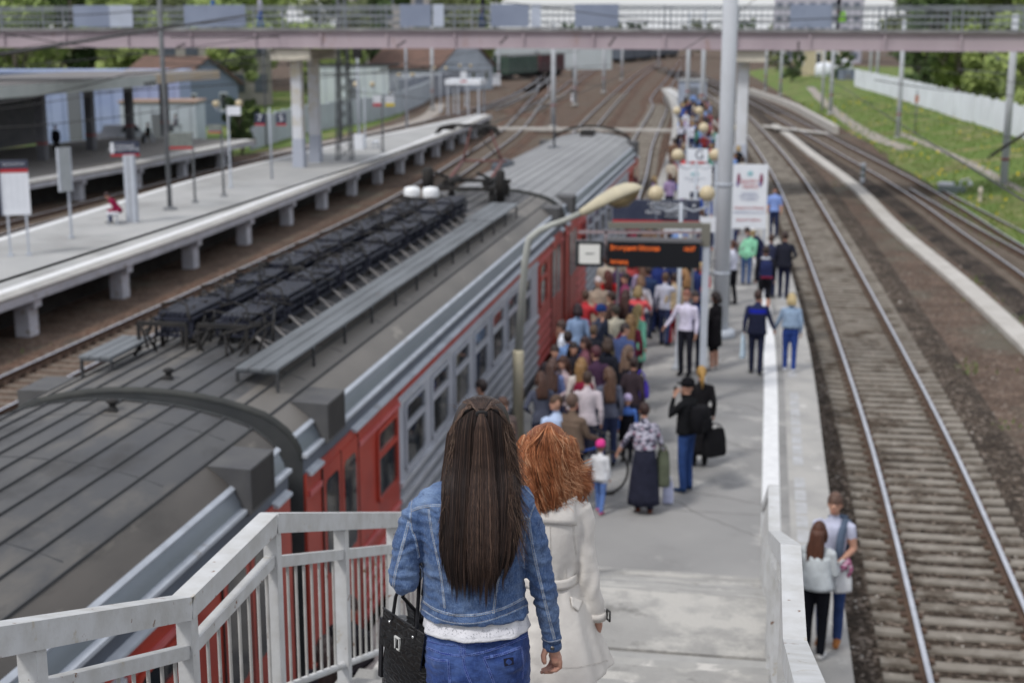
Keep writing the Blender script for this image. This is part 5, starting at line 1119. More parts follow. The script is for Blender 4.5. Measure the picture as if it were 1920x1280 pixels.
# left: the wood behind the far platform
for i,X,Y,s,wh in [(0,-62,112,1.1,'nearest the canopy roof'),(2,-70,128,1.3,'above the blue shed, left one'),(0,-66,142,1.3,'above the blue shed, middle one'),(1,-76,150,1.5,'above the blue shed, darkest'),(0,-60,156,1.2,'behind the gabled house'),(2,-73,170,1.6,'behind the gabled house, olive'),(0,-68,184,1.4,'behind the kiosk'),(1,-82,190,1.7,'far behind the blue shed'),(2,-60,200,1.4,'left of the bridge pier'),
  (0,-86,132,1.6,'at the left edge above the canopy'),(1,-92,160,1.8,'at the left edge, rear row'),(2,-95,200,2.0,'at the left edge, rearmost'),(0,-78,215,1.8,'behind the bridge railing, left part'),(1,-66,232,1.7,'behind the bridge panels, left part'),(2,-92,240,2.2,'tallest behind the left bridge railing'),(2,-56,250,1.6,'behind the brown roofed house, left'),(1,-75,270,2.1,'far behind the pier'),(0,-58,285,1.7,'far behind the brown roofed house'),
  (0,-74,118,1.5,'between the canopy and the bridge, front'),(0,-80,142,1.7,'between the canopy and the bridge, rear'),(0,-98,175,2.0,'rising over the far left of the bridge'),(2,-110,220,2.6,'rising over the left bridge end'),(1,-84,225,2.3,'rising over the second bridge panel'),(0,-72,198,1.8,'rising over the third bridge panel')]: T(i,X,Y,s,wh)
for i,X,Y,s,wh in ((3,-47.5,150,.9,'filling the gap between the pale fence and the brown roofed house'),(0,-50,158,.95,'behind the pale panel fence'),(3,-52,176,1.0,'just left of the large brown roofed house'),(1,-36.2,96,.36,'shaped like a dark bush beside the bridge pier'),(1,-37.2,99,.28,'low and bushy right of the bridge pier')): T(i,X,Y,s,wh)
HZ_ = 'in the distant line of trees below the sky gap'
for k in range(16):
    o_ = tree([1,2,2,1][k%4], Vector((-62+k*7+rg.uniform(-2,2), 470+rg.uniform(-20,40), ZG)), rg.uniform(.75,1.15), rg.uniform(0,6.28), 'distant tree '+HZ_)
for i,X,Y,s,wh in ((2,30,330,1.8,'behind the yellow house, right'),(1,40,340,2.0,'behind the yellow house, far right'),(2,2,300,.6,'behind the thick mast'),(1,4,240,.6,'like a bush left of the yellow house'),(1,11.5,236,.62,'like a bush right of the yellow house')): T(i,X,Y,s,wh)
for i,X,Y,s,wh,dz in ((0,21.5,124,1.0,'overhanging the fence, middle',-1.2),(0,22.5,112,1.05,'overhanging the fence beside the edge mast',-1.4),(3,19.8,138,1.3,'overhanging the fence, left',-1.4),(0,24,132,1.3,'behind the fence, second row left',-.6),(1,30,150,1.7,'behind the fence, second row middle',-.6),(2,26,165,1.7,'behind the fence, above its far half',-.6),(1,36,128,2.0,'right edge, rear',-.6),(2,30,104,1.5,'right edge above the mast',-.8),(1,22,190,1.6,'behind the far end of the fence',-.6),(1,30,205,2.1,'over the bridge near the sky gap',-.6),(2,40,180,2.4,'tallest over the bridge on the right',-.6),(1,24,225,1.7,'beyond the far fence end',-.6),(3,27,99,1.3,'low by the right edge',-1.2),(0,33,90,1.5,'nearest at the right edge',-1),(1,44,150,2.4,'right edge, rearmost',-.6),(0,19.6,156,1.0,'just behind the fence beside the slim mast',-1.2),(2,34,160,2.2,'over the bridge railing, right part',-.6),(1,40,215,2.6,'over the bridge railing beside the sky gap',-.6),(0,30,118,1.7,'behind the overhanging trees',-.6),(2,50,185,2.8,'over the right end of the bridge',-.6),(1,17.5,175,.8,'dark between fence and tanks',-1)): T(i,X,Y,s,wh,-.6,1,dz)
# ================================================================== PEOPLE
def rgb(r, g, b): return tuple(((v/255+.055)/1.055)**2.4 if v > 10 else v/3294.6 for v in (r, g, b))
def cloth(c, stripe=None):
    k = 'cloth_%d_%d_%d' % tuple(c)+(stripe or '')
    if k in K: return K[k]
    l = rgb(*c); d = tuple(x*.72 for x in l)
    if stripe: m = mat(k, l, rgb(*{'p': (150,70,110), 'g': (55,58,75)}[stripe]), sc=16, rough=.9, lim=(.48,.52), stretch=(1,1,2.2), spec=.15)
    else: m = mat(k, l, d, sc=7, rough=.9, bump=.5, bs=14, spec=.15)
    K[k] = m; return m
def hairm(c):
    k = 'hair_%d_%d_%d' % tuple(c)
    if k in K: return K[k]
    l = rgb(*c); K[k] = mat(k, l, tuple(x*.5 for x in l), sc=28, rough=.5, stretch=(1,1,.12), bump=.6, bs=60, spec=.35); return K[k]
SK = [mat('skin_light',(.50,.285,.205),(.44,.235,.165),sc=6,rough=.55,spec=.35), mat('skin_tan',(.40,.215,.145),(.34,.175,.12),sc=6,rough=.55,spec=.35)]
m_eye = C('eye_dark',(.03,.02,.018),rough=.3); m_lip = C('lip',(.36,.12,.10),rough=.5)
def remesh(mb, vox, smooth=3, fac=.5):
    me = mb.mesh('tmp', [m_eye]); o = bpy.data.objects.new('tmp', me); COL.objects.link(o)
    r_ = o.modifiers.new('r', 'REMESH'); r_.mode = 'VOXEL'; r_.voxel_size = vox; r_.use_smooth_shade = True
    if smooth: s = o.modifiers.new('s', 'SMOOTH'); s.factor = fac; s.iterations = smooth
    dg = bpy.context.evaluated_depsgraph_get(); dg.update(); out = bpy.data.meshes.new_from_object(o.evaluated_get(dg))
    bpy.data.objects.remove(o); bpy.data.meshes.remove(me); out.materials.clear(); return out
POSE = {   # per side: elbow, wrist, tip  (x mirrored for the left), knee, ankle
 'down': ((.225,-.03,1.14),(.235,.04,.89),(.23,.07,.79)), 'front': ((.22,.0,1.15),(.10,.20,1.05),(.03,.26,1.07)), 'phone': ((.25,.15,1.22),(.12,.17,1.48),(.08,.13,1.58)),
 'hold': ((.22,.02,1.14),(.19,.27,1.13),(.16,.35,1.15)), 'carry': ((.24,-.03,1.13),(.26,.03,.88),(.26,.05,.79)), 'out': ((.30,-.01,1.17),(.40,.12,1.0),(.44,.18,.93)), 'push': ((.22,.08,1.17),(.24,.36,1.05),(.24,.44,1.03)), 'low': ((.26,.08,1.14),(.34,.20,.92),(.36,.24,.83)), 'hip': ((.30,-.08,1.16),(.19,.08,1.05),(.14,.14,1.03))}
def figure(h, pose=('down','down'), step=0., lean=0., fem=False, sit=False, vox=.02, turn=0., mats=None, slv=1., legs='long', hem=.90, fingers=False, face=False, child=False):
    """one continuous body mesh (x right, y forward), painted with materials 0 skin 1 top 2 bottom 3 shoes"""
    s = h/1.75; mb = MB(); bones = []
    sw = .165 if fem else .182; hw = 1.04 if fem else .97
    def lx_(p):                                           # lean about the hips
        x, y, z = p
        if lean and z > .9: c_, s_ = math.cos(lean), math.sin(lean); y, z = y*c_+(z-.93)*s_, .93+(z-.93)*c_-y*s_
        if sit: z -= .47; 
        return (x, y, z)
    tor = [(.86,.125*hw,.095),(.93,.165*hw,.118),(1.0,.158*hw,.112),(1.08,.135,.10),(1.16,.138,.10),(1.26,.155,.112),(1.34,.168,.115),(1.40,.160 if fem else .172,.105),(1.445,.105,.082),(1.48,.062,.062)]
    if child: tor = [(z,a*.93,b*1.02) for z,a,b in tor]
    mb.loft([[lx_((rx*math.cos(j*.3927),ry*math.sin(j*.3927),z)) for j in range(16)] for z, rx, ry in tor])
    bones.append((lx_((0,0,.93)),lx_((0,0,1.40)),.14,'torso')); bones.append((lx_((0,0,1.44)),lx_((0,.0,1.47)),.085,'torso'))
    hk = 1.22 if child else 1.
    rt = Matrix.Rotation(turn, 3, 'Z')
    def hd(x, y, z): q = rt@Vector((x*hk, y*hk, 0)); return lx_((q.x, q.y, 1.50+(z-1.50)*hk))
    mb.tube([lx_((0,0,1.44)),lx_((0,.01,1.50)),hd(0,.015,1.57)],[.058,.052,.052],10)
    for c, r_ in (((0,.012,1.655),(.076,.094,.108)),((0,.045,1.60),(.056,.062,.072)),((0,.07,1.565),(.032,.035,.025))):
        mb.ell(hd(*c), tuple(v*hk for v in r_), 14, 10)
    mb.tube([hd(0,.095,1.66),hd(0,.118,1.625),hd(0,.10,1.61)],[.010,.014,.010],6)
    for sx in (-1,1): mb.ell(hd(sx*.078,.005,1.635),(.012,.022,.03),8,6)
    bones.append((lx_((0,0,1.50)),hd(0,.01,1.56),.055,'head')); bones.append((hd(0,.02,1.60),hd(0,.01,1.70),.085,'head'))
    for k, sx in ((0,-1),(1,1)):
        sh = lx_((sx*sw,0,1.395)); e, w_, t_ = [lx_((sx*q[0],q[1],q[2])) for q in POSE[pose[k]]]
        bul = .006 if slv else 0
        mb.tube([lx_((sx*sw*.72,0,1.405)),sh,tuple(Vector(sh).lerp(Vector(e),.5)),e,tuple(Vector(e).lerp(Vector(w_),.4)),w_],[.06,.058+bul,.05+bul,.042+bul,.040+bul,.029],10)
        V = (Vector(t_)-Vector(w_)); 
        mb.tube([w_, tuple(Vector(w_)+V*.35), tuple(Vector(w_)+V*.75), t_],[.027,.036,.032,.016],8,sq=.62)
        bones += [(lx_((sx*sw*.9,0,1.40)),e,.05,'arm'),(e,w_,.04,'fore'),(w_,t_,.04,'hand')]
        st_ = step*(1 if k == 0 else -1)
        if sit: hp=(sx*.088,0,.46); kn=(sx*.11,.40,.47); an=(sx*.10,.38,.09); to=(sx*.105,.53,.04)
        else: hp=(sx*.088,0,.90); kn=(sx*(.095),.02+st_*.22+abs(step)*.06,.50); an=(sx*.09,-.01+st_*.48,.09+(.05*step if st_ < 0 else 0)); to=(sx*.10,.15+st_*.48,.04+(0 if st_ >= 0 else .0))
        th = 1.06 if fem else 1.; hp2 = Vector(hp).lerp(Vector(kn),.45); cf = Vector(kn).lerp(Vector(an),.35)
        lf_ = .006 if legs == 'long' else 0
        mb.tube([hp,tuple(hp2),kn,tuple(cf),an],[.094*th,.080*th,.058+lf_,.056+lf_,.042+lf_*2],12)
        mb.tube([(an[0],an[1]-.05,an[2]-.04),(an[0],an[1]+.03,an[2]-.035),to],[.042,.046,.034],8,sq=.8)
        mb.tube([an,(an[0],an[1],an[2]-.05)],[.042,.045],8)
        bones += [(hp,kn,.08,'thigh'),(kn,(an[0],an[1],an[2]+.03),.05,'shin'),((an[0],an[1]-.03,.045),to,.045,'foot')]
    me = remesh(mb, vox/s if s > .8 else vox*.8, 3)
    n = len(me.polygons); cen = np.empty(n*3); me.polygons.foreach_get('center', cen); cen = cen.reshape(-1,3)
    D = []; T_ = []
    for a, b, r_, lb in bones:
        a = np.array(a); b = np.array(b); ab = b-a; t = np.clip(((cen-a)@ab)/(ab@ab+1e-9),0,1); D.append(np.linalg.norm(cen-(a+t[:,None]*ab),axis=1)-r_); T_.append(t)
    idx = np.argmin(np.array(D),axis=0); T_ = np.array(T_)[idx,np.arange(n)]; lab = np.array([b[3] for b in bones])[idx]
    mi = np.zeros(n,dtype=np.int32); hz = hem-.47 if sit else hem
    for L_ in ('torso','thigh'): mi[lab==L_] = np.where(cen[lab==L_][:,2] > hz, 1, 2)
    mi[lab=='torso'] = np.where((cen[lab=='torso'][:,2] > hz) | (lean > .3), 1, 2)
    mi[lab=='shin'] = 2; mi[lab=='foot'] = 3
    if legs == 'short': mi[lab=='shin'] = 0
    if legs == 'bare': mi[lab=='shin'] = 0; 
    a_ = lab=='arm'; mi[a_] = 1 if slv >= .5 else np.where(T_[a_] < .5+slv, 1, 0)
    a_ = lab=='fore'; mi[a_] = np.where(T_[a_] < (slv-.5)*2, 1, 0) if slv > .5 else 0
    me.polygons.foreach_set('material_index', mi)
    for m_ in mats: me.materials.append(m_)
    me.transform(Matrix.Scale(s, 4))
    if fingers:
        fb = MB()
        for k, sx in ((0,-1),(1,1)):
            e, w_, t_ = [Vector(lx_((sx*q[0],q[1],q[2]))) for q in POSE[pose[k]]]; V = (t_-w_); L_ = V.normalized(); side = L_.cross(Vector((sx,0,0))).normalized(); inn = Vector((-sx,0,0))
            for f_, (o_, ln) in enumerate(((-.026,.062),(-.009,.072),(.009,.068),(.025,.052))):
                b0 = w_+V*.72+side*o_; fb.tube([b0, b0+L_*ln*.55+inn*.004, b0+L_*ln+inn*.022],[.0085,.008,.006],5)
            b0 = w_+V*.3+side*-.028; fb.tube([b0, b0+L_*.03-side*.022+inn*.01, b0+L_*.055-side*.022+inn*.02],[.010,.009,.007],5)
        f2_ = fb.mesh('fg', [mats[0]]); f2_.transform(Matrix.Scale(s,4)); bm = bmesh.new(); bm.from_mesh(me); bm.from_mesh(f2_); bm.to_mesh(me); bm.free(); bpy.data.meshes.remove(f2_)
    return me, (lambda x, y, z: Vector(hd(x, y, z))*s), (lambda p: Vector(lx_(p))*s), s
def hair(kind, hd, lx_, s, m_, hk=1.):
    out = []
    def cap(r=(.086,.104,.112), c=(0,.004,1.668), lo=.03, zf=1.665):
        mb = MB(); mb.ell((0,0,0), (1,1,1), 16, 12); f2 = []; v2 = [Vector(v) for v in mb.v]
        keep = []
        for i, f in enumerate(mb.f):
            q = sum((v2[j] for j in f), Vector())/len(f); P_ = (q.x*r[0]+c[0], q.y*r[1]+c[1], q.z*r[2]+c[2])
            if (P_[1] > .035 and P_[2] < zf) or P_[2] < 1.575+lo or (abs(P_[0]) > .05 and P_[1] > .0 and P_[2] < 1.64): continue
            keep.append(f)
        mb2 = MB(); mb2.add([hd(v.x*r[0]*hk_+c[0], v.y*r[1]*hk_+c[1], v.z*r[2]*hk_+c[2]) for v in v2], keep, 0, True); return mb2
    hk_ = 1.
    if kind in ('short','long','pony','bob','bun','longback','thin'):
        mb = cap(lo=.0 if kind != 'thin' else .05, r=(.086,.104,.112) if kind != 'bob' else (.10,.118,.122))
        out.append(('hair', mb))
    if kind in ('long','longback','bob'):
        ze = {'long':1.30,'longback':1.16,'bob':1.52}[kind]; mb = out[0][1]; rings = []; N = 7
        for i in range(N+1):
            z = 1.69+(ze-1.69)*i/N; w_ = (.086+.028*math.sin(i/N*2.4)) if kind != 'bob' else .10; d = .05-.018*i/N; yc = -.055-.045*math.sin(min(1,i/N*1.6)*1.5)
            if z > 1.5: pts = [hd(w_*math.cos(j*.5236)*(1+.05*math.sin(j*5)), yc+d*math.sin(j*.5236), z) for j in range(12)]
            else: pts = [lx_((w_*math.cos(j*.5236)*(1+.08*math.sin(j*5+i)), yc+d*math.sin(j*.5236), z)) for j in range(12)]
            rings.append(pts)
        mb.loft(rings)
        for sx in (-1,1):
            mb.tube([hd(sx*.075,.01,1.68),hd(sx*.088,.01,1.60),hd(sx*.092,-.01,1.52)],[.02,.026,.014],6)
    if kind == 'pony': out[0][1].tube([hd(0,-.09,1.69),hd(0,-.15,1.66),hd(0,-.15,1.55),hd(0,-.11,1.40)],[.025,.035,.035,.01],8)
    if kind == 'bun': out[0][1].ell(hd(0,-.09,1.73),(.045,.045,.045),8,6)
    if kind in ('cap','hat'):
        mb = MB(); mb.loft([[hd(r*.092*math.cos(j*.3927), .004+r*.108*math.sin(j*.3927), z) for j in range(16)] for r, z in ((1.02,1.655),(1.03,1.70),(.9,1.755),(.5,1.785),(.05,1.79))])
        if kind == 'cap': mb.loft([[hd(.07*math.cos(j*.5236), .10+.085*max(0,math.sin(j*.5236)), z) for j in range(12)] for z in (1.672,1.684)])
        out.append(('cap' if kind == 'cap' else 'hat', mb))
    return out
BODIES = {}
def person(label, loc, h=1.72, rz=0, pose=('down','down'), top=(60,60,70), bottom=(40,45,60), shoes=(40,38,38), hr=('short',(60,45,38)), hat=None, fem=False, step=.0, lean=0., sit=False, slv=1., legs='long', hem=.90, vox=.021, skin=0, skirt=None, coat=None, face=False, fingers=False, child=False, turn=0., topm=None, group='people on the main platform', vest=None, z=0, scarf=None):
    p = Vector((loc[0], loc[1], z)); o = thing('person', label, 'person', p, R(rz), group)
    mats = [SK[skin], topm or cloth(top), cloth(bottom), cloth(shoes)]
    me, hd, lx_, s = figure(h, pose, step, lean, fem, sit, vox, R(turn), mats, slv, legs, hem, fingers, face, child)
    ob = bpy.data.objects.new('body', me); COL.objects.link(ob); ob.parent = o
    hk = 1.22 if child else 1
    if hr: 
        for nm, mb in hair(hr[0], hd, lx_, s, None): mb.build(nm, hairm(hr[1]), o, world=False)
    if hat:
        for nm, mb in hair(hat[0], hd, lx_, s, None): mb.build(nm, cloth(hat[1]), o, world=False)
    if skirt:                       # (colour, top z, bottom z, flare, material override)
        c_, z1, z0, fl = skirt[:4]; rings = []
        for i in range(9):
            t = i/8; z = z1+(z0-z1)*t; rx = (.145+.03*math.sin(min(t*3,1.57)))*(1+fl*t); ry = (.112+.02*math.sin(min(t*3,1.57)))*(1+fl*1.1*t)
            rings.append([lx_((rx*math.cos(j*.2618)*(1+.05*t*math.sin(j*3)), (.02 if t > .3 else 0)+ry*math.sin(j*.2618)*(1+.06*t*math.sin(j*3+1)), z)) for j in range(24)])
        mb = MB(); mb.loft(rings, cap=False); q = mb.build('skirt', cloth(c_), o, world=False); sm = q.modifiers.new('t','SOLIDIFY'); sm.thickness = .008
    if coat:                        # open hanging coat/jacket body below the waist
        c_, z1, z0, fl = coat; rings = []
        for i in range(10):
            t = i/9; z = z1+(z0-z1)*t; rx = (.178-.02*math.sin(t*3.14)+.02*t)*(1+fl*t*.3); ry = (.125+.012*t)*(1+fl*t*.3)
            rings.append([lx_((rx*math.cos(j*.2618)*(1+.02*math.sin(j*4+i*.5)), ry*math.sin(j*.2618)*(1+.02*math.sin(j*3)), z)) for j in range(24)])
        mb = MB(); mb.loft(rings, cap=False); q = mb.build('coat', cloth(c_), o, world=False); sm = q.modifiers.new('t','SOLIDIFY'); sm.thickness = .012
    if scarf: mb = MB(); mb.tube([lx_((.09*math.cos(j*.5),.085*math.sin(j*.5),1.46)) for j in range(13)], .035, 6); mb.build('scarf', cloth(scarf), o, world=False)
    if face:
        for sx in (-1,1): mb = MB(); mb.ell(hd(sx*.030,.092,1.645),(.011,.006,.007),8,5); mb.build('eye', m_eye, o, world=False)
        for sx in (-1,1): mb = MB(); mb.tube([hd(sx*.016,.101,1.662),hd(sx*.044,.090,1.664)],.004,5); mb.build('eyebrow', hairm(hr[1] if hr else (80,60,50)), o, world=False)
        mb = MB(); mb.tube([hd(-.022,.097,1.583),hd(0,.104,1.581),hd(.022,.097,1.583)],[.003,.006,.003],5); mb.build('mouth', m_lip, o, world=False)
    o['_h'] = h
    return o
def att(o, x, y, z):       # a point of a person's own frame, in the world (scaled by height)
    s = o['_h']/1.75; return Vector(o.location)+Matrix.Rotation(o.rotation_euler[2],3,'Z')@Vector((x*s,y*s,z*s))
def backpack(o, label, c, c2=None, sz=(.30,.15,.42), z=1.22, y=-.19, pocket=None):
    b = thing('backpack', label, 'backpack', att(o,0,y,z), o.rotation_euler[2], 'bags carried by people'); w_, d, h = sz; rings = []
    for t, k in ((-.5,.75),(-.42,.95),(0,1.05),(.35,.98),(.47,.8),(.5,.4)): rings.append([(w_/2*k*math.copysign(abs(math.cos(j*.3927))**.6,math.cos(j*.3927)), d/2*k*math.copysign(abs(math.sin(j*.3927))**.6,math.sin(j*.3927)), t*h) for j in range(16)])
    mb = MB(); mb.loft(rings); mb.build('bag_body', cloth(c), b, world=False)
    mb = MB(); mb.obox((0,-d/2-.012,-h*.18),(w_*.78,.04,h*.42)); mb.build('front_pocket', cloth(pocket or c2 or c), b, world=False)
    mb = MB()
    for sx in (-1,1): mb.tube([(sx*.09,d/2-.02,h*.42),(sx*.12,d/2+.06,h*.46),(sx*.13,d/2+.20,h*.2),(sx*.14,d/2+.14,-h*.25),(sx*.12,d/2,-h*.4)],.014,5)
    mb.build('strap', cloth(c2 or c), b, world=False); return b
def handbag(name, label, p, c, sz=(.30,.10,.28), rz=0, strap=.25, m_=None, cat='bag', taper=.85):
    b = thing(name, label, cat, p, rz, 'bags carried by people'); w_, d, h = sz; rings = []
    for t, k in ((0,.94),(.1,1.02),(.6,1.0),(.95,taper),(1.,taper*.9)): rings.append([(w_/2*k*math.copysign(abs(math.cos(j*.3927))**.5,math.cos(j*.3927)), d/2*k*math.copysign(abs(math.sin(j*.3927))**.5,math.sin(j*.3927))*(1.1-.5*t), -h+t*h) for j in range(16)])
    mb = MB(); mb.loft(rings); mb.build('bag_body', m_ or cloth(c), b, world=False)
    mb = MB()
    for s_ in (-1,1): mb.tube([(-w_*.28,s_*d*.3,-.02),(-w_*.22,s_*d*.2,strap*.6),(0,0,strap),(w_*.22,s_*d*.2,strap*.6),(w_*.28,s_*d*.3,-.02)],.009,5)
    mb.build('handle', m_ or cloth(c), b, world=False); return b
F = lambda x, y, z=0: Pz(x, y, z)                   # feet at this pixel
def Hd(x, y, h): q = Pz(x, y, h); return Vector((q.x, q.y, 0))     # top of head at this pixel
DJ = (70,95,135); NAVY = (38,44,72); BLK = (26,26,30)
# ---- right side of the platform, going away
o = person('man in royal blue and navy jacket walking away, holding hands with the blonde woman', F(1416,702), 1.78, -3, ('carry','low'), (42,48,80), (36,40,62), BLK, ('short',(70,52,48)), step=.22, fingers=True, coat=((34,38,60),1.30,.86,.05), hem=.86, vox=.018)
mb = MB(); mb.loft([[(rx*math.cos(j*.2618),ry*math.sin(j*.2618),z*1.017) for j in range(24)] for z, rx, ry in ((1.24,.185,.135),(1.32,.195,.137),(1.385,.19,.125))],cap=False); mb.build('shoulder_band', cloth((28,40,160)), o, world=False)
handbag('shopping_bag','white and teal shopping bag in the left hand of the man in blue',att(o,-.27,.03,.78),(60,110,130),(.26,.10,.45),R(80),.08,cloth((205,225,240)))
person('blonde woman in pale denim jacket, blue jeans and white sneakers walking away', F(1479,697), 1.66, 2, ('low','down'), (150,172,198), (48,72,140), (225,228,235), ('bob',(205,185,140)), fem=True, step=.16, coat=((150,172,198),1.38,1.02,0), hem=1.0, vox=.018, fingers=True)
o = person('man in black jacket and shorts walking away, seen between the couple and the banner', F(1432,592), 1.76, 5, ('down','down'), (36,36,44), (30,30,36), (215,215,220), ('short',(60,48,45)), legs='short', step=.2, scarf=(200,205,215))
backpack(o, 'navy backpack with red trim on the man in black shorts', (44,52,92), (44,52,92), pocket=(40,46,84)); 
mb = MB(); mb.obox((0,-.27,-.165),(.30,.05,.03)); bp = mb.build('trim', cloth((140,45,70)), bpy.data.objects['backpack'], world=False)
person('man in long black jacket and dark navy trousers walking at the platform edge', F(1468,560), 1.80, -8, ('down','hip'), (38,40,52), (34,38,62), BLK, ('short',(65,50,48)), step=.15, coat=((38,40,52),1.36,.84,.15), hem=.86)
person('person in dark jacket half hidden beyond the man with the navy backpack', Hd(1447,440,1.72), 1.72, 10, ('down','down'), (52,56,80), NAVY, BLK, ('short',(75,55,50)))
person('woman bending forward in a mint green jacket and blue jeans below the banner', F(1398,535), 1.66, -20, ('down','down'), (140,205,170), (75,98,140), (110,112,120), ('short',(150,130,90)), fem=True, lean=R(38), hem=.88)
person('person in navy jacket bending beside the woman in mint green', F(1424,528), 1.72, 50, ('down','down'), (34,38,66), (45,50,80), BLK, ('short',(50,42,42)), lean=R(45))
person('man in light blue shirt and dark jeans beyond the banner, right of it', F(1450,446), 1.78, 170, ('down','down'), (140,165,225), (38,48,80), BLK, ('short',(60,50,50)), hem=.92, slv=.5)
person('woman in white shirt and black trousers standing right of the thick mast', F(1371,572), 1.70, 60, ('down','front'), (215,218,235), (26,26,32), BLK, ('pony',(90,60,50)), fem=True, hem=.98, step=.12)
o = person('woman in black coat with bare legs and white shoes beside the thick mast', F(1338,693), 1.66, 60, ('front','front'), (26,24,28), (26,24,28), (215,210,205), ('bob',(40,30,30)), fem=True, skirt=((26,24,28),1.25,.55,.18), legs='bare', hem=.2)
handbag('shoulder_bag','small red bag held by the woman in the black coat',att(o,.2,.22,1.12),(190,60,45),(.12,.06,.08),0,.05)
# ---- the couple by the right railing
o = person('man in pale t-shirt with grey pullover over his shoulder, facing the long haired woman', F(1553,1207), 1.84, 168, ('front','hold'), (196,200,222), (52,72,118), (165,110,65), ('short',(105,80,68)), slv=.0, hem=.93, vox=.014, face=True, fingers=True, turn=0, lean=0)
s_ = o['_h']/1.75; mb = MB(); mb.tube([Vector(v)*s_ for v in ((-.12,-.17,.95),(-.15,-.18,1.2),(-.14,-.10,1.40),(-.12,.02,1.45),(-.10,.12,1.34),(-.09,.16,1.15),(-.09,.15,1.02))],[.07,.075,.06,.055,.055,.055,.03],10,sq=.6); mb.tube([Vector(v)*s_ for v in ((.06,-.02,1.47),(-.02,-.10,1.46),(-.12,-.08,1.45))],[.03,.04,.05],8); mb.build('pullover', cloth((92,106,126)), o, world=False)
o2 = person('woman with long auburn hair in a white blouse and black trousers by the right railing', F(1524,1234), 1.63, -20, ('hold','hold'), (196,202,206), (20,22,30), (222,222,222), ('longback',(92,58,44)), fem=True, hem=.96, vox=.014, fingers=True, coat=((205,212,216),1.36,.93,.1))
handbag('shoulder_bag','white bag with flowered scarf held between the couple by the right railing',att(o2,.24,.25,1.12),(220,222,225),(.22,.12,.26),R(20),.12,taper=.7)
b_ = bpy.data.objects.get('shoulder_bag.001'); mb = MB(); mb.tube([(-.06,.0,-.02),(0,-.05,.05),(.06,.02,.09),(.09,.0,.0),(.05,-.04,-.08)],[.03,.04,.045,.04,.02],7); mb.build('scarf', cloth((180,150,165),'p'), b_, world=False)
# ---- middle foreground group
o = person('man in black jacket, black cap and jeans holding a phone to his face', F(1285,922), 1.80, 62, ('phone','phone'), (24,25,28), (52,78,132), (36,56,88), None, hat=('cap',(20,20,24)), face=True, fingers=True, vox=.016, hem=.95, coat=((24,25,28),1.35,.94,.0))
bp = backpack(o, 'black rucksack on the back of the man in the cap', (22,22,26), (22,22,26), (.34,.22,.42), 1.18, -.22)
mb = MB(); q = att(o,-.02,.21,1.55); mb.obox((0,0,0),(.07,.012,.15)); ph = mb.build('phone', m_led); ph.location = q; ph.rotation_euler = (0,0,o.rotation_euler[2]); tag(ph,'black phone held by the man in the cap','phone')
person('woman in black behind the man in the cap, blonde ponytail showing', Hd(1300,697,1.68)+Vector((.12,.35,0)), 1.68, 10, ('down','down'), (28,27,30), (26,26,28), BLK, ('pony',(190,150,85)), fem=True, skirt=((26,25,28),1.0,.25,.5))
handbag('tote_bag','large black bag hanging behind the man in the cap',att(o,.16,-.38,1.02),(22,22,25),(.40,.18,.42),R(40),.1)
m_blouse = mat('patterned_blouse', rgb(176,174,188), rgb(62,62,78), sc=14, rough=.9, lim=(.47,.53), stretch=(1,1,1.6), c4=rgb(150,90,110), sc4=11, lim4=(.60,.63), spec=.15)
o = person('woman in grey patterned blouse and long dark skirt reaching toward the child', F(1207,962), 1.66, 12, ('out','low'), (120,120,140), (38,40,56), (95,55,40), ('short',(60,40,36)), fem=True, lean=R(13), slv=.75, topm=m_blouse, hem=.95, skirt=((44,46,62),1.06,.16,.40), fingers=True, vox=.016, step=.1)
mb = MB(); s_=o['_h']/1.75; mb.loft([[Vector((rx*math.cos(j*.2618),.10*t+ry*math.sin(j*.2618),z))*s_ for j in range(24)] for z, rx, ry, t in ((1.06,.175,.14,.2),(1.12,.180,.142,.35),(1.22,.19,.14,.6),(1.32,.198,.135,.9),(1.38,.18,.11,1.05))],cap=False); mb.build('blouse', m_blouse, o, world=False)
handbag('tote_bag','olive green cloth bag beside the woman in the long skirt',att(o,.30,.10,.98),(92,98,82),(.20,.24,.52),R(10),.1)
handbag('shopping_bag','white and lilac plastic bag beside the olive bag',F(1252,945)+Vector((0,0,.36)),(205,210,240),(.16,.07,.34),R(5),.1)
person('small child in pink hat and white jacket holding on beside the bicycle', F(1124,962), 1.08, -15, ('out','down'), (226,228,232), (100,130,190), (215,90,130), ('short',(120,90,70)), hat=('hat',(228,70,150)), child=True, step=.3, vox=.018, fem=True, coat=((226,228,232),1.42,.86,.25), hem=.8)
o = person('man in brown pullover and black trousers pushing the bicycle', Hd(1073,740,1.80)+Vector((0,0,0)), 1.80, -30, ('push','push'), (112,96,84), (26,26,30), (60,40,50), ('short',(105,85,75)), step=.45, vox=.018, coat=((112,96,84),1.36,.95,.0))
o = person('man in light blue shirt looking back over his left shoulder toward the camera', Hd(1044,742,1.76), 1.76, 30, ('down','hold'), (190,208,240), (40,48,80), BLK, ('short',(92,70,55)), turn=95, face=True, vox=.016, fingers=True, hem=.95)
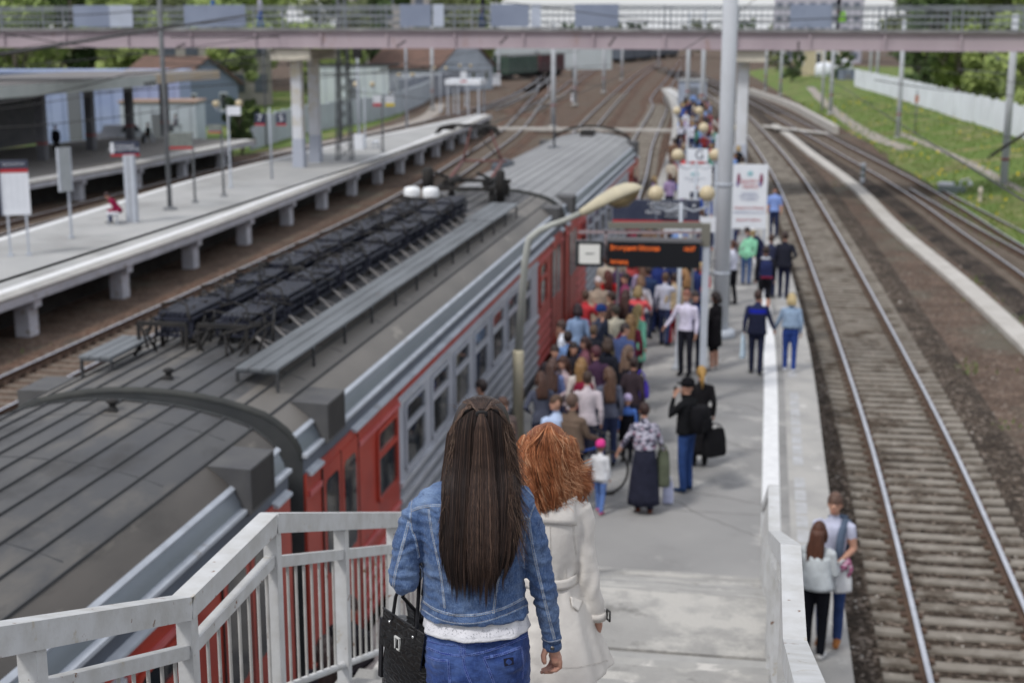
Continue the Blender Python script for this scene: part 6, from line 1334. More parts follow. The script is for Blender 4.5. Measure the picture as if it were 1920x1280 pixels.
# bicycle
bc = F(1142,925); bo = thing('bicycle','blue bicycle with dark wheels wheeled through the crowd','bicycle',bc,R(35))
for nm, x in (('wheel',.0),('wheel',-1.02)):
    mb = MB(); mb.tube([(x+.33*math.cos(j*.2618),0,.34+.33*math.sin(j*.2618)) for j in range(25)],.02,6,cap=False); wl_ = mb.build(nm, m_black, bo, world=False)
    mb = MB()
    for j in range(14): a_ = j*.4488; mb.tube([(x,.02 if j%2 else -.02,.34),(x+.32*math.cos(a_),0,.34+.32*math.sin(a_))],.0018,4)
    mb.tube([(x,-.05,.34),(x,.05,.34)],.02,6); mb.build('spokes', m_trim, wl_, world=False)
mb = MB()
for a_, b_ in (((0,0,.34),(-.10,0,.62)),((-.10,0,.62),(-.16,0,.80)),((-.14,0,.66),(-.55,0,.34)),((-.15,0,.78),(-.68,0,.72)),((-.55,0,.34),(-.70,0,.80)),((-.55,0,.34),(-1.02,0,.34)),((-.68,0,.72),(-1.02,0,.34))): mb.tube([a_,b_],.017,6)
mb.build('frame', C('bike_blue',(.03,.08,.35),rough=.35), bo, world=False)
mb = MB(); mb.tube([(-.16,0,.8),(-.15,0,.98),(-.12,0,1.0)],.014,6); mb.tube([(-.14,-.28,1.0),(-.12,0,1.0),(-.14,.28,1.0)],.013,6); mb.build('handlebar', m_black, bo, world=False)
mb = MB(); mb.ell((-.72,0,.86),(.13,.07,.035),10,6); mb.build('saddle', m_black, bo, world=False)
mb = MB(); mb.tube([(-.55,-.08,.22),(-.55,0,.34),(-.55,.08,.46)],.012,5); mb.lathe([(.09,0),(.09,.006)],(0,0,0),12); mb.build('crank', m_black, bo, world=False)
# dense group by the train doors
CR = [
 (1176,650,1.70,20,dict(top=(30,30,38),bottom=(28,28,34),hr=('longback',(118,96,82)),fem=True,coat=((30,30,38),1.38,.80,.1)),'woman in black jacket with long ash brown hair, seen from behind'),
 (1122,652,1.74,15,dict(topm=None,top=(72,50,72),bottom=(48,66,104),hr=('short',(88,48,56)),pose=('down','front')),'person in dark plaid shirt and jeans with reddish hair'),
 (1090,672,1.68,25,dict(top=(215,205,200),bottom=(38,40,60),hr=('longback',(158,122,80)),fem=True),'girl with long golden brown hair and a burgundy backpack'),
 (1040,648,1.70,175,dict(top=(60,55,60),bottom=(40,40,50),hr=('short',(60,45,42)),face=True),'dark haired person facing the camera by the train, left of the group'),
 (1076,643,1.66,165,dict(top=(45,42,50),bottom=(36,36,46),hr=('long',(48,36,36)),fem=True,face=True),'dark haired woman facing the camera beside the girl with golden hair'),
 (1037,672,1.64,10,dict(top=(112,128,175),bottom=(60,75,120),hr=('longback',(98,76,70)),fem=True),'girl in lilac blue denim with long brown hair at the platform edge'),
 (1064,602,1.74,40,dict(top=(225,230,242),bottom=(50,55,85),hr=('short',(78,60,56)),slv=.0),'man in bright white t-shirt close to the train doors'),
 (1084,572,1.68,10,dict(top=(150,175,212),bottom=(70,85,125),hr=('bob',(52,36,42)),fem=True),'woman in light blue top with curly dark hair near the doors'),
 (1121,572,1.76,190,dict(top=(60,66,84),bottom=(45,50,70),hr=None,hat=('hat',(44,70,130)),face=True),'man in blue cap facing the camera'),
 (1113,612,1.64,20,dict(top=(36,38,46),bottom=(40,40,52),hr=('short',(100,80,62)),fem=True),'woman in black top with light brown hair below the man in the blue cap'),
 (1155,574,1.66,15,dict(top=(222,216,196),bottom=(180,160,130),hr=('short',(80,74,66)),fem=True),'slim person in cream clothes in the middle of the group'),
 (1165,608,1.72,30,dict(top=(70,84,125),bottom=(40,44,66),hr=('short',(58,48,48)),lean=R(14)),'person in blue denim jacket leaning forward'),
 (1192,573,1.70,5,dict(top=(120,190,165),bottom=(45,38,45),hr=('longback',(170,148,100)),fem=True,skirt=((118,190,165),1.2,.62,.30)),'woman in mint green dress with long blonde hair'),
 (1183,590,1.64,20,dict(top=(92,32,50),bottom=(60,30,40),hr=('longback',(140,110,75)),fem=True),'girl in burgundy beside the mint green dress'),
 (1197,538,1.66,10,dict(top=(235,100,105),bottom=(60,60,80),hr=('bob',(160,138,98)),fem=True,slv=.5),'woman in coral top with short blonde hair'),
 (1122,520,1.72,165,dict(top=(172,155,140),bottom=(120,105,95),hr=('short',(215,205,205)),coat=((175,158,142),1.38,.7,.2),face=True),'white haired person in a long beige coat facing the camera'),
 (1140,507,1.70,30,dict(top=(190,40,42),bottom=(40,40,50),hr=('long',(95,50,45)),fem=True),'woman in bright red jacket beside the beige coat'),
 (1171,513,1.74,150,dict(top=(135,65,95),bottom=(60,50,70),hr=('short',(58,44,44)),pose=('hold','hold'),face=True),'person in maroon shirt holding a white round bundle'),
 (1157,488,1.70,10,dict(top=(80,60,90),bottom=(50,50,70),hr=None,hat=('hat',(170,60,150))),'person in a bright purple hat'),
 (1205,492,1.72,20,dict(top=(165,150,180),bottom=(90,90,120),hr=('long',(120,90,75)),fem=True),'woman in pale lilac top under the departure display'),
 (1216,500,1.70,5,dict(top=(46,62,96),bottom=(40,48,70),hr=('short',(70,55,50))),'person in dark denim left of the tall man in the blue suit'),
 (1286,505,1.66,10,dict(top=(50,55,70),bottom=(45,45,60),hr=('long',(165,125,85)),fem=True),'woman with golden hair behind the man in the white shirt'),
 (1264,480,1.76,0,dict(top=(40,50,84),bottom=(36,42,66),hr=('short',(50,42,42))),'dark dressed man directly under the middle of the departure display'),
 (903,713,1.76,20,dict(top=(88,82,76),bottom=(50,50,60),hr=('short',(44,34,34))),'dark haired man in olive grey walking beside the train windows'),
 (940,742,1.68,160,dict(top=(120,105,100),bottom=(60,60,70),hr=('short',(90,65,55)),face=True,fem=True),'pale faced woman close behind the dark haired woman on the stairs'),
 (958,790,1.66,150,dict(top=(150,135,130),bottom=(70,65,70),hr=('short',(110,85,70)),fem=True),'person in beige by the foot of the cream lamp pole'),
 (1058,668,1.66,160,dict(top=(178,160,165),bottom=(60,60,80),hr=('long',(78,52,44)),fem=True),'woman in dusty pink among the group by the train'),
 (1102,700,1.70,-30,dict(top=(200,190,196),bottom=(44,46,62),hr=('short',(70,52,44))),'person in pale pinkish grey close behind the burgundy backpack'),
 (1142,690,1.66,40,dict(top=(96,100,118),bottom=(50,58,88),hr=('longback',(104,78,64)),fem=True),'woman in grey with brown hair right of the burgundy backpack'),
 (1066,622,1.72,-40,dict(top=(120,150,200),bottom=(44,46,60),hr=('short',(52,40,38))),'man in light blue jacket below the man in the white t-shirt'),
 (1100,632,1.64,120,dict(top=(140,92,104),bottom=(60,56,70),hr=('long',(66,44,42)),fem=True,face=True),'woman in dull rose top turned sideways in the group'),
 (1140,636,1.68,0,dict(top=(34,36,46),bottom=(36,40,54),hr=('bob',(70,54,46)),fem=True),'person in black with bobbed hair in the middle of the group'),
 (1147,548,1.72,60,dict(top=(84,66,60),bottom=(46,46,60),hr=('short',(64,48,42))),'man in brown jacket beside the slim cream figure'),
 (1098,546,1.70,-20,dict(top=(190,60,66),bottom=(52,54,70),hr=('short',(88,66,54))),'person in red near the train doors'),
 (1205,520,1.64,15,dict(top=(210,205,212),bottom=(70,72,96),hr=('bob',(128,98,76)),fem=True),'woman in off white behind the coral top'),
 (1172,545,1.70,25,dict(top=(58,50,74),bottom=(42,44,62),hr=('longback',(74,50,46)),fem=True),'woman in plum top with dark hair left of the coral top'),
 (1248,512,1.68,-15,dict(top=(188,190,206),bottom=(58,66,100),hr=('short',(96,74,60))),'person in pale grey right of the tall man in the blue suit'),
 (1016,700,1.64,30,dict(top=(84,88,104),bottom=(48,50,66),hr=('long',(86,60,50)),fem=True),'woman in grey blue close to the dark gap beside the train'),
 (1186,672,1.60,-10,dict(top=(60,50,56),bottom=(44,44,56),hr=('short',(56,40,38)),fem=True),'person in dark brown beside the woman with ash brown hair'),
]
OBJ = {}
rp = random.Random(12)
for hx, hy, h, rz, kw, lb in CR:
    kw = dict(kw); kw.setdefault('pose', (rp.choice(['down','hip','front','hold','down']), rp.choice(['down','hold','carry','front','phone']))); kw.setdefault('step', rp.uniform(-.22,.22)); kw.setdefault('lean', R(rp.uniform(-3,9))); rz += rp.uniform(-48,48); kw.setdefault('turn', rp.uniform(-50,50)); kw.setdefault('vox', .02); OBJ[lb[:20]] = person(lb, Hd(hx, hy, h), h, rz, kw.pop('pose', ('down','down')), shoes=kw.pop('shoes', BLK), **kw)
o = [v for k, v in OBJ.items() if k.startswith('girl with long golde')][0]
backpack(o, 'burgundy backpack on the girl with golden brown hair', (120,28,52), (100,24,44), (.34,.24,.46), 1.14, -.23)
o = [v for k, v in OBJ.items() if k.startswith('person in maroon shi')][0]; mb = MB(); mb.ell((0,0,0),(.13,.12,.13),12,8); q = mb.build('bundle', cloth((225,215,235))); q.location = att(o,0,.36,1.22); tag(q,'white round bundle held by the person in the maroon shirt','bundle')
o = [v for k, v in OBJ.items() if k.startswith('woman in black jacke')][0]; handbag('shoulder_bag','blue and purple bag at the right side of the woman in the black jacket',att(o,.26,.0,1.15),(90,70,190),(.30,.16,.30),R(30),.2); handbag('shoulder_bag','small pale blue pouch on the black jacket',att(o,.12,-.17,1.28),(165,175,235),(.09,.05,.18),0,.05)
o = person('man in dark blue suit standing tall below the departure display', F(1232,623), 1.84, 200, ('down','down'), (44,58,118), (40,52,100), BLK, ('short',(60,48,45)), coat=((44,58,118),1.38,.84,.1), hem=.86)
o = person('balding man in white and pink shirt and black trousers facing the camera', F(1284,704), 1.80, 160, ('down','out'), (222,216,238), (36,36,46), BLK, ('thin',(150,100,85)), face=True, fingers=True, vox=.018, hem=.95)
person('person in red trousers beside the balding man', F(1262,648), 1.66, 30, ('down','down'), (190,170,140), (178,52,50), (90,100,110), ('short',(60,45,42)), fem=True)
person('man in dark navy jacket beside the balding man, by the display post', F(1300,700), 1.74, 185, ('down','front'), (46,56,98), (34,38,58), BLK, ('short',(60,48,48)), face=True)
person('tall man in navy blue jacket behind the display post', Hd(1304,488,1.82), 1.82, 10, ('down','down'), (46,58,108), (38,46,80), BLK, ('short',(60,48,48)), hem=.86)
o = person('small child in a pink waistcoat and blue sweater with brown hair', Hd(1034,700,1.22), 1.22, 20, ('down','down'), (120,140,200), (60,90,200), (90,90,110), ('short',(112,90,74)), child=True, vox=.018, coat=((232,60,140),1.40,1.0,.1))
o = person('small child wearing a white and lilac cap carried in the crowd', Hd(1177,745,1.10), 1.10, 180, ('down','down'), (90,130,210), (30,30,40), BLK, None, hat=('hat',(205,190,225)), child=True, vox=.018, coat=((24,24,30),1.30,.6,.3))
person('dark haired person in black standing below the stair railing', Hd(655,1120,1.72), 1.72, 165, ('front','down'), (30,28,34), (34,34,42), BLK, ('short',(66,44,42)), face=True, vox=.018)
person('woman in dark jacket seen low between the railing bars', Hd(610,1195,1.66), 1.66, 30, ('down','down'), (36,34,42), (30,30,40), BLK, ('long',(50,38,38)), fem=True)
# ---- people elsewhere
g_far = 'people on the island and far platforms'
person('person in burgundy top crouching forward on the small white bench', pb+Vector((.25,.1,0)), 1.78, 95, ('front','front'), (135,30,66), (40,56,110), BLK, ('short',(60,40,40)), sit=True, lean=R(38), group=g_far, fem=True)
person('person in black standing on the far platform beside the notice board', Pz(107,292,0), 1.74, 190, ('down','down'), (26,27,34), (24,25,32), BLK, ('short',(40,34,34)), coat=((26,27,34),1.38,.8,.1), group=g_far)
person('person in black sitting on the far platform between the columns', Pz(279,268,0), 1.74, 150, ('front','front'), (28,30,34), (30,32,38), BLK, ('short',(40,34,34)), sit=True, group=g_far)
person('person in pale jacket sitting near the end of the far platform', Pz(405,248,0)+Vector((-3,0,0)), 1.68, 150, ('front','front'), (120,120,130), (60,62,72), BLK, ('short',(60,50,44)), sit=True, group=g_far)
def seat(label, p): bench(label, p, R(60), .9, m_dkpole)
seat('dark seat under the person in black on the far platform', Pz(279,268,0)); seat('dark seat at the end of the far platform', Pz(405,248,0)+Vector((-3,0,0)))
def onb(label, px, **kw): q = Py(px, 30, 73.2); return person(label, (q.x, 73.2), z=bz(q.x)+.14, group='people on the footbridge', **kw)
onb('person in black jacket and jeans walking on the footbridge, left of the middle', 905, h=1.74, rz=90, top=(30,30,40), bottom=(50,70,120), step=.2)
onb('person in white top and blue jeans on the left part of the footbridge', 488, h=1.70, rz=90, top=(190,190,205), bottom=(70,110,190), hr=('short',(70,40,50)), step=.2)
o = onb('person in black on the footbridge right of the blue panel', 1572, h=1.76, rz=90, top=(28,28,34), bottom=(90,90,96), step=.1)
handbag('shopping_bag','bright lime green bag carried across the footbridge',att(o,.0,-.15,.85),(140,205,60),(.42,.2,.5),R(0),.1)
onb('person in blue shorts at the top of the left footbridge', 400, h=1.70, rz=-90, top=(70,110,170), bottom=(70,110,170), step=.1)
# ---- far crowd: tiny figures, copies of a few bodies in clothes of their own
TPL = []
rg = random.Random(41)
for i, (fem, ps, lg, hk_, st_) in enumerate((( False,('down','down'),'long','short',.1),(True,('down','front'),'long','long',.0),(False,('front','down'),'long','short',.2),(True,('down','down'),'long','longback',.1),(False,('down','hip'),'long','thin',.0),(True,('front','front'),'long','bob',.05))):
    mats = [SK[0], cloth((120,120,130)), cloth((50,55,75)), cloth(BLK)]
    me, hd, lx_, s = figure(1.72, ps, st_, 0, fem, False, .03, 0, mats, 1., lg, .92)
    TPL.append((me, [mb.mesh(nm, [hairm((90,70,60))]) for nm, mb in hair(hk_, hd, lx_, s, None)]))
TOPS = [((215,218,232),'white'),((46,52,84),'navy'),((30,30,36),'black'),((130,160,215),'light blue'),((150,60,80),'wine red'),((196,186,170),'beige'),((90,150,135),'sea green'),((170,150,190),'lilac'),((95,95,105),'grey'),((205,90,90),'coral'),((60,90,170),'royal blue'),((120,95,80),'brown')]
HRS = [(60,45,40),(95,70,58),(150,122,85),(45,36,36),(120,90,70),(185,160,115)]
spots = []
tries = 0
while len(spots) < 118 and tries < 20000:
    tries += 1; y = 33+95*rg.random()**1.15; xl, xr = xat(lE,y)+.5, xat(rE,y)-.5
    x = xl+(xr-xl)*(rg.random()**(1.25 if y < 75 else 1.0))*(.60 if y < 44 else .80 if y < 60 else .97)
    if all((x-a)**2+((y-b)*.8)**2 > .36 for a, b in spots) and abs(x+.85)+abs(y-33.1) > 1.0: spots.append((x, y))
spots.sort(key=lambda q: q[1])
for i, (x, y) in enumerate(spots):
    me, hs = TPL[rg.randrange(6)]; (tc_, tn) = TOPS[rg.randrange(len(TOPS))]; bt = [(44,56,96),(34,36,46),(70,84,120),(110,100,95),(40,42,60)][rg.randrange(5)]
    zone = 'just beyond the destination board' if y < 46 else 'around the globe lamps' if y < 66 else 'under the footbridge' if y < 84 else 'beyond the footbridge'
    o = thing('person', '%s figure in a %s top in the distant crowd %s' % ('small' if y < 66 else 'tiny', tn, zone), 'person', (x, y, 0), rg.choice([0,0,0,R(180),R(90),R(-60)])+rg.uniform(-.4,.4), 'distant crowd on the main platform'); k_ = rg.uniform(.93,1.06); o.scale = (k_,)*3
    b = bpy.data.objects.new('body', me); COL.objects.link(b); b.parent = o
    for sl_, m_ in ((1, cloth(tc_)), (2, cloth(bt))): b.material_slots[sl_].link = 'OBJECT'; b.material_slots[sl_].material = m_
    hc = HRS[rg.randrange(6)]
    for hm in hs: hb = bpy.data.objects.new('hair', hm); COL.objects.link(hb); hb.parent = o; hb.material_slots[0].link = 'OBJECT'; hb.material_slots[0].material = hairm(hc)
# ================================================================== THE TWO WOMEN ON THE STAIRS
eR = Vector((_ca, _sa, 0)); eF = Vector((-_sa, _ca, 0))
def Wd(x, y, D):                                   # point of the vertical plane at horizontal distance D ahead of the camera
    X = x-960; Y = y-640; dn = Y*_cp+FPX*_sp; fw = FPX*_cp-Y*_sp; k = D/fw
    return eR*(X*k)+eF*D+Vector((0,0,CH-dn*k))
def cur(rows, y):                                  # interpolate a table of rows by its first column (smooth)
    for a, b in zip(rows[:-1], rows[1:]):
        if y <= b[0]:
            t = max(0, (y-a[0])/(b[0]-a[0])); return [u+(v-u)*t for u, v in zip(a[1:], b[1:])]
    return list(rows[-1][1:])
def torso(mb, rows, D, n=40, power=1., sub=2, m=0, cap=True, wob=None):
    ys = []
    for a, b in zip(rows[:-1], rows[1:]):
        for k in range(sub): ys.append(a[0]+(b[0]-a[0])*k/sub)
    ys.append(rows[-1][0]); rings = []
    for y in ys:
        xl, xr, db, df = cur(rows, y); a, b = Wd(xl, y, D), Wd(xr, y, D); c = (a+b)/2; w_ = (b-a).length/2; ring = []
        for j in range(n):
            an = 2*math.pi*j/n; cx_ = math.cos(an); sx_ = math.sin(an)
            px = math.copysign(abs(cx_)**power, cx_); py = math.copysign(abs(sx_)**power, sx_); o_ = wob(an, y) if wob else 0
            ring.append(c+eR*(px*(w_+o_))+eF*(py*((df if sx_ > 0 else db)+o_)))
        rings.append(ring)
    mb.loft(rings, m=m, cap=cap); return rings
def dwarp(me, fn):
    me.update(); n = len(me.vertices); co = np.empty(n*3); me.vertices.foreach_get('co', co); co = co.reshape(-1,3)
    nr = np.empty(n*3); me.vertices.foreach_get('normal', nr); nr = nr.reshape(-1,3)
    d = np.array([fn(Vector(c)) for c in co]); co += nr*d[:,None]; me.vertices.foreach_set('co', co.ravel()); me.update()
def obj_from(me, name, mats, parent):
    for m_ in (mats if isinstance(mats, (list,tuple)) else [mats]): me.materials.append(m_)
    off = Vector((0,0,0)); r = parent
    while r is not None: off += Vector(r.location); r = r.parent
    me.transform(Matrix.Translation(-off)); o = bpy.data.objects.new(name, me); COL.objects.link(o); o.parent = parent
    for p in me.polygons: p.use_smooth = True
    return o, off
from mathutils.bvhtree import BVHTree
class Skin:                                        # drops points of the cloth's surface under chosen lines
    def __init__(s, o, off): s.b = BVHTree.FromObject(o, bpy.context.evaluated_depsgraph_get()); s.off = off
    def hit(s, x, y):
        r = Vector(_ray(x, y)).normalized(); h = s.b.ray_cast(Vector((0,0,CH))-s.off, r)
        return (h[0]+s.off, h[1]) if h[0] is not None else (None, None)
    def line(s, pts, k=10):
        P = []; P2 = [Vector((a, b, 0)) for a, b in pts]
        for i in range(len(P2)-1):
            p0, p1, p2, p3 = P2[max(i-1,0)], P2[i], P2[i+1], P2[min(i+2,len(P2)-1)]; m1 = (p2-p0)*.5; m2 = (p3-p1)*.5
            for j in range(k): t = j/k; P.append(p1*(2*t**3-3*t*t+1)+m1*(t**3-2*t*t+t)+p2*(-2*t**3+3*t*t)+m2*(t**3-t*t))
        P.append(P2[-1]); out = [s.hit(q.x, q.y) for q in P]; return [(a, n_) for a, n_ in out if a is not None]
def seam(mbs, sk, pts, w_=.0045, lift=.0012, stitch=True, k=10, sgap=.0052):
    """a raised felled seam plus one or two rows of thread lying on the cloth"""
    L_ = sk.line(pts, k)
    runs = [[]]
    for q in L_:
        if runs[-1] and (q[0]-runs[-1][-1][0]).length > .05: runs.append([])
        runs[-1].append(q)
    for run in runs:
        if len(run) < 3: continue
        ring = []; sides = []
        for i, (p, n_) in enumerate(run):
            t = (run[min(i+1,len(run)-1)][0]-run[max(i-1,0)][0]).normalized(); s_ = n_.cross(t).normalized(); sides.append((s_, n_, t))
            ring.append([p-s_*w_-n_*.001, p-s_*w_*.7+n_*lift, p+s_*w_*.7+n_*lift, p+s_*w_-n_*.001])
        mbs[0].loft(ring, closed=False, m=0)
        if stitch:
            for sg in ((-1,1) if stitch == 2 else (1,)):
                for i in range(len(run)-1):
                    p, q = run[i][0]+sides[i][0]*sg*sgap*.62+sides[i][1]*(lift+.0006), run[i+1][0]+sides[i+1][0]*sg*sgap*.62+sides[i+1][1]*(lift+.0006)
                    n2 = max(1, int((q-p).length/.0042))
                    for j in range(n2):
                        a = p+(q-p)*(j/n2); b = p+(q-p)*((j+.62)/n2); mbs[1].beam(a, b, .0011, .0009, up=sides[i][1])
def denim(name, base, fade, dark, wsc=900, fz=7., lim=(.45,.7)):
    m = bpy.data.materials.new(name); m.use_nodes = True; n = m.node_tree.nodes; L = m.node_tree.links; b = n['Principled BSDF']
    b.inputs['Roughness'].default_value = .88; b.inputs['Specular IOR Level'].default_value = .2; b.inputs['Sheen Weight'].default_value = .12
    tc = n.new('ShaderNodeTexCoord')
    def nz(sc, det, st=(1,1,1), ro=.6):
        mp = n.new('ShaderNodeMapping'); mp.inputs['Scale'].default_value = st; L.new(tc.outputs['Object'], mp.inputs[0]); t = n.new('ShaderNodeTexNoise'); t.inputs['Scale'].default_value = sc; t.inputs['Detail'].default_value = det; t.inputs['Roughness'].default_value = ro; L.new(mp.outputs[0], t.inputs['Vector']); return t.outputs['Fac']
    def mr(f_, a, c): r_ = n.new('ShaderNodeMapRange'); r_.inputs['From Min'].default_value = a; r_.inputs['From Max'].default_value = c; L.new(f_, r_.inputs['Value']); return r_.outputs[0]
    def mx(f_, A, B):
        x = n.new('ShaderNodeMix'); x.data_type = 'RGBA'; L.new(f_, x.inputs['Factor'])
        if isinstance(A, tuple): x.inputs['A'].default_value = A+(1,)
        else: L.new(A, x.inputs['A'])
        x.inputs['B'].default_value = B+(1,); return x.outputs['Result']
    c = mx(mr(nz(fz, 6), *lim), base, fade); c = mx(mr(nz(fz*1.7, 7, (1,1,.6)), .52, .72), c, dark)
    c = mx(mr(nz(420, 2, (1,1,.15)), .45, .95), c, fade); c = mx(mr(nz(420, 2, (.15,.15,1)), .5, 1.0), c, dark)
    L.new(c, b.inputs['Base Color'])
    bp = n.new('ShaderNodeBump'); bp.inputs['Strength'].default_value = .55; bp.inputs['Distance'].default_value = .006; L.new(nz(42, 5, (1,1,.8)), bp.inputs['Height'])
    b2 = n.new('ShaderNodeBump'); b2.inputs['Strength'].default_value = .35; b2.inputs['Distance'].default_value = .001; L.new(nz(520, 2), b2.inputs['Height']); L.new(bp.outputs[0], b2.inputs['Normal']); L.new(b2.outputs[0], b.inputs['Normal'])
    return m
m_den = denim('denim_washed', rgb(61,85,126), rgb(126,148,180), rgb(36,53,88), fz=8, lim=(.46,.78)); m_denseam = denim('denim_seam', rgb(104,128,164), rgb(158,174,198), rgb(46,64,98), fz=55)
m_thr = C('thread_pale', rgb(182,176,170), rough=.9); m_jean = denim('jeans_royal', rgb(38,60,116), rgb(72,96,152), rgb(24,38,82), fz=10, lim=(.42,.62)); m_jseam = denim('jeans_seam', rgb(40,60,130), rgb(98,122,180), rgb(18,26,66), fz=60)
m_jthr = C('thread_blue', rgb(120,136,190), rough=.9)
m_tee = mat('tee_lace', rgb(226,226,230), rgb(205,206,212), sc=9, rough=.9, bump=.5, bs=35, spec=.15)
m_lace = mat('tee_lace_print', rgb(222,222,228), rgb(160,162,168), sc=130, rough=.9, lim=(.54,.66), stretch=(1,1,1), spec=.15)
m_coat = mat('trench_cotton', rgb(220,216,210), rgb(207,202,196), sc=5, rough=.85, bump=.2, bs=18, spec=.2)
m_skin = mat('skin_near', (.52,.29,.215), (.46,.235,.17), sc=18, rough=.45, spec=.4, bump=.25, bs=220, c3=(.50,.20,.16), sc3=30, lim3=(.6,.75))
def ns(p, s, st=(1,1,1), seed=0): return noise.noise(Vector((p.x*s*st[0]+seed, p.y*s*st[1], p.z*s*st[2]+seed*.7)))
DW = 4.55
foot1 = eR*((900-960)/2583*DW)+eF*DW; foot1 = Vector((foot1.x, foot1.y, ZL+.128))
w1 = thing('person', 'woman in faded denim jacket with very long dark hair, seen from behind on the stairs', 'person', foot1, 0, 'women walking down the stairs')
# ---- body
SL = [(797,944,0,.042),(778,968,-.005,.050),(764,1015,-.02,.050),(757,1078,-.03,.050)]
LF = [(757,1082,-.03,.050),(762,1080,.06,.046),(775,1068,.17,.042),(790,1050,.27,.036)]
SR = [(974,950,0,.044),(988,974,-.002,.052),(999,1010,-.004,.052),(1009,1062,-.005,.0475),(1020,1106,.0,.043),(1028,1152,.012,.038),(1034,1196,.03,.0315),(1035,1209,.034,.0305)]
def armtube(mb, A, k=1., D=DW, n=14, add=0): mb.tube([Wd(x, y, D+d) for x, y, d, r in A], [r*k+add for x, y, d, r in A], n)
JR = [(884,868,940,.050,.05),(896,850,954,.066,.06),(906,818,974,.080,.074),(916,797,991,.094,.088),(930,783,1003,.104,.095),(948,780,1004,.112,.102),(975,785,993,.122,.112),(1010,788,987,.126,.118),(1050,792,983,.122,.115),(1088,793,983,.117,.110),(1115,791,986,.123,.116),(1146,788,992,.134,.124)]
mb = MB(); torso(mb, [(a,(b+c)/2-(c-b)*.44,(b+c)/2+(c-b)*.44,d*.86,e*.86) for a,b,c,d,e in JR], DW)
armtube(mb, SL, .6); armtube(mb, LF, .66); armtube(mb, SR, .66)
hc = Wd(902,812,DW+.015); mb.ell(hc, (.074,.092,.108), 18, 14); mb.ell(hc+eF*.035+Vector((0,0,-.06)), (.056,.062,.07), 14, 10); mb.tube([hc+Vector((0,0,-.03)),Wd(902,905,DW-.01)],[.055,.056],12)
mb.tube([hc+eF*.085,hc+eF*.108-Vector((0,0,.03)),hc+eF*.09-Vector((0,0,.045))],[.01,.014,.01],8)
for s_ in (-1,1): mb.ell(hc+eR*s_*.077-Vector((0,0,.02)), (.012,.022,.03), 8, 6)
pel = [(1120,800,982,.10,.10),(1165,797,990,.112,.11),(1210,796,993,.122,.115),(1260,797,993,.122,.11)]
torso(mb, [(a,b+8,c-8,d*.9,e*.9) for a,b,c,d,e in pel], DW)
def legs(mb, k):
    for s_ in (-1,1):
        hip = Wd(895+s_*46,1262,DW); kn = hip+Vector((0,0,-.40))+eF*.05*(1 if s_ > 0 else .0)+eR*s_*-.005; an = kn+Vector((0,0,-.40+(.0)))-eF*.03*(1 if s_ > 0 else 1); 
        an.z = foot1.z+.09 if s_ < 0 else foot1.z+.09-.128; an += eF*(.20 if s_ > 0 else 0); kn += eF*(.08 if s_ > 0 else 0)
        mb.tube([hip+Vector((0,0,.05)),hip,(hip+kn)/2,kn,(kn*.6+an*.4),an],[.092*k,.095*k,.078*k,.058*k,.055*k,.042*k],14)
        if k < .95: mb.tube([an-eF*.05-Vector((0,0,.04)),an+eF*.05-Vector((0,0,.045)),an+eF*.16-Vector((0,0,.055))],[.04,.042,.03],10); 
        else: SHOES.append(an.copy())
legs(mb, .86); me = remesh(mb, .009, 4)
hb = MB()                                                       # right hand
H_ = lambda x, y, d=0.: Wd(x, y, DW+.034+d)
hb.tube([H_(1034,1196),H_(1035,1212,.002),H_(1040,1224,.012),H_(1043,1234,.016),H_(1043,1241,.018)],[.026,.0235,.027,.029,.022],14,sq=.70)
for (b_, m_, q_, t_), r0 in zip((((1050,1240,.0),(1050,1250,.002),(1042,1256,.004),(1029,1257,.003)),((1046,1240,.012),(1044,1252,.012),(1034,1258,.012),(1019,1260,.010)),((1041,1238,.026),(1037,1250,.026),(1028,1256,.024),(1013,1260,.020)),((1036,1235,.038),(1032,1245,.038),(1026,1252,.035),(1015,1255,.030))),(.0082,.009,.0093,.0088)):
    hb.tube([H_(b_[0]-3,b_[1]-10,b_[2]),H_(*b_),H_(*m_),H_(*q_),H_(*t_)],[r0*1.15,r0*1.12,r0,r0*.92,r0*.62],10)
hb.tube([H_(1032,1212,-.006),H_(1023,1218,-.012),H_(1019,1228,-.016),H_(1020,1238,-.018),H_(1022,1244,-.018)],[.016,.0125,.0105,.0095,.006],10)
hm_ = remesh(hb, .0024, 2); bm = bmesh.new(); bm.from_mesh(me); bm.from_mesh(hm_); bm.to_mesh(me); bm.free(); bpy.data.meshes.remove(hm_)
obj_from(me, 'body', m_skin, w1)
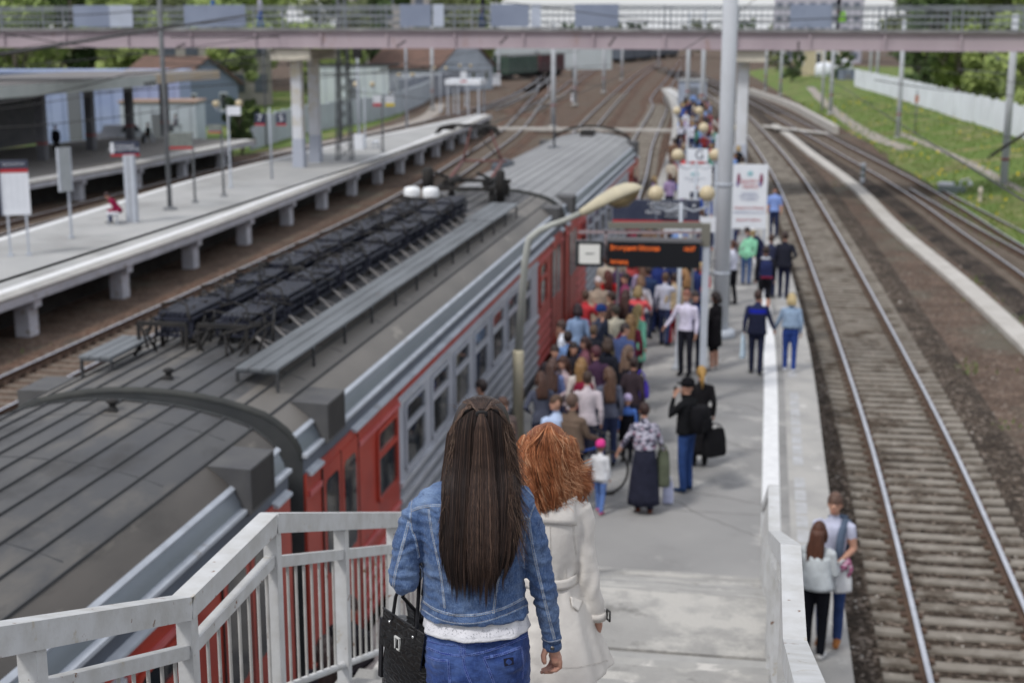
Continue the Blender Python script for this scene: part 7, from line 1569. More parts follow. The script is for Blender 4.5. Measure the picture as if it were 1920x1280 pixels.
# ---- jeans
SHOES = []
mb = MB(); torso(mb, [(1150,804,984,.108,.105),(1172,799,987,.112,.106),(1200,794,993,.124,.115),(1235,793,995,.132,.115),(1275,795,994,.128,.11),(1310,800,990,.10,.09)], DW); legs(mb, 1.0)
for s_ in (-1,1): mb.ell(Wd(895+s_*46,1228,DW-.045), (.082,.075,.09), 16, 12)
me = remesh(mb, .0065, 4)
dwarp(me, lambda p: .0035*ns(p,26,(1,1,2.2))+.0018*ns(p,60,(1,1,1.6),3))
jn, off = obj_from(me, 'jeans', m_jean, w1); sk = Skin(jn, off); a_, b_ = MB(), MB()
for ln, kw in (([(866,1190),(868,1225),(872,1252),(884,1282)],dict(stitch=2,w_=.006)),([(800,1212),(830,1224),(866,1229)],dict(stitch=2)),([(866,1229),(905,1222),(950,1207),(990,1190)],dict(stitch=2)),
    ([(907,1233),(942,1225),(977,1212)],dict(stitch=2,w_=.006)),([(907,1233),(917,1256),(927,1282)],dict(stitch=2)),([(977,1212),(981,1240),(979,1272)],dict(stitch=2)),([(802,1230),(822,1237),(841,1237)],dict(stitch=2,w_=.006)),([(841,1237),(842,1262),(845,1290)],dict(stitch=2)),([(862,1192),(862,1226)],dict(stitch=1)),([(871,1192),(871,1226)],dict(stitch=1)),
    ([(797,1200),(830,1208),(866,1209),(930,1202),(985,1183)],dict(stitch=1,w_=.002))): seam((a_, b_), sk, ln, **kw)
a_.build('seams', m_jseam, jn); b_.build('stitching', m_jthr, jn)
pq = [sk.hit(x, y) for x, y in ((944,1234),(962,1231),(963,1244),(946,1248))]; mb = MB(); mb.loft([[p+n_*.003 for p, n_ in pq],[p-n_*.002 for p, n_ in pq]]); mb.build('pocket_badge', C('badge_navy', rgb(22,26,48)), jn)
mb = MB(); lw = sk.hit(875,1222)
mb = MB()
for an in SHOES: mb.tube([an-eF*.06-Vector((0,0,.045)),an+eF*.05-Vector((0,0,.045)),an+eF*.17-Vector((0,0,.06))],[.05,.052,.035],12); mb.tube([an+Vector((0,0,.03)),an-Vector((0,0,.05))],[.05,.052],12)
mb.build('shoes', C('shoe_white', rgb(210,210,212)), w1)
# ---- tee
mb = MB(); torso(mb, [(1085,808,970,.085,.08),(1120,804,976,.095,.09),(1142,799,983,.108,.10),(1160,796,988,.120,.112),(1174,794,991.5,.131,.122)], DW, n=64, sub=4, cap=False, wob=lambda a, y: .0035*math.sin(a*7+1)*((y-1085)/83)+.003*math.sin(a*13+y*.08))
tee = mb.build('tshirt', m_tee, w1); so_ = tee.modifiers.new('s','SOLIDIFY'); so_.thickness = .003
mb = MB(); torso(mb, [(1153,796.0,987,.1175,.11),(1166,794.2,990.6,.1275,.118)], DW, n=64, sub=3, cap=False, wob=lambda a, y: .0012+.0035*math.sin(a*7+1)*((y-1085)/83)+.003*math.sin(a*13+y*.08)); mb.build('lace_band', m_lace, tee)
# ---- denim jacket
mb = MB(); torso(mb, JR, DW, n=48); armtube(mb, SL); armtube(mb, LF); armtube(mb, SR)
mb.ell(Wd(757,1084,DW-.028), (.052,.052,.052), 14, 10)
mb.tube([Wd(872,893,DW-.02),Wd(905,888,DW-.075),Wd(938,893,DW-.02)],[.014,.017,.014],8)
me = remesh(mb, .0058, 5)
def jw(p):
    q = p
    d = .0055*ns(q,15,(1,1,2.2),1)+.0036*ns(q,38,(1,1,1.9),5)+.0016*ns(q,90,(1,1,1.3),9)
    zs = CH-q.z
    arm = 1 if (q-foot1).dot(eR) > .115 or (q-foot1).dot(eR) < -.135 else 0
    if arm: d += .0040*math.sin(q.z*150+6*ns(q,14)+(q.dot(eR))*40)*max(0,ns(q,7,(1,1,1),4)+.25)
    else: d += .005*max(0,ns(q,9,(1,1,1),12)+.15)*math.sin(q.z*95+q.dot(eR)*60*(1 if q.dot(eR) > foot1.dot(eR) else -1)+4*ns(q,12))
    return d
dwarp(me, jw)
bm = bmesh.new(); bm.from_mesh(me)                              # open the hem and the right cuff, as a jacket is open there
bmesh.ops.delete(bm, geom=[f for f in bm.faces if f.normal.z < -.80 and (f.calc_center_median()-foot1).dot(eR) < .125 and abs(f.calc_center_median().z-Wd(890,1142,DW).z) < .012], context='FACES'); bm.to_mesh(me); bm.free()
jk, off = obj_from(me, 'denim_jacket', m_den, w1); sk = Skin(jk, off); a_, b_ = MB(), MB()
for ln, kw in (([(771,957),(790,950),(822,947),(880,950),(930,957),(970,966),(990,972)],dict(stitch=2,w_=.006)),
    ([(778,919),(772,940),(769,965),(771,990),(779,1012),(785,1045)],dict(stitch=1)),([(804,953),(809,990),(818,1034),(828,1084),(834,1140)],dict(stitch=2)),
    ([(965,968),(958,1010),(945,1060),(932,1095),(925,1150)],dict(stitch=2)),([(767,975),(755,1022),(741,1075),(737,1108)],dict(stitch=2,w_=.006)),
    ([(1005,938),(994,965),(984,1000),(981,1040),(983,1064)],dict(stitch=1)),([(991,970),(999,1026),(1012,1085),(1026,1144),(1040,1198)],dict(stitch=2,w_=.006)),
    ([(793,1126),(815,1141),(842,1150),(872,1153),(905,1150),(947,1138),(986,1118)],dict(stitch=2,w_=.005)),([(792,1142),(815,1157),(842,1166),(872,1169),(905,1166),(947,1153),(989,1134)],dict(stitch=1,w_=.003)),
    ([(1016,1196),(1030,1203),(1050,1199)],dict(stitch=1,w_=.004)),([(778,919),(795,908),(822,900)],dict(stitch=1)),([(1003,934),(985,915),(965,903)],dict(stitch=1))): seam((a_, b_), sk, ln, **kw)
a_.build('seams', m_denseam, jk); b_.build('stitching', m_thr, jk)
mb = MB(); c_ = H_(1035,1206); ax_ = (Wd(1035,1212,DW+.036)-Wd(1034,1196,DW+.03)).normalized()
xx_ = eR; yy_ = ax_.cross(xx_).normalized()
rg_ = [[c_+ax_*t+xx_*math.cos(j*.3142)*r_+yy_*math.sin(j*.3142)*r_ for j in range(20)] for t, r_ in ((-.012,.0315),(.0,.0335),(.014,.0335),(.0145,.0305),(0,.030))]
mb.loft(rg_, cap=False); cf = mb.build('cuff', m_den, jk); mb = MB(); mb.lathe([(.0,0),(.007,0),(.007,.003),(0,.004)],(0,0,0),10)
bt = mb.build('cuff_button', C('button_steel', rgb(120,115,110), rough=.3, metal=.8), cf, world=False); bt.location = c_+eR*.0-eF*.034-off; bt.rotation_euler = (math.pi/2,0,YAW)
# ---- hair strands
def strands(name, P, Rr, mi, mats, parent, nsd=3):
    """P: n x k x 3 centre lines, Rr: n radii; three-sided tapering threads in one mesh"""
    n, k, _ = P.shape; T = np.zeros_like(P); T[:,1:-1] = P[:,2:]-P[:,:-2]; T[:,0] = P[:,1]-P[:,0]; T[:,-1] = P[:,-1]-P[:,-2]
    T /= (np.linalg.norm(T,axis=2,keepdims=True)+1e-9); A = np.cross(T, np.array([.31,.87,.12])); A /= (np.linalg.norm(A,axis=2,keepdims=True)+1e-9); B = np.cross(T, A)
    tp = np.ones(k); tp[-4:] = (.85,.65,.4,.1); ph = np.random.RandomState(1).rand(n)*6.28
    V = np.zeros((n,k,nsd,3))
    for j in range(nsd):
        an = ph+2*math.pi*j/nsd; V[:,:,j] = P+(A*np.cos(an)[:,None,None]+B*np.sin(an)[:,None,None])*(Rr[:,None]*tp[None])[:,:,None]
    off = Vector((0,0,0)); r = parent
    while r is not None: off += Vector(r.location); r = r.parent
    V = V.reshape(-1,3)-np.array(off); base = (np.arange(n)[:,None,None]*k+np.arange(k-1)[None,:,None])*nsd; j = np.arange(nsd)[None,None]; j2 = (j+1)%nsd
    Fq = np.stack([base+j, base+j2, base+nsd+j2, base+nsd+j],axis=-1).reshape(-1,4)
    me = bpy.data.meshes.new(name); me.vertices.add(len(V)); me.vertices.foreach_set('co', V.ravel()); me.loops.add(Fq.size); me.loops.foreach_set('vertex_index', Fq.ravel().astype(np.int32))
    me.polygons.add(len(Fq)); me.polygons.foreach_set('loop_start', np.arange(0,Fq.size,4,dtype=np.int32)); me.polygons.foreach_set('loop_total', np.full(len(Fq),4,dtype=np.int32))
    for m_ in mats: me.materials.append(m_)
    me.polygons.foreach_set('material_index', np.repeat(mi, (k-1)*nsd).astype(np.int32)); me.polygons.foreach_set('use_smooth', np.ones(len(Fq),dtype=bool)); me.update(calc_edges=True); me.validate()
    o = bpy.data.objects.new(name, me); COL.objects.link(o); o.parent = parent; return o
def hairmat(nm, c, ro=.5): 
    m = mat(nm, c, tuple(x*.72 for x in c), sc=30, rough=ro, spec=.3); return m
HB = [hairmat('hair_brown_deep', rgb(36,29,28)), hairmat('hair_brown_dark', rgb(48,39,37)), hairmat('hair_brown', rgb(62,50,46)), hairmat('hair_brown_warm', rgb(82,64,56)), hairmat('hair_brown_light', rgb(108,86,74)), hairmat('hair_brown_blond', rgb(132,110,96))]
HR1 = [(744,893,913,.03,.03),(748,878,930,.05,.05),(754,867,941,.068,.065),(765,856,951,.083,.08),(780,849,957,.096,.09),(800,843,961,.104,.095),(825,839,964,.106,.09),(850,837,967,.104,.08),(880,833,970,.108,.05),(910,829,974,.122,.0),(950,828,972,.142,-.04),(1000,826,970,.158,-.07),(1040,825,966,.162,-.08),(1070,827,958,.162,-.09),(1088,832,950,.162,-.095)]
mb = MB(); DH = DW+.012; torso(mb, [(y, a+3, b-3, d-.006, max(e, -d+.045)-.002) for y,a,b,d,e in HR1[:-2]], DH, n=40, power=.8); 
shell = mb.build('hair', HB[1], w1)
hexp = lambda y: .5-.40*max(0,min(1,(y-850)/70))
rs_ = np.random.RandomState(7); Pn, Rn, Mn = [], [], []
def surf(s, y, lift=0.):
    xl, xr, db, df = cur(HR1, y); xc = (xl+xr)/2; hw = (xr-xl)/2; s2 = max(-1,min(1,s)); return xc+s*hw, DH-(db+lift)*max(0,1-s2*s2)**hexp(y)
NK = 26; TIE = (903,774)
for i in range(7600):
    cl = rs_.randint(0, 260); rc = np.random.RandomState(cl+100); s0 = rc.uniform(-1.0,1.0); s = s0+rs_.normal(0,.030); s = max(-1.04,min(1.04,s))
    yend = 1052+26*(1-abs(s)**3)+rc.normal(0,24)+rs_.normal(0,8)-(14 if s > .6 else 0)-(10 if s < -.8 else 0); yst = 765+42*abs(s)**2.4+rs_.uniform(0,6) if rs_.rand() < .85 else rs_.uniform(800,940)
    ph1, ph2, am = rc.uniform(0,6.28), rc.uniform(0,6.28), rc.uniform(.6,3.0); lift = rs_.uniform(-.003,.003)+rc.uniform(-.007,.006); pin = rs_.normal(0,1.); P = []
    for k in range(NK):
        t = k/(NK-1); y = yst+(yend-yst)*t; sw_ = s*(1-.0*t)
        if t > .6: sw_ = s+(s0-s)*.85*((t-.6)/.4)**1.3
        x, D = surf(sw_, y, lift); x += am*math.sin(t*3.3+ph1)*t+1.3*math.sin(t*7+ph2)*t+pin*t*1.2
        if s > .72: x += (2*max(0,t-.25)*rc.rand()+3*math.sin(t*9+ph1)*t*rc.rand())
        P.append(Wd(x, y, D))
    Pn.append(P); Rn.append(rs_.uniform(.0005,.0010)); tone = rc.rand()*.45+rs_.rand()*.5; Mn.append(0 if tone < .22 else 1 if tone < .48 else 2 if tone < .72 else 3 if tone < .90 else 4)
for i in range(1500):                                            # the gathered top ponytail lying on the rest
    cl = rs_.randint(0, 26); rc = np.random.RandomState(cl+700); s0 = rc.uniform(-1,1); s = s0+rs_.normal(0,.08); yend = 1072+rc.normal(0,12)+rs_.normal(0,9); P = []; lf = rs_.uniform(.004,.015)
    for k in range(NK):
        t = k/(NK-1); y = TIE[1]+(yend-TIE[1])*t; hw = 3+(7 if t < .1 else 9)+25*min(1,t*1.5)**.8; x = TIE[0]+(3 if t > .2 else 3*t*5)+s*min(hw*.72, 4+95*t)+1.4*math.sin(t*6+rc.uniform(0,6))*t
        xl, xr, db, df = cur(HR1, y); s_ = (x-(xl+xr)/2)/((xr-xl)/2); P.append(Wd(x, y, DH-(db+lf+.008*(1-t))*max(0,1-s_*s_)**hexp(y)))
    Pn.append(P); Rn.append(rs_.uniform(.0007,.0012)); tone = rc.rand()*.5+rs_.rand()*.5; Mn.append(1 if tone < .22 else 2 if tone < .50 else 3 if tone < .78 else 4 if tone < .94 else 5)
for i in range(3200):                                            # hair drawn back over the crown, and the two twisted side locks
    u = rs_.uniform(-1,1); a0 = u*1.75; twist = abs(u) > .62; P = []; j0 = rs_.uniform(-1,1); ph = rs_.uniform(0,6.28)
    for k in range(NK):
        t = k/(NK-1)
        if twist:
            sg = 1 if u > 0 else -1; x = 903+sg*(59*(1-t)**.9+4*t); y = 812-52*math.sin(min(1,t*1.25)*math.pi/2)+ (0 if t < .8 else (t-.8)*60); rad = 3.0+2.2*math.sin(t*20); x += rad*math.cos(t*22+ph)*.6; y += rad*math.sin(t*22+ph)*.8+j0*1.5
            xl, xr, db, df = cur(HR1, max(746,y)); s_ = max(-1,min(1,(x-(xl+xr)/2)/((xr-xl)/2))); D = DH-(db+.006+.004*math.sin(t*22+ph))*math.sqrt(max(0,1-s_*s_))
        else:
            x = 903+u*58*(1-t)**.8; yt = 745+22*abs(u)**2; y = yt+(TIE[1]-yt)*t**1.3+j0; xl, xr, db, df = cur(HR1, max(744.5,y)); s_ = max(-1,min(1,(x-(xl+xr)/2)/((xr-xl)/2))); D = DH-(db+.004)*math.sqrt(max(0,1-s_*s_))*(.15+.85*t**.6)
        P.append(Wd(x, y, D))
    Pn.append(P); Rn.append(rs_.uniform(.0007,.0012)); q = rs_.rand(); Mn.append((2 if q < .3 else 3 if q < .6 else 4 if q < .85 else 5) if twist or abs(u) > .4 else (1 if q < .3 else 2 if q < .6 else 3 if q < .9 else 4))
for i in range(900):                                             # flyaways, most of them blown to the right
    rt = rs_.rand() < .72; s = rs_.uniform(.72,1.0) if rt else -rs_.uniform(.8,1.0); y0 = rs_.uniform(790,960); ln = rs_.uniform(30,110); P = []; cv = rs_.uniform(4,30)*(1 if rt else -.45); ph = rs_.uniform(0,6.28); dz = rs_.uniform(-.02,.05)
    x0, D0 = surf(s, y0)
    for k in range(NK): t = k/(NK-1); P.append(Wd(x0+cv*t**1.6+2.5*math.sin(t*5+ph)*t, y0+ln*t*(1 if rt else .9), D0+dz*t-.01))
    Pn.append(P); Rn.append(rs_.uniform(.00035,.0007)); Mn.append(rs_.choice([2,3,4,4,5]))
for i in range(60):
    a_ = rs_.uniform(-1,1); P = []; x0 = 903+a_*50; y0 = 746+20*a_*a_; dx, dy = rs_.normal(a_*8,6), -rs_.uniform(1,7)
    for k in range(NK): t = k/(NK-1); P.append(Wd(x0+dx*t, y0+dy*math.sin(t*2.4), DH-.03+.02*t))
    Pn.append(P); Rn.append(.0004); Mn.append(3)
strands('hair_strands', np.array(Pn, dtype=float), np.array(Rn), np.array(Mn), HB, shell)
mb = MB(); cc = Wd(903,775,DH-.104); mb.tube([cc+eR*math.cos(j*.4833)*.015+Vector((0,0,1))*math.sin(j*.4833)*.006-eF*(.008*abs(math.sin(j*.4833)*.2)+.004) for j in range(14)], .0062, 8); mb.build('hair_tie', C('tie_black', (.012,.011,.012), rough=.7), w1)
# ---- handbag on the left forearm
m_croc = bpy.data.materials.new('black_croc_leather'); m_croc.use_nodes = True; n_ = m_croc.node_tree.nodes; L_ = m_croc.node_tree.links; b_ = n_['Principled BSDF']
b_.inputs['Base Color'].default_value = (.006,.006,.007,1); b_.inputs['Roughness'].default_value = .16; b_.inputs['Specular IOR Level'].default_value = .6
tc_ = n_.new('ShaderNodeTexCoord'); mp_ = n_.new('ShaderNodeMapping'); mp_.inputs['Scale'].default_value = (.8,.8,2.0); L_.new(tc_.outputs['Object'], mp_.inputs[0]); vo_ = n_.new('ShaderNodeTexVoronoi'); vo_.inputs['Scale'].default_value = 30; vo_.feature = 'DISTANCE_TO_EDGE'; L_.new(mp_.outputs[0], vo_.inputs['Vector'])
mr_ = n_.new('ShaderNodeMapRange'); mr_.inputs['From Max'].default_value = .18; L_.new(vo_.outputs['Distance'], mr_.inputs['Value']); bp_ = n_.new('ShaderNodeBump'); bp_.inputs['Strength'].default_value = .28; bp_.inputs['Distance'].default_value = .003; L_.new(mr_.outputs[0], bp_.inputs['Height']); L_.new(bp_.outputs[0], b_.inputs['Normal'])
m_lth = C('black_leather', (.014,.014,.017), c2=(.022,.022,.026), sc=20, rough=.33, bump=.3, bs=120)
TLb, TRb = Wd(720,1157,4.70), Wd(780,1187,4.52); tc0 = (TLb+TRb)/2; la = (TRb-TLb).normalized(); la.z = 0; la.normalize(); sb = Vector((-la.y, la.x, 0)); 
if sb.dot(eR) < 0: sb = -sb
BS = 1.12
bag = thing('handbag', 'black crocodile pattern leather handbag hanging from the left arm of the long haired woman', 'handbag', tc0-Vector((0,0,.29)), math.atan2(la.y, la.x))
def bl(u, v, z): return Vector((u, v, z))       # u along the bag, v across (local +Y or -Y), z up; top at .29
vy = 1 if (Matrix.Rotation(math.atan2(la.y,la.x),3,'Z')@Vector((0,1,0))).dot(eR) > 0 else -1
def bring(z, k, dk, n=28): 
    return [bl(.135*k*math.copysign(abs(math.cos(2*math.pi*j/n))**.35, math.cos(2*math.pi*j/n)), vy*(.065+.065*dk*math.copysign(abs(math.sin(2*math.pi*j/n))**.45, math.sin(2*math.pi*j/n))), z) for j in range(n)]
mb = MB(); mb.loft([bring(0,1.18,1.0),bring(.01,1.22,1.08),bring(.10,1.16,1.05),bring(.20,1.07,.85),bring(.262,1.0,.55)]); body_ = mb.build('bag_body', m_croc, bag, world=False, fixn=True)
def slabp(u0, u1, v, z0, z1, t, mt, nm, tilt=0): mb = MB(); mb.add([(u0,vy*v,z0),(u1,vy*v,z0),(u1,vy*(v+tilt),z1),(u0,vy*(v+tilt),z1),(u0,vy*(v+t),z0),(u1,vy*(v+t),z0),(u1,vy*(v+t+tilt),z1),(u0,vy*(v+t+tilt),z1)],[(0,1,2,3),(7,6,5,4),(0,4,5,1),(1,5,6,2),(2,6,7,3),(3,7,4,0)]); return mb.build(nm, mt, bag, world=False, fixn=True)
slabp(-.140,.140,-.006,.175,.300,.005,m_croc,'front_flap',.022); slabp(-.140,.140,.128,.175,.300,.005,m_croc,'rear_flap',-.022)
slabp(-.162,-.141,.0,.04,.262,.007,m_lth,'side_tab',.012)
mb = MB(); mb.tube([(-.142,vy*.016,.302),(.142,vy*.016,.302)],.004,6); mb.build('piping', m_lth, body_, world=False)
m_sil = C('silver_metal', (.75,.75,.74), rough=.2, metal=1.)
mb = MB()
for u0, u1, z0, z1 in ((-.034,-.029,.195,.240),(-.005,.0,.195,.240),(-.034,.0,.236,.241),(-.020,.0,.194,.199)): mb.box(u0,u1,min(vy*.003,vy*-.004),max(vy*.003,vy*-.004),z0,z1)
em = mb.build('emblem', C('emblem_silver', (.78,.78,.76), rough=.35, metal=.2), bag, world=False)
for u in (-.085,.075): mb = MB(); mb.ell((u,vy*.008,.272),(.006,.005,.006),8,6); mb.build('stud', m_sil, bag, world=False)
Ri = Matrix.Rotation(-math.atan2(la.y,la.x),3,'Z'); tl = lambda P: Ri@(P-Vector(bag.location))
for v, top in ((.016, Wd(778,1052,4.64)), (.110, Wd(790,1060,4.66))):
    a = bl(-.075,vy*v,.27); b = bl(.085,vy*v,.27); tp = tl(top); mb = MB()
    c1, c2 = tl(Wd(742 if v < .05 else 755,1118,4.70)), tl(Wd(785 if v < .05 else 793,1112,4.56))
    mb.tube([a-Vector((0,0,.05)), a+Vector((0,0,.02)), c1, tp+Vector((-.035,0,-.02)), tp+Vector((0,0,.012)), tp+Vector((.03,0,-.02)), c2, b+Vector((0,0,.02)), b-Vector((0,0,.05))],[.0075]*9,8,sq=.6); mb.build('handle', m_lth, bag, world=False)
mb = MB(); mb.tube([bl(.145,vy*.06,.27),bl(.17,vy*.07,.22),bl(.165,vy*.07,.13)],[.006,.016,.004],8,sq=.4); mb.build('side_tassel', m_lth, bag, world=False)
# ---- second woman: trench coat, red curls
D2 = 5.32; c0 = eR*((1030-960)/2573*D2)+eF*D2; foot2 = Vector((c0.x, c0.y, ZL))
w2 = thing('person', 'woman with windblown curly red hair in a belted pale trench coat on the stairs', 'person', foot2, 0, 'women walking down the stairs')
CR2 = [(915,1008,1052,.05,.05),(926,992,1072,.08,.075),(938,974,1087,.102,.095),(955,964,1096,.118,.105),(985,962,1092,.125,.115),(1020,966,1086,.122,.115),(1055,971,1082,.112,.108),(1078,972,1081,.108,.105),(1100,966,1088,.125,.118),(1140,957,1103,.152,.14),(1185,948,1120,.185,.16),(1225,941,1136,.215,.18),(1248,938,1146,.228,.19)]
A2R = [(1082,948,0,.055),(1090,975,0,.056),(1093,1017,-.01,.046),(1105,1092,-.015,.042),(1114,1128,.0,.040),(1120,1158,.015,.036)]
A2L = [(2*1029-x, y, d+.02, r) for x, y, d, r in A2R]
mb = MB(); torso(mb, [(a,b+7,c-7,d*.85,e*.85) for a,b,c,d,e in CR2[:8]], D2); armtube(mb, A2R, .7, D2); armtube(mb, A2L, .7, D2)
h2 = Wd(1033,852,D2+.01); mb.ell(h2,(.075,.093,.108),16,12); mb.ell(h2+eF*.035+Vector((0,0,-.06)),(.055,.06,.068),12,10); mb.tube([h2,Wd(1031,930,D2)],[.055,.058],12); mb.tube([h2+eF*.085,h2+eF*.108-Vector((0,0,.03))],[.01,.014],8)
mb.loft([[Wd(1029,1090,D2)+eR*math.cos(j*.3927)*.105+eF*math.sin(j*.3927)*.085-Vector((0,0,k*.1)) for j in range(16)] for k in range(3)])
for s_ in (-1,1): hp_ = foot2+eR*s_*.06+Vector((0,0,.84)); mb.tube([hp_,foot2+eR*s_*.075+Vector((0,0,.48)),foot2+eR*s_*.085+Vector((0,0,.09))],[.075,.06,.042],12); mb.tube([foot2+eR*s_*.085+Vector((0,0,.045))-eF*.05,foot2+eR*s_*.09+Vector((0,0,.035))+eF*.15],[.042,.032],8)
hx_ = [Wd(1121,1162,D2+.02),Wd(1122,1172,D2+.03)]
mb.tube([Wd(1120,1155,D2+.015),hx_[0],hx_[1],Wd(1121,1186,D2+.05)],[.024,.03,.03,.02],10,sq=.6)
for q in range(4): mb.tube([Wd(1118+q*2.2,1182,D2+.035+q*.012),Wd(1116+q*2.2,1196,D2+.05+q*.012),Wd(1111+q*2,1206,D2+.05+q*.012)],[.009,.009,.006],6)
me = remesh(mb, .0085, 3); n = len(me.polygons); cen = np.empty(n*3); me.polygons.foreach_get('center', cen); cen = cen.reshape(-1,3); mi = np.where(cen[:,2] < Wd(1030,1100,D2).z, 1, 0)
mi[cen@np.array(eR) > foot2.dot(eR)+.155] = 0; mi[cen[:,2] < foot2.z+.07] = 2
me.polygons.foreach_set('material_index', mi.astype(np.int32)); obj_from(me, 'body', [m_skin, C('trouser_black', (.018,.018,.022), rough=.85), C('shoe_black', (.015,.015,.016), rough=.4)], w2)
def cwob(a, y):
    k = max(0, (y-1085)/163); return .018*k*math.sin(a*5+.6)+.008*k*math.sin(a*11+y*.02)
mb = MB(); torso(mb, CR2, D2, n=72, sub=3, wob=cwob); armtube(mb, A2R, 1., D2, 16); armtube(mb, A2L, 1., D2, 16)
me = remesh(mb, .0075, 11)
def cw(p):
    zz = (p.z-Wd(1030,1080,D2).z); d = .0028*ns(p,9,(1,1,1.2),2)+.0010*ns(p,30,(1,1,1.2),6)
    d += .005*math.exp(-(zz/.07)**2)*math.sin(p.dot(eR)*120+3*ns(p,8)); d += .0028*max(0,ns(p,6,(1,1,1),8))*math.sin((p.dot(eR)*.7+p.z)*70+3*ns(p,9)); return d
dwarp(me, cw)
bm = bmesh.new(); bm.from_mesh(me); zb_ = Wd(1030,1248,D2).z; bmesh.ops.delete(bm, geom=[f for f in bm.faces if f.normal.z < -.7 and f.calc_center_median().z < zb_+.02], context='FACES'); bm.to_mesh(me); bm.free()
ct, off = obj_from(me, 'trench_coat', m_coat, w2); sk2 = Skin(ct, off)
for p in ct.data.polygons: pass
sd_ = ct.modifiers.new('s','SOLIDIFY'); sd_.thickness = .004
def panel(pts, lift, name, mt, parent, grid=(10,6), th=.003):
    """a flap of cloth laid on the coat between four edges (corner pixels in order)"""
    a, b, c, d = [Vector((x,y,0)) for x,y in pts]; G = []; gx, gy = grid
    for j in range(gy+1):
        row = []
        for i in range(gx+1):
            u, v = i/gx, j/gy; q = (a*(1-u)+b*u)*(1-v)+(d*(1-u)+c*u)*v; p, n_ = sk2.hit(q.x, q.y)
            if p is None: return None
            row.append(p+n_*(lift+.004*v))
        G.append(row)
    mb = MB(); mb.loft(G, closed=False, cap=False); o = mb.build(name, mt, parent); s_ = o.modifiers.new('s','SOLIDIFY'); s_.thickness = th; return o
panel(((990,928),(1076,928),(1079,984),(985,977)), .003, 'storm_flap', m_coat, ct)
panel(((1068,1118),(1092,1127),(1082,1146),(1070,1137)), .003, 'pocket_flap', m_coat, ct, (6,4))
mb = MB(); torso(mb, [(1068,970,1083.5,.114,.110),(1086,969.5,1084.5,.116,.112)], D2, n=60, sub=3, cap=False, wob=lambda a, y: .003*math.sin(a*6+1)); bl_ = mb.build('belt', m_coat, ct); s_ = bl_.modifiers.new('s','SOLIDIFY'); s_.thickness = .005
a_, b_ = MB(), MB()
for ln in ([(1081,935),(1076,960),(1075,1000),(1080,1040)],[(1030,985),(1031,1030),(1031,1062)],[(1031,1095),(1034,1150),(1042,1240)],[(1012,1066),(1012,1092)],[(1060,1066),(1060,1094)]): seam((a_, b_), sk2, ln, w_=.003, lift=.0015, stitch=1)
for ln in ([(1040,1252),(1090,1250),(1140,1238)],): seam((a_, b_), sk2, ln, w_=.002, lift=.001, stitch=1)
a_.build('seams', m_coat, ct); b_.build('stitching', C('thread_cream', rgb(190,184,176)), ct)
mb = MB()                                                        # collar
mb.loft([[Wd(1031,y,D2)+eR*math.cos(j*.2618)*w_+eF*(math.sin(j*.2618)*d_-.01) for j in range(24)] for y, w_, d_ in ((934,.095,.088),(922,.082,.078),(912,.078,.075),(914,.092,.09),(930,.108,.10))], cap=False); mb.build('collar', m_coat, ct)
ca, cb = Wd(1117,1143,D2+.005), Wd(1118.5,1156,D2+.012); ax_ = (cb-ca).normalized(); y_ = ax_.cross(eR).normalized()
mb = MB(); mb.loft([[c_+eR*math.cos(j*.3142)*.0415+y_*math.sin(j*.3142)*.0415 for j in range(20)] for c_ in (ca, cb)], cap=False); cs = mb.build('cuff_strap', m_coat, ct); s_ = cs.modifiers.new('s','SOLIDIFY'); s_.thickness = .005
mb = MB(); q = (ca+cb)/2+eR*.040-eF*.018; fr = lambda u, v: q+eF*u*.9+eR*(-abs(u)*.1)+Vector((0,0,v))-eR*0
cor = [q+(-eF*.9+eR*.35).normalized()*u+Vector((0,0,v)) for u, v in ((-.014,-.020),(.014,-.020),(.014,.020),(-.014,.020),(-.014,-.020))]
for u_, v_ in zip(cor[:-1], cor[1:]): mb.tube([u_+eR*.008, v_+eR*.008], .0042, 6)
mb.build('buckle', C('buckle_dark', (.03,.03,.03), rough=.3), cs)
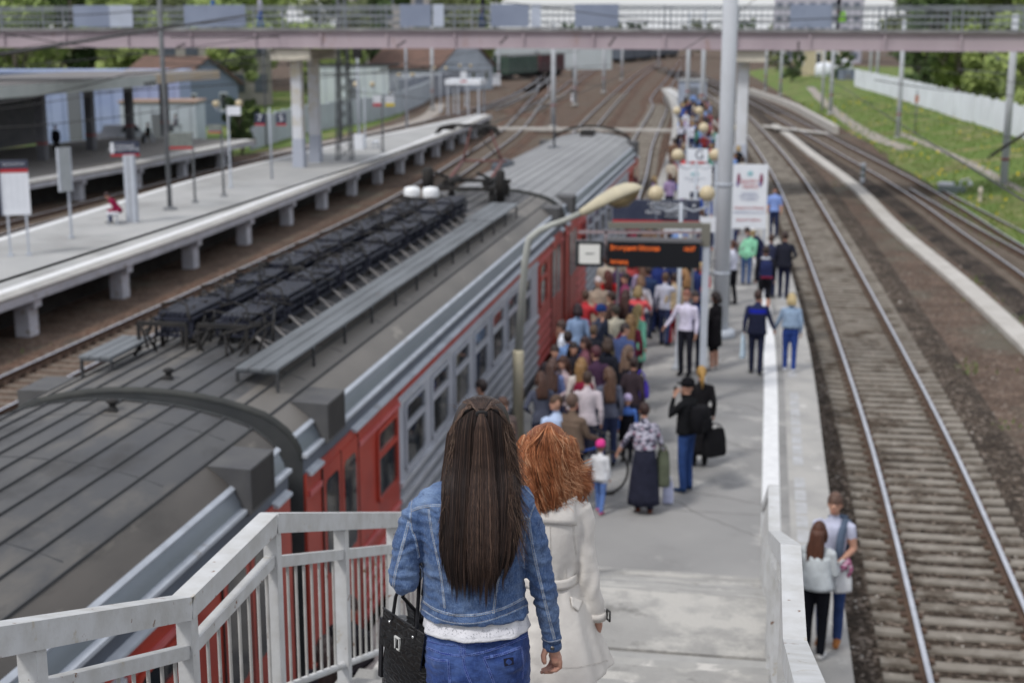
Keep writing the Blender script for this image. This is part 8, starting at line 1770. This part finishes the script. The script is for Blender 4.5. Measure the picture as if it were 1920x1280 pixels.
# hair
HG = [hairmat('hair_auburn_deep', rgb(92,54,36)), hairmat('hair_auburn', rgb(132,78,50)), hairmat('hair_copper', rgb(168,104,68)), hairmat('hair_ginger', rgb(196,132,92)), hairmat('hair_ginger_light', rgb(220,170,132))]
HR2 = [(793,1014,1046,.03,.03),(801,994,1060,.065,.06),(812,982,1069,.09,.08),(830,973,1077,.11,.09),(855,968,1080,.122,.095),(880,966,1084,.126,.085),(905,967,1084,.124,.06),(930,972,1082,.122,.03),(950,980,1072,.120,.0),(968,990,1062,.115,-.03)]
mb = MB(); DH2 = D2+.012; torso(mb, [(y,a+7,b-9,d-.016,max(e-.012,-d+.05)) for y,a,b,d,e in HR2[:-2]], DH2, n=32); sh2 = mb.build('hair', HG[1], w2)
Pn, Rn, Mn = [], [], []; rs_ = np.random.RandomState(19); NK = 30
for c in range(330):
    s0 = rs_.uniform(-1.02,1.02); yst = 793.5+24*abs(s0)**2+rs_.uniform(0,34)*(rs_.rand() < .6); inner = rs_.rand() < .3; yend = rs_.uniform(905,962)-14*abs(s0)**3; fr_ = rs_.uniform(6,13); ph = rs_.uniform(0,6.28); am = rs_.uniform(3,7.5); lift = rs_.uniform(-.012,.014); blow = rs_.uniform(-2,13)*(1 if s0 > -.3 else .4); part = (1026 if rs_.rand() < .85 else 1040); tone = rs_.rand()
    flick = rs_.uniform(8,30) if (s0 > .35 and rs_.rand() < .55) else 0
    for i in range(34):
        j1, j2, j3 = rs_.normal(0,1), rs_.normal(0,1), rs_.normal(0,1); P = []; ye = yend+rs_.normal(0,9); pj = rs_.normal(0,.13); aj = rs_.uniform(.85,1.15)
        for k in range(NK):
            t = k/(NK-1); y = yst+(ye-yst)*t; xl, xr, db, df = cur(HR2, y); xc = (xl+xr)/2; hw = (xr-xl)/2; spread = min(1,.25+t*2.4) if yst < 815 else 1
            s = s0*spread; sp = (.9+2.6*math.sin(t*3.14)**.5)*(1-.45*t)
            x = xc+s*hw+am*aj*(.25+.75*t)*math.sin(t*fr_+ph+pj)+sp*j1*.75+blow*t*t+flick*max(0,t-.6)**1.3*4; yy = y+sp*j2*.5-flick*max(0,t-.68)*2.2
            s_ = max(-1,min(1,(x-xc)/hw)); D = DH2-(db+lift+.012*math.cos(t*fr_+ph)*t+.0022*j3*sp)*math.sqrt(max(0.02,1-s_*s_)); P.append(Wd(x, yy, D))
        Pn.append(P); Rn.append(rs_.uniform(.0007,.0013)); q = tone*.65+rs_.rand()*.35+.10*(rs_.rand() < .5); edge = .12*(s0 > .3)
        q += edge; Mn.append(0 if q < .2 else 1 if q < .42 else 2 if q < .66 else 3 if q < .87 else 4)
for i in range(520):
    s = rs_.uniform(-1,1); y0 = rs_.uniform(800,930); ph = rs_.uniform(0,6.28); P = []; cv = rs_.uniform(-6,30)*(1 if s > -.4 else -.6); ln = rs_.uniform(20,60); xl, xr, db, df = cur(HR2, y0); x0 = (xl+xr)/2+s*(xr-xl)/2; D0 = DH2-(db+.006)*math.sqrt(max(0,1-s*s))
    for k in range(NK): t = k/(NK-1); P.append(Wd(x0+cv*t**1.5+4*math.sin(t*7+ph)*t, y0+ln*t*(1-.4*t), D0-.01*t))
    Pn.append(P); Rn.append(rs_.uniform(.0004,.0007)); Mn.append(rs_.choice([2,3,4,4]))
strands('hair_strands', np.array(Pn, dtype=float), np.array(Rn), np.array(Mn), HG, sh2)
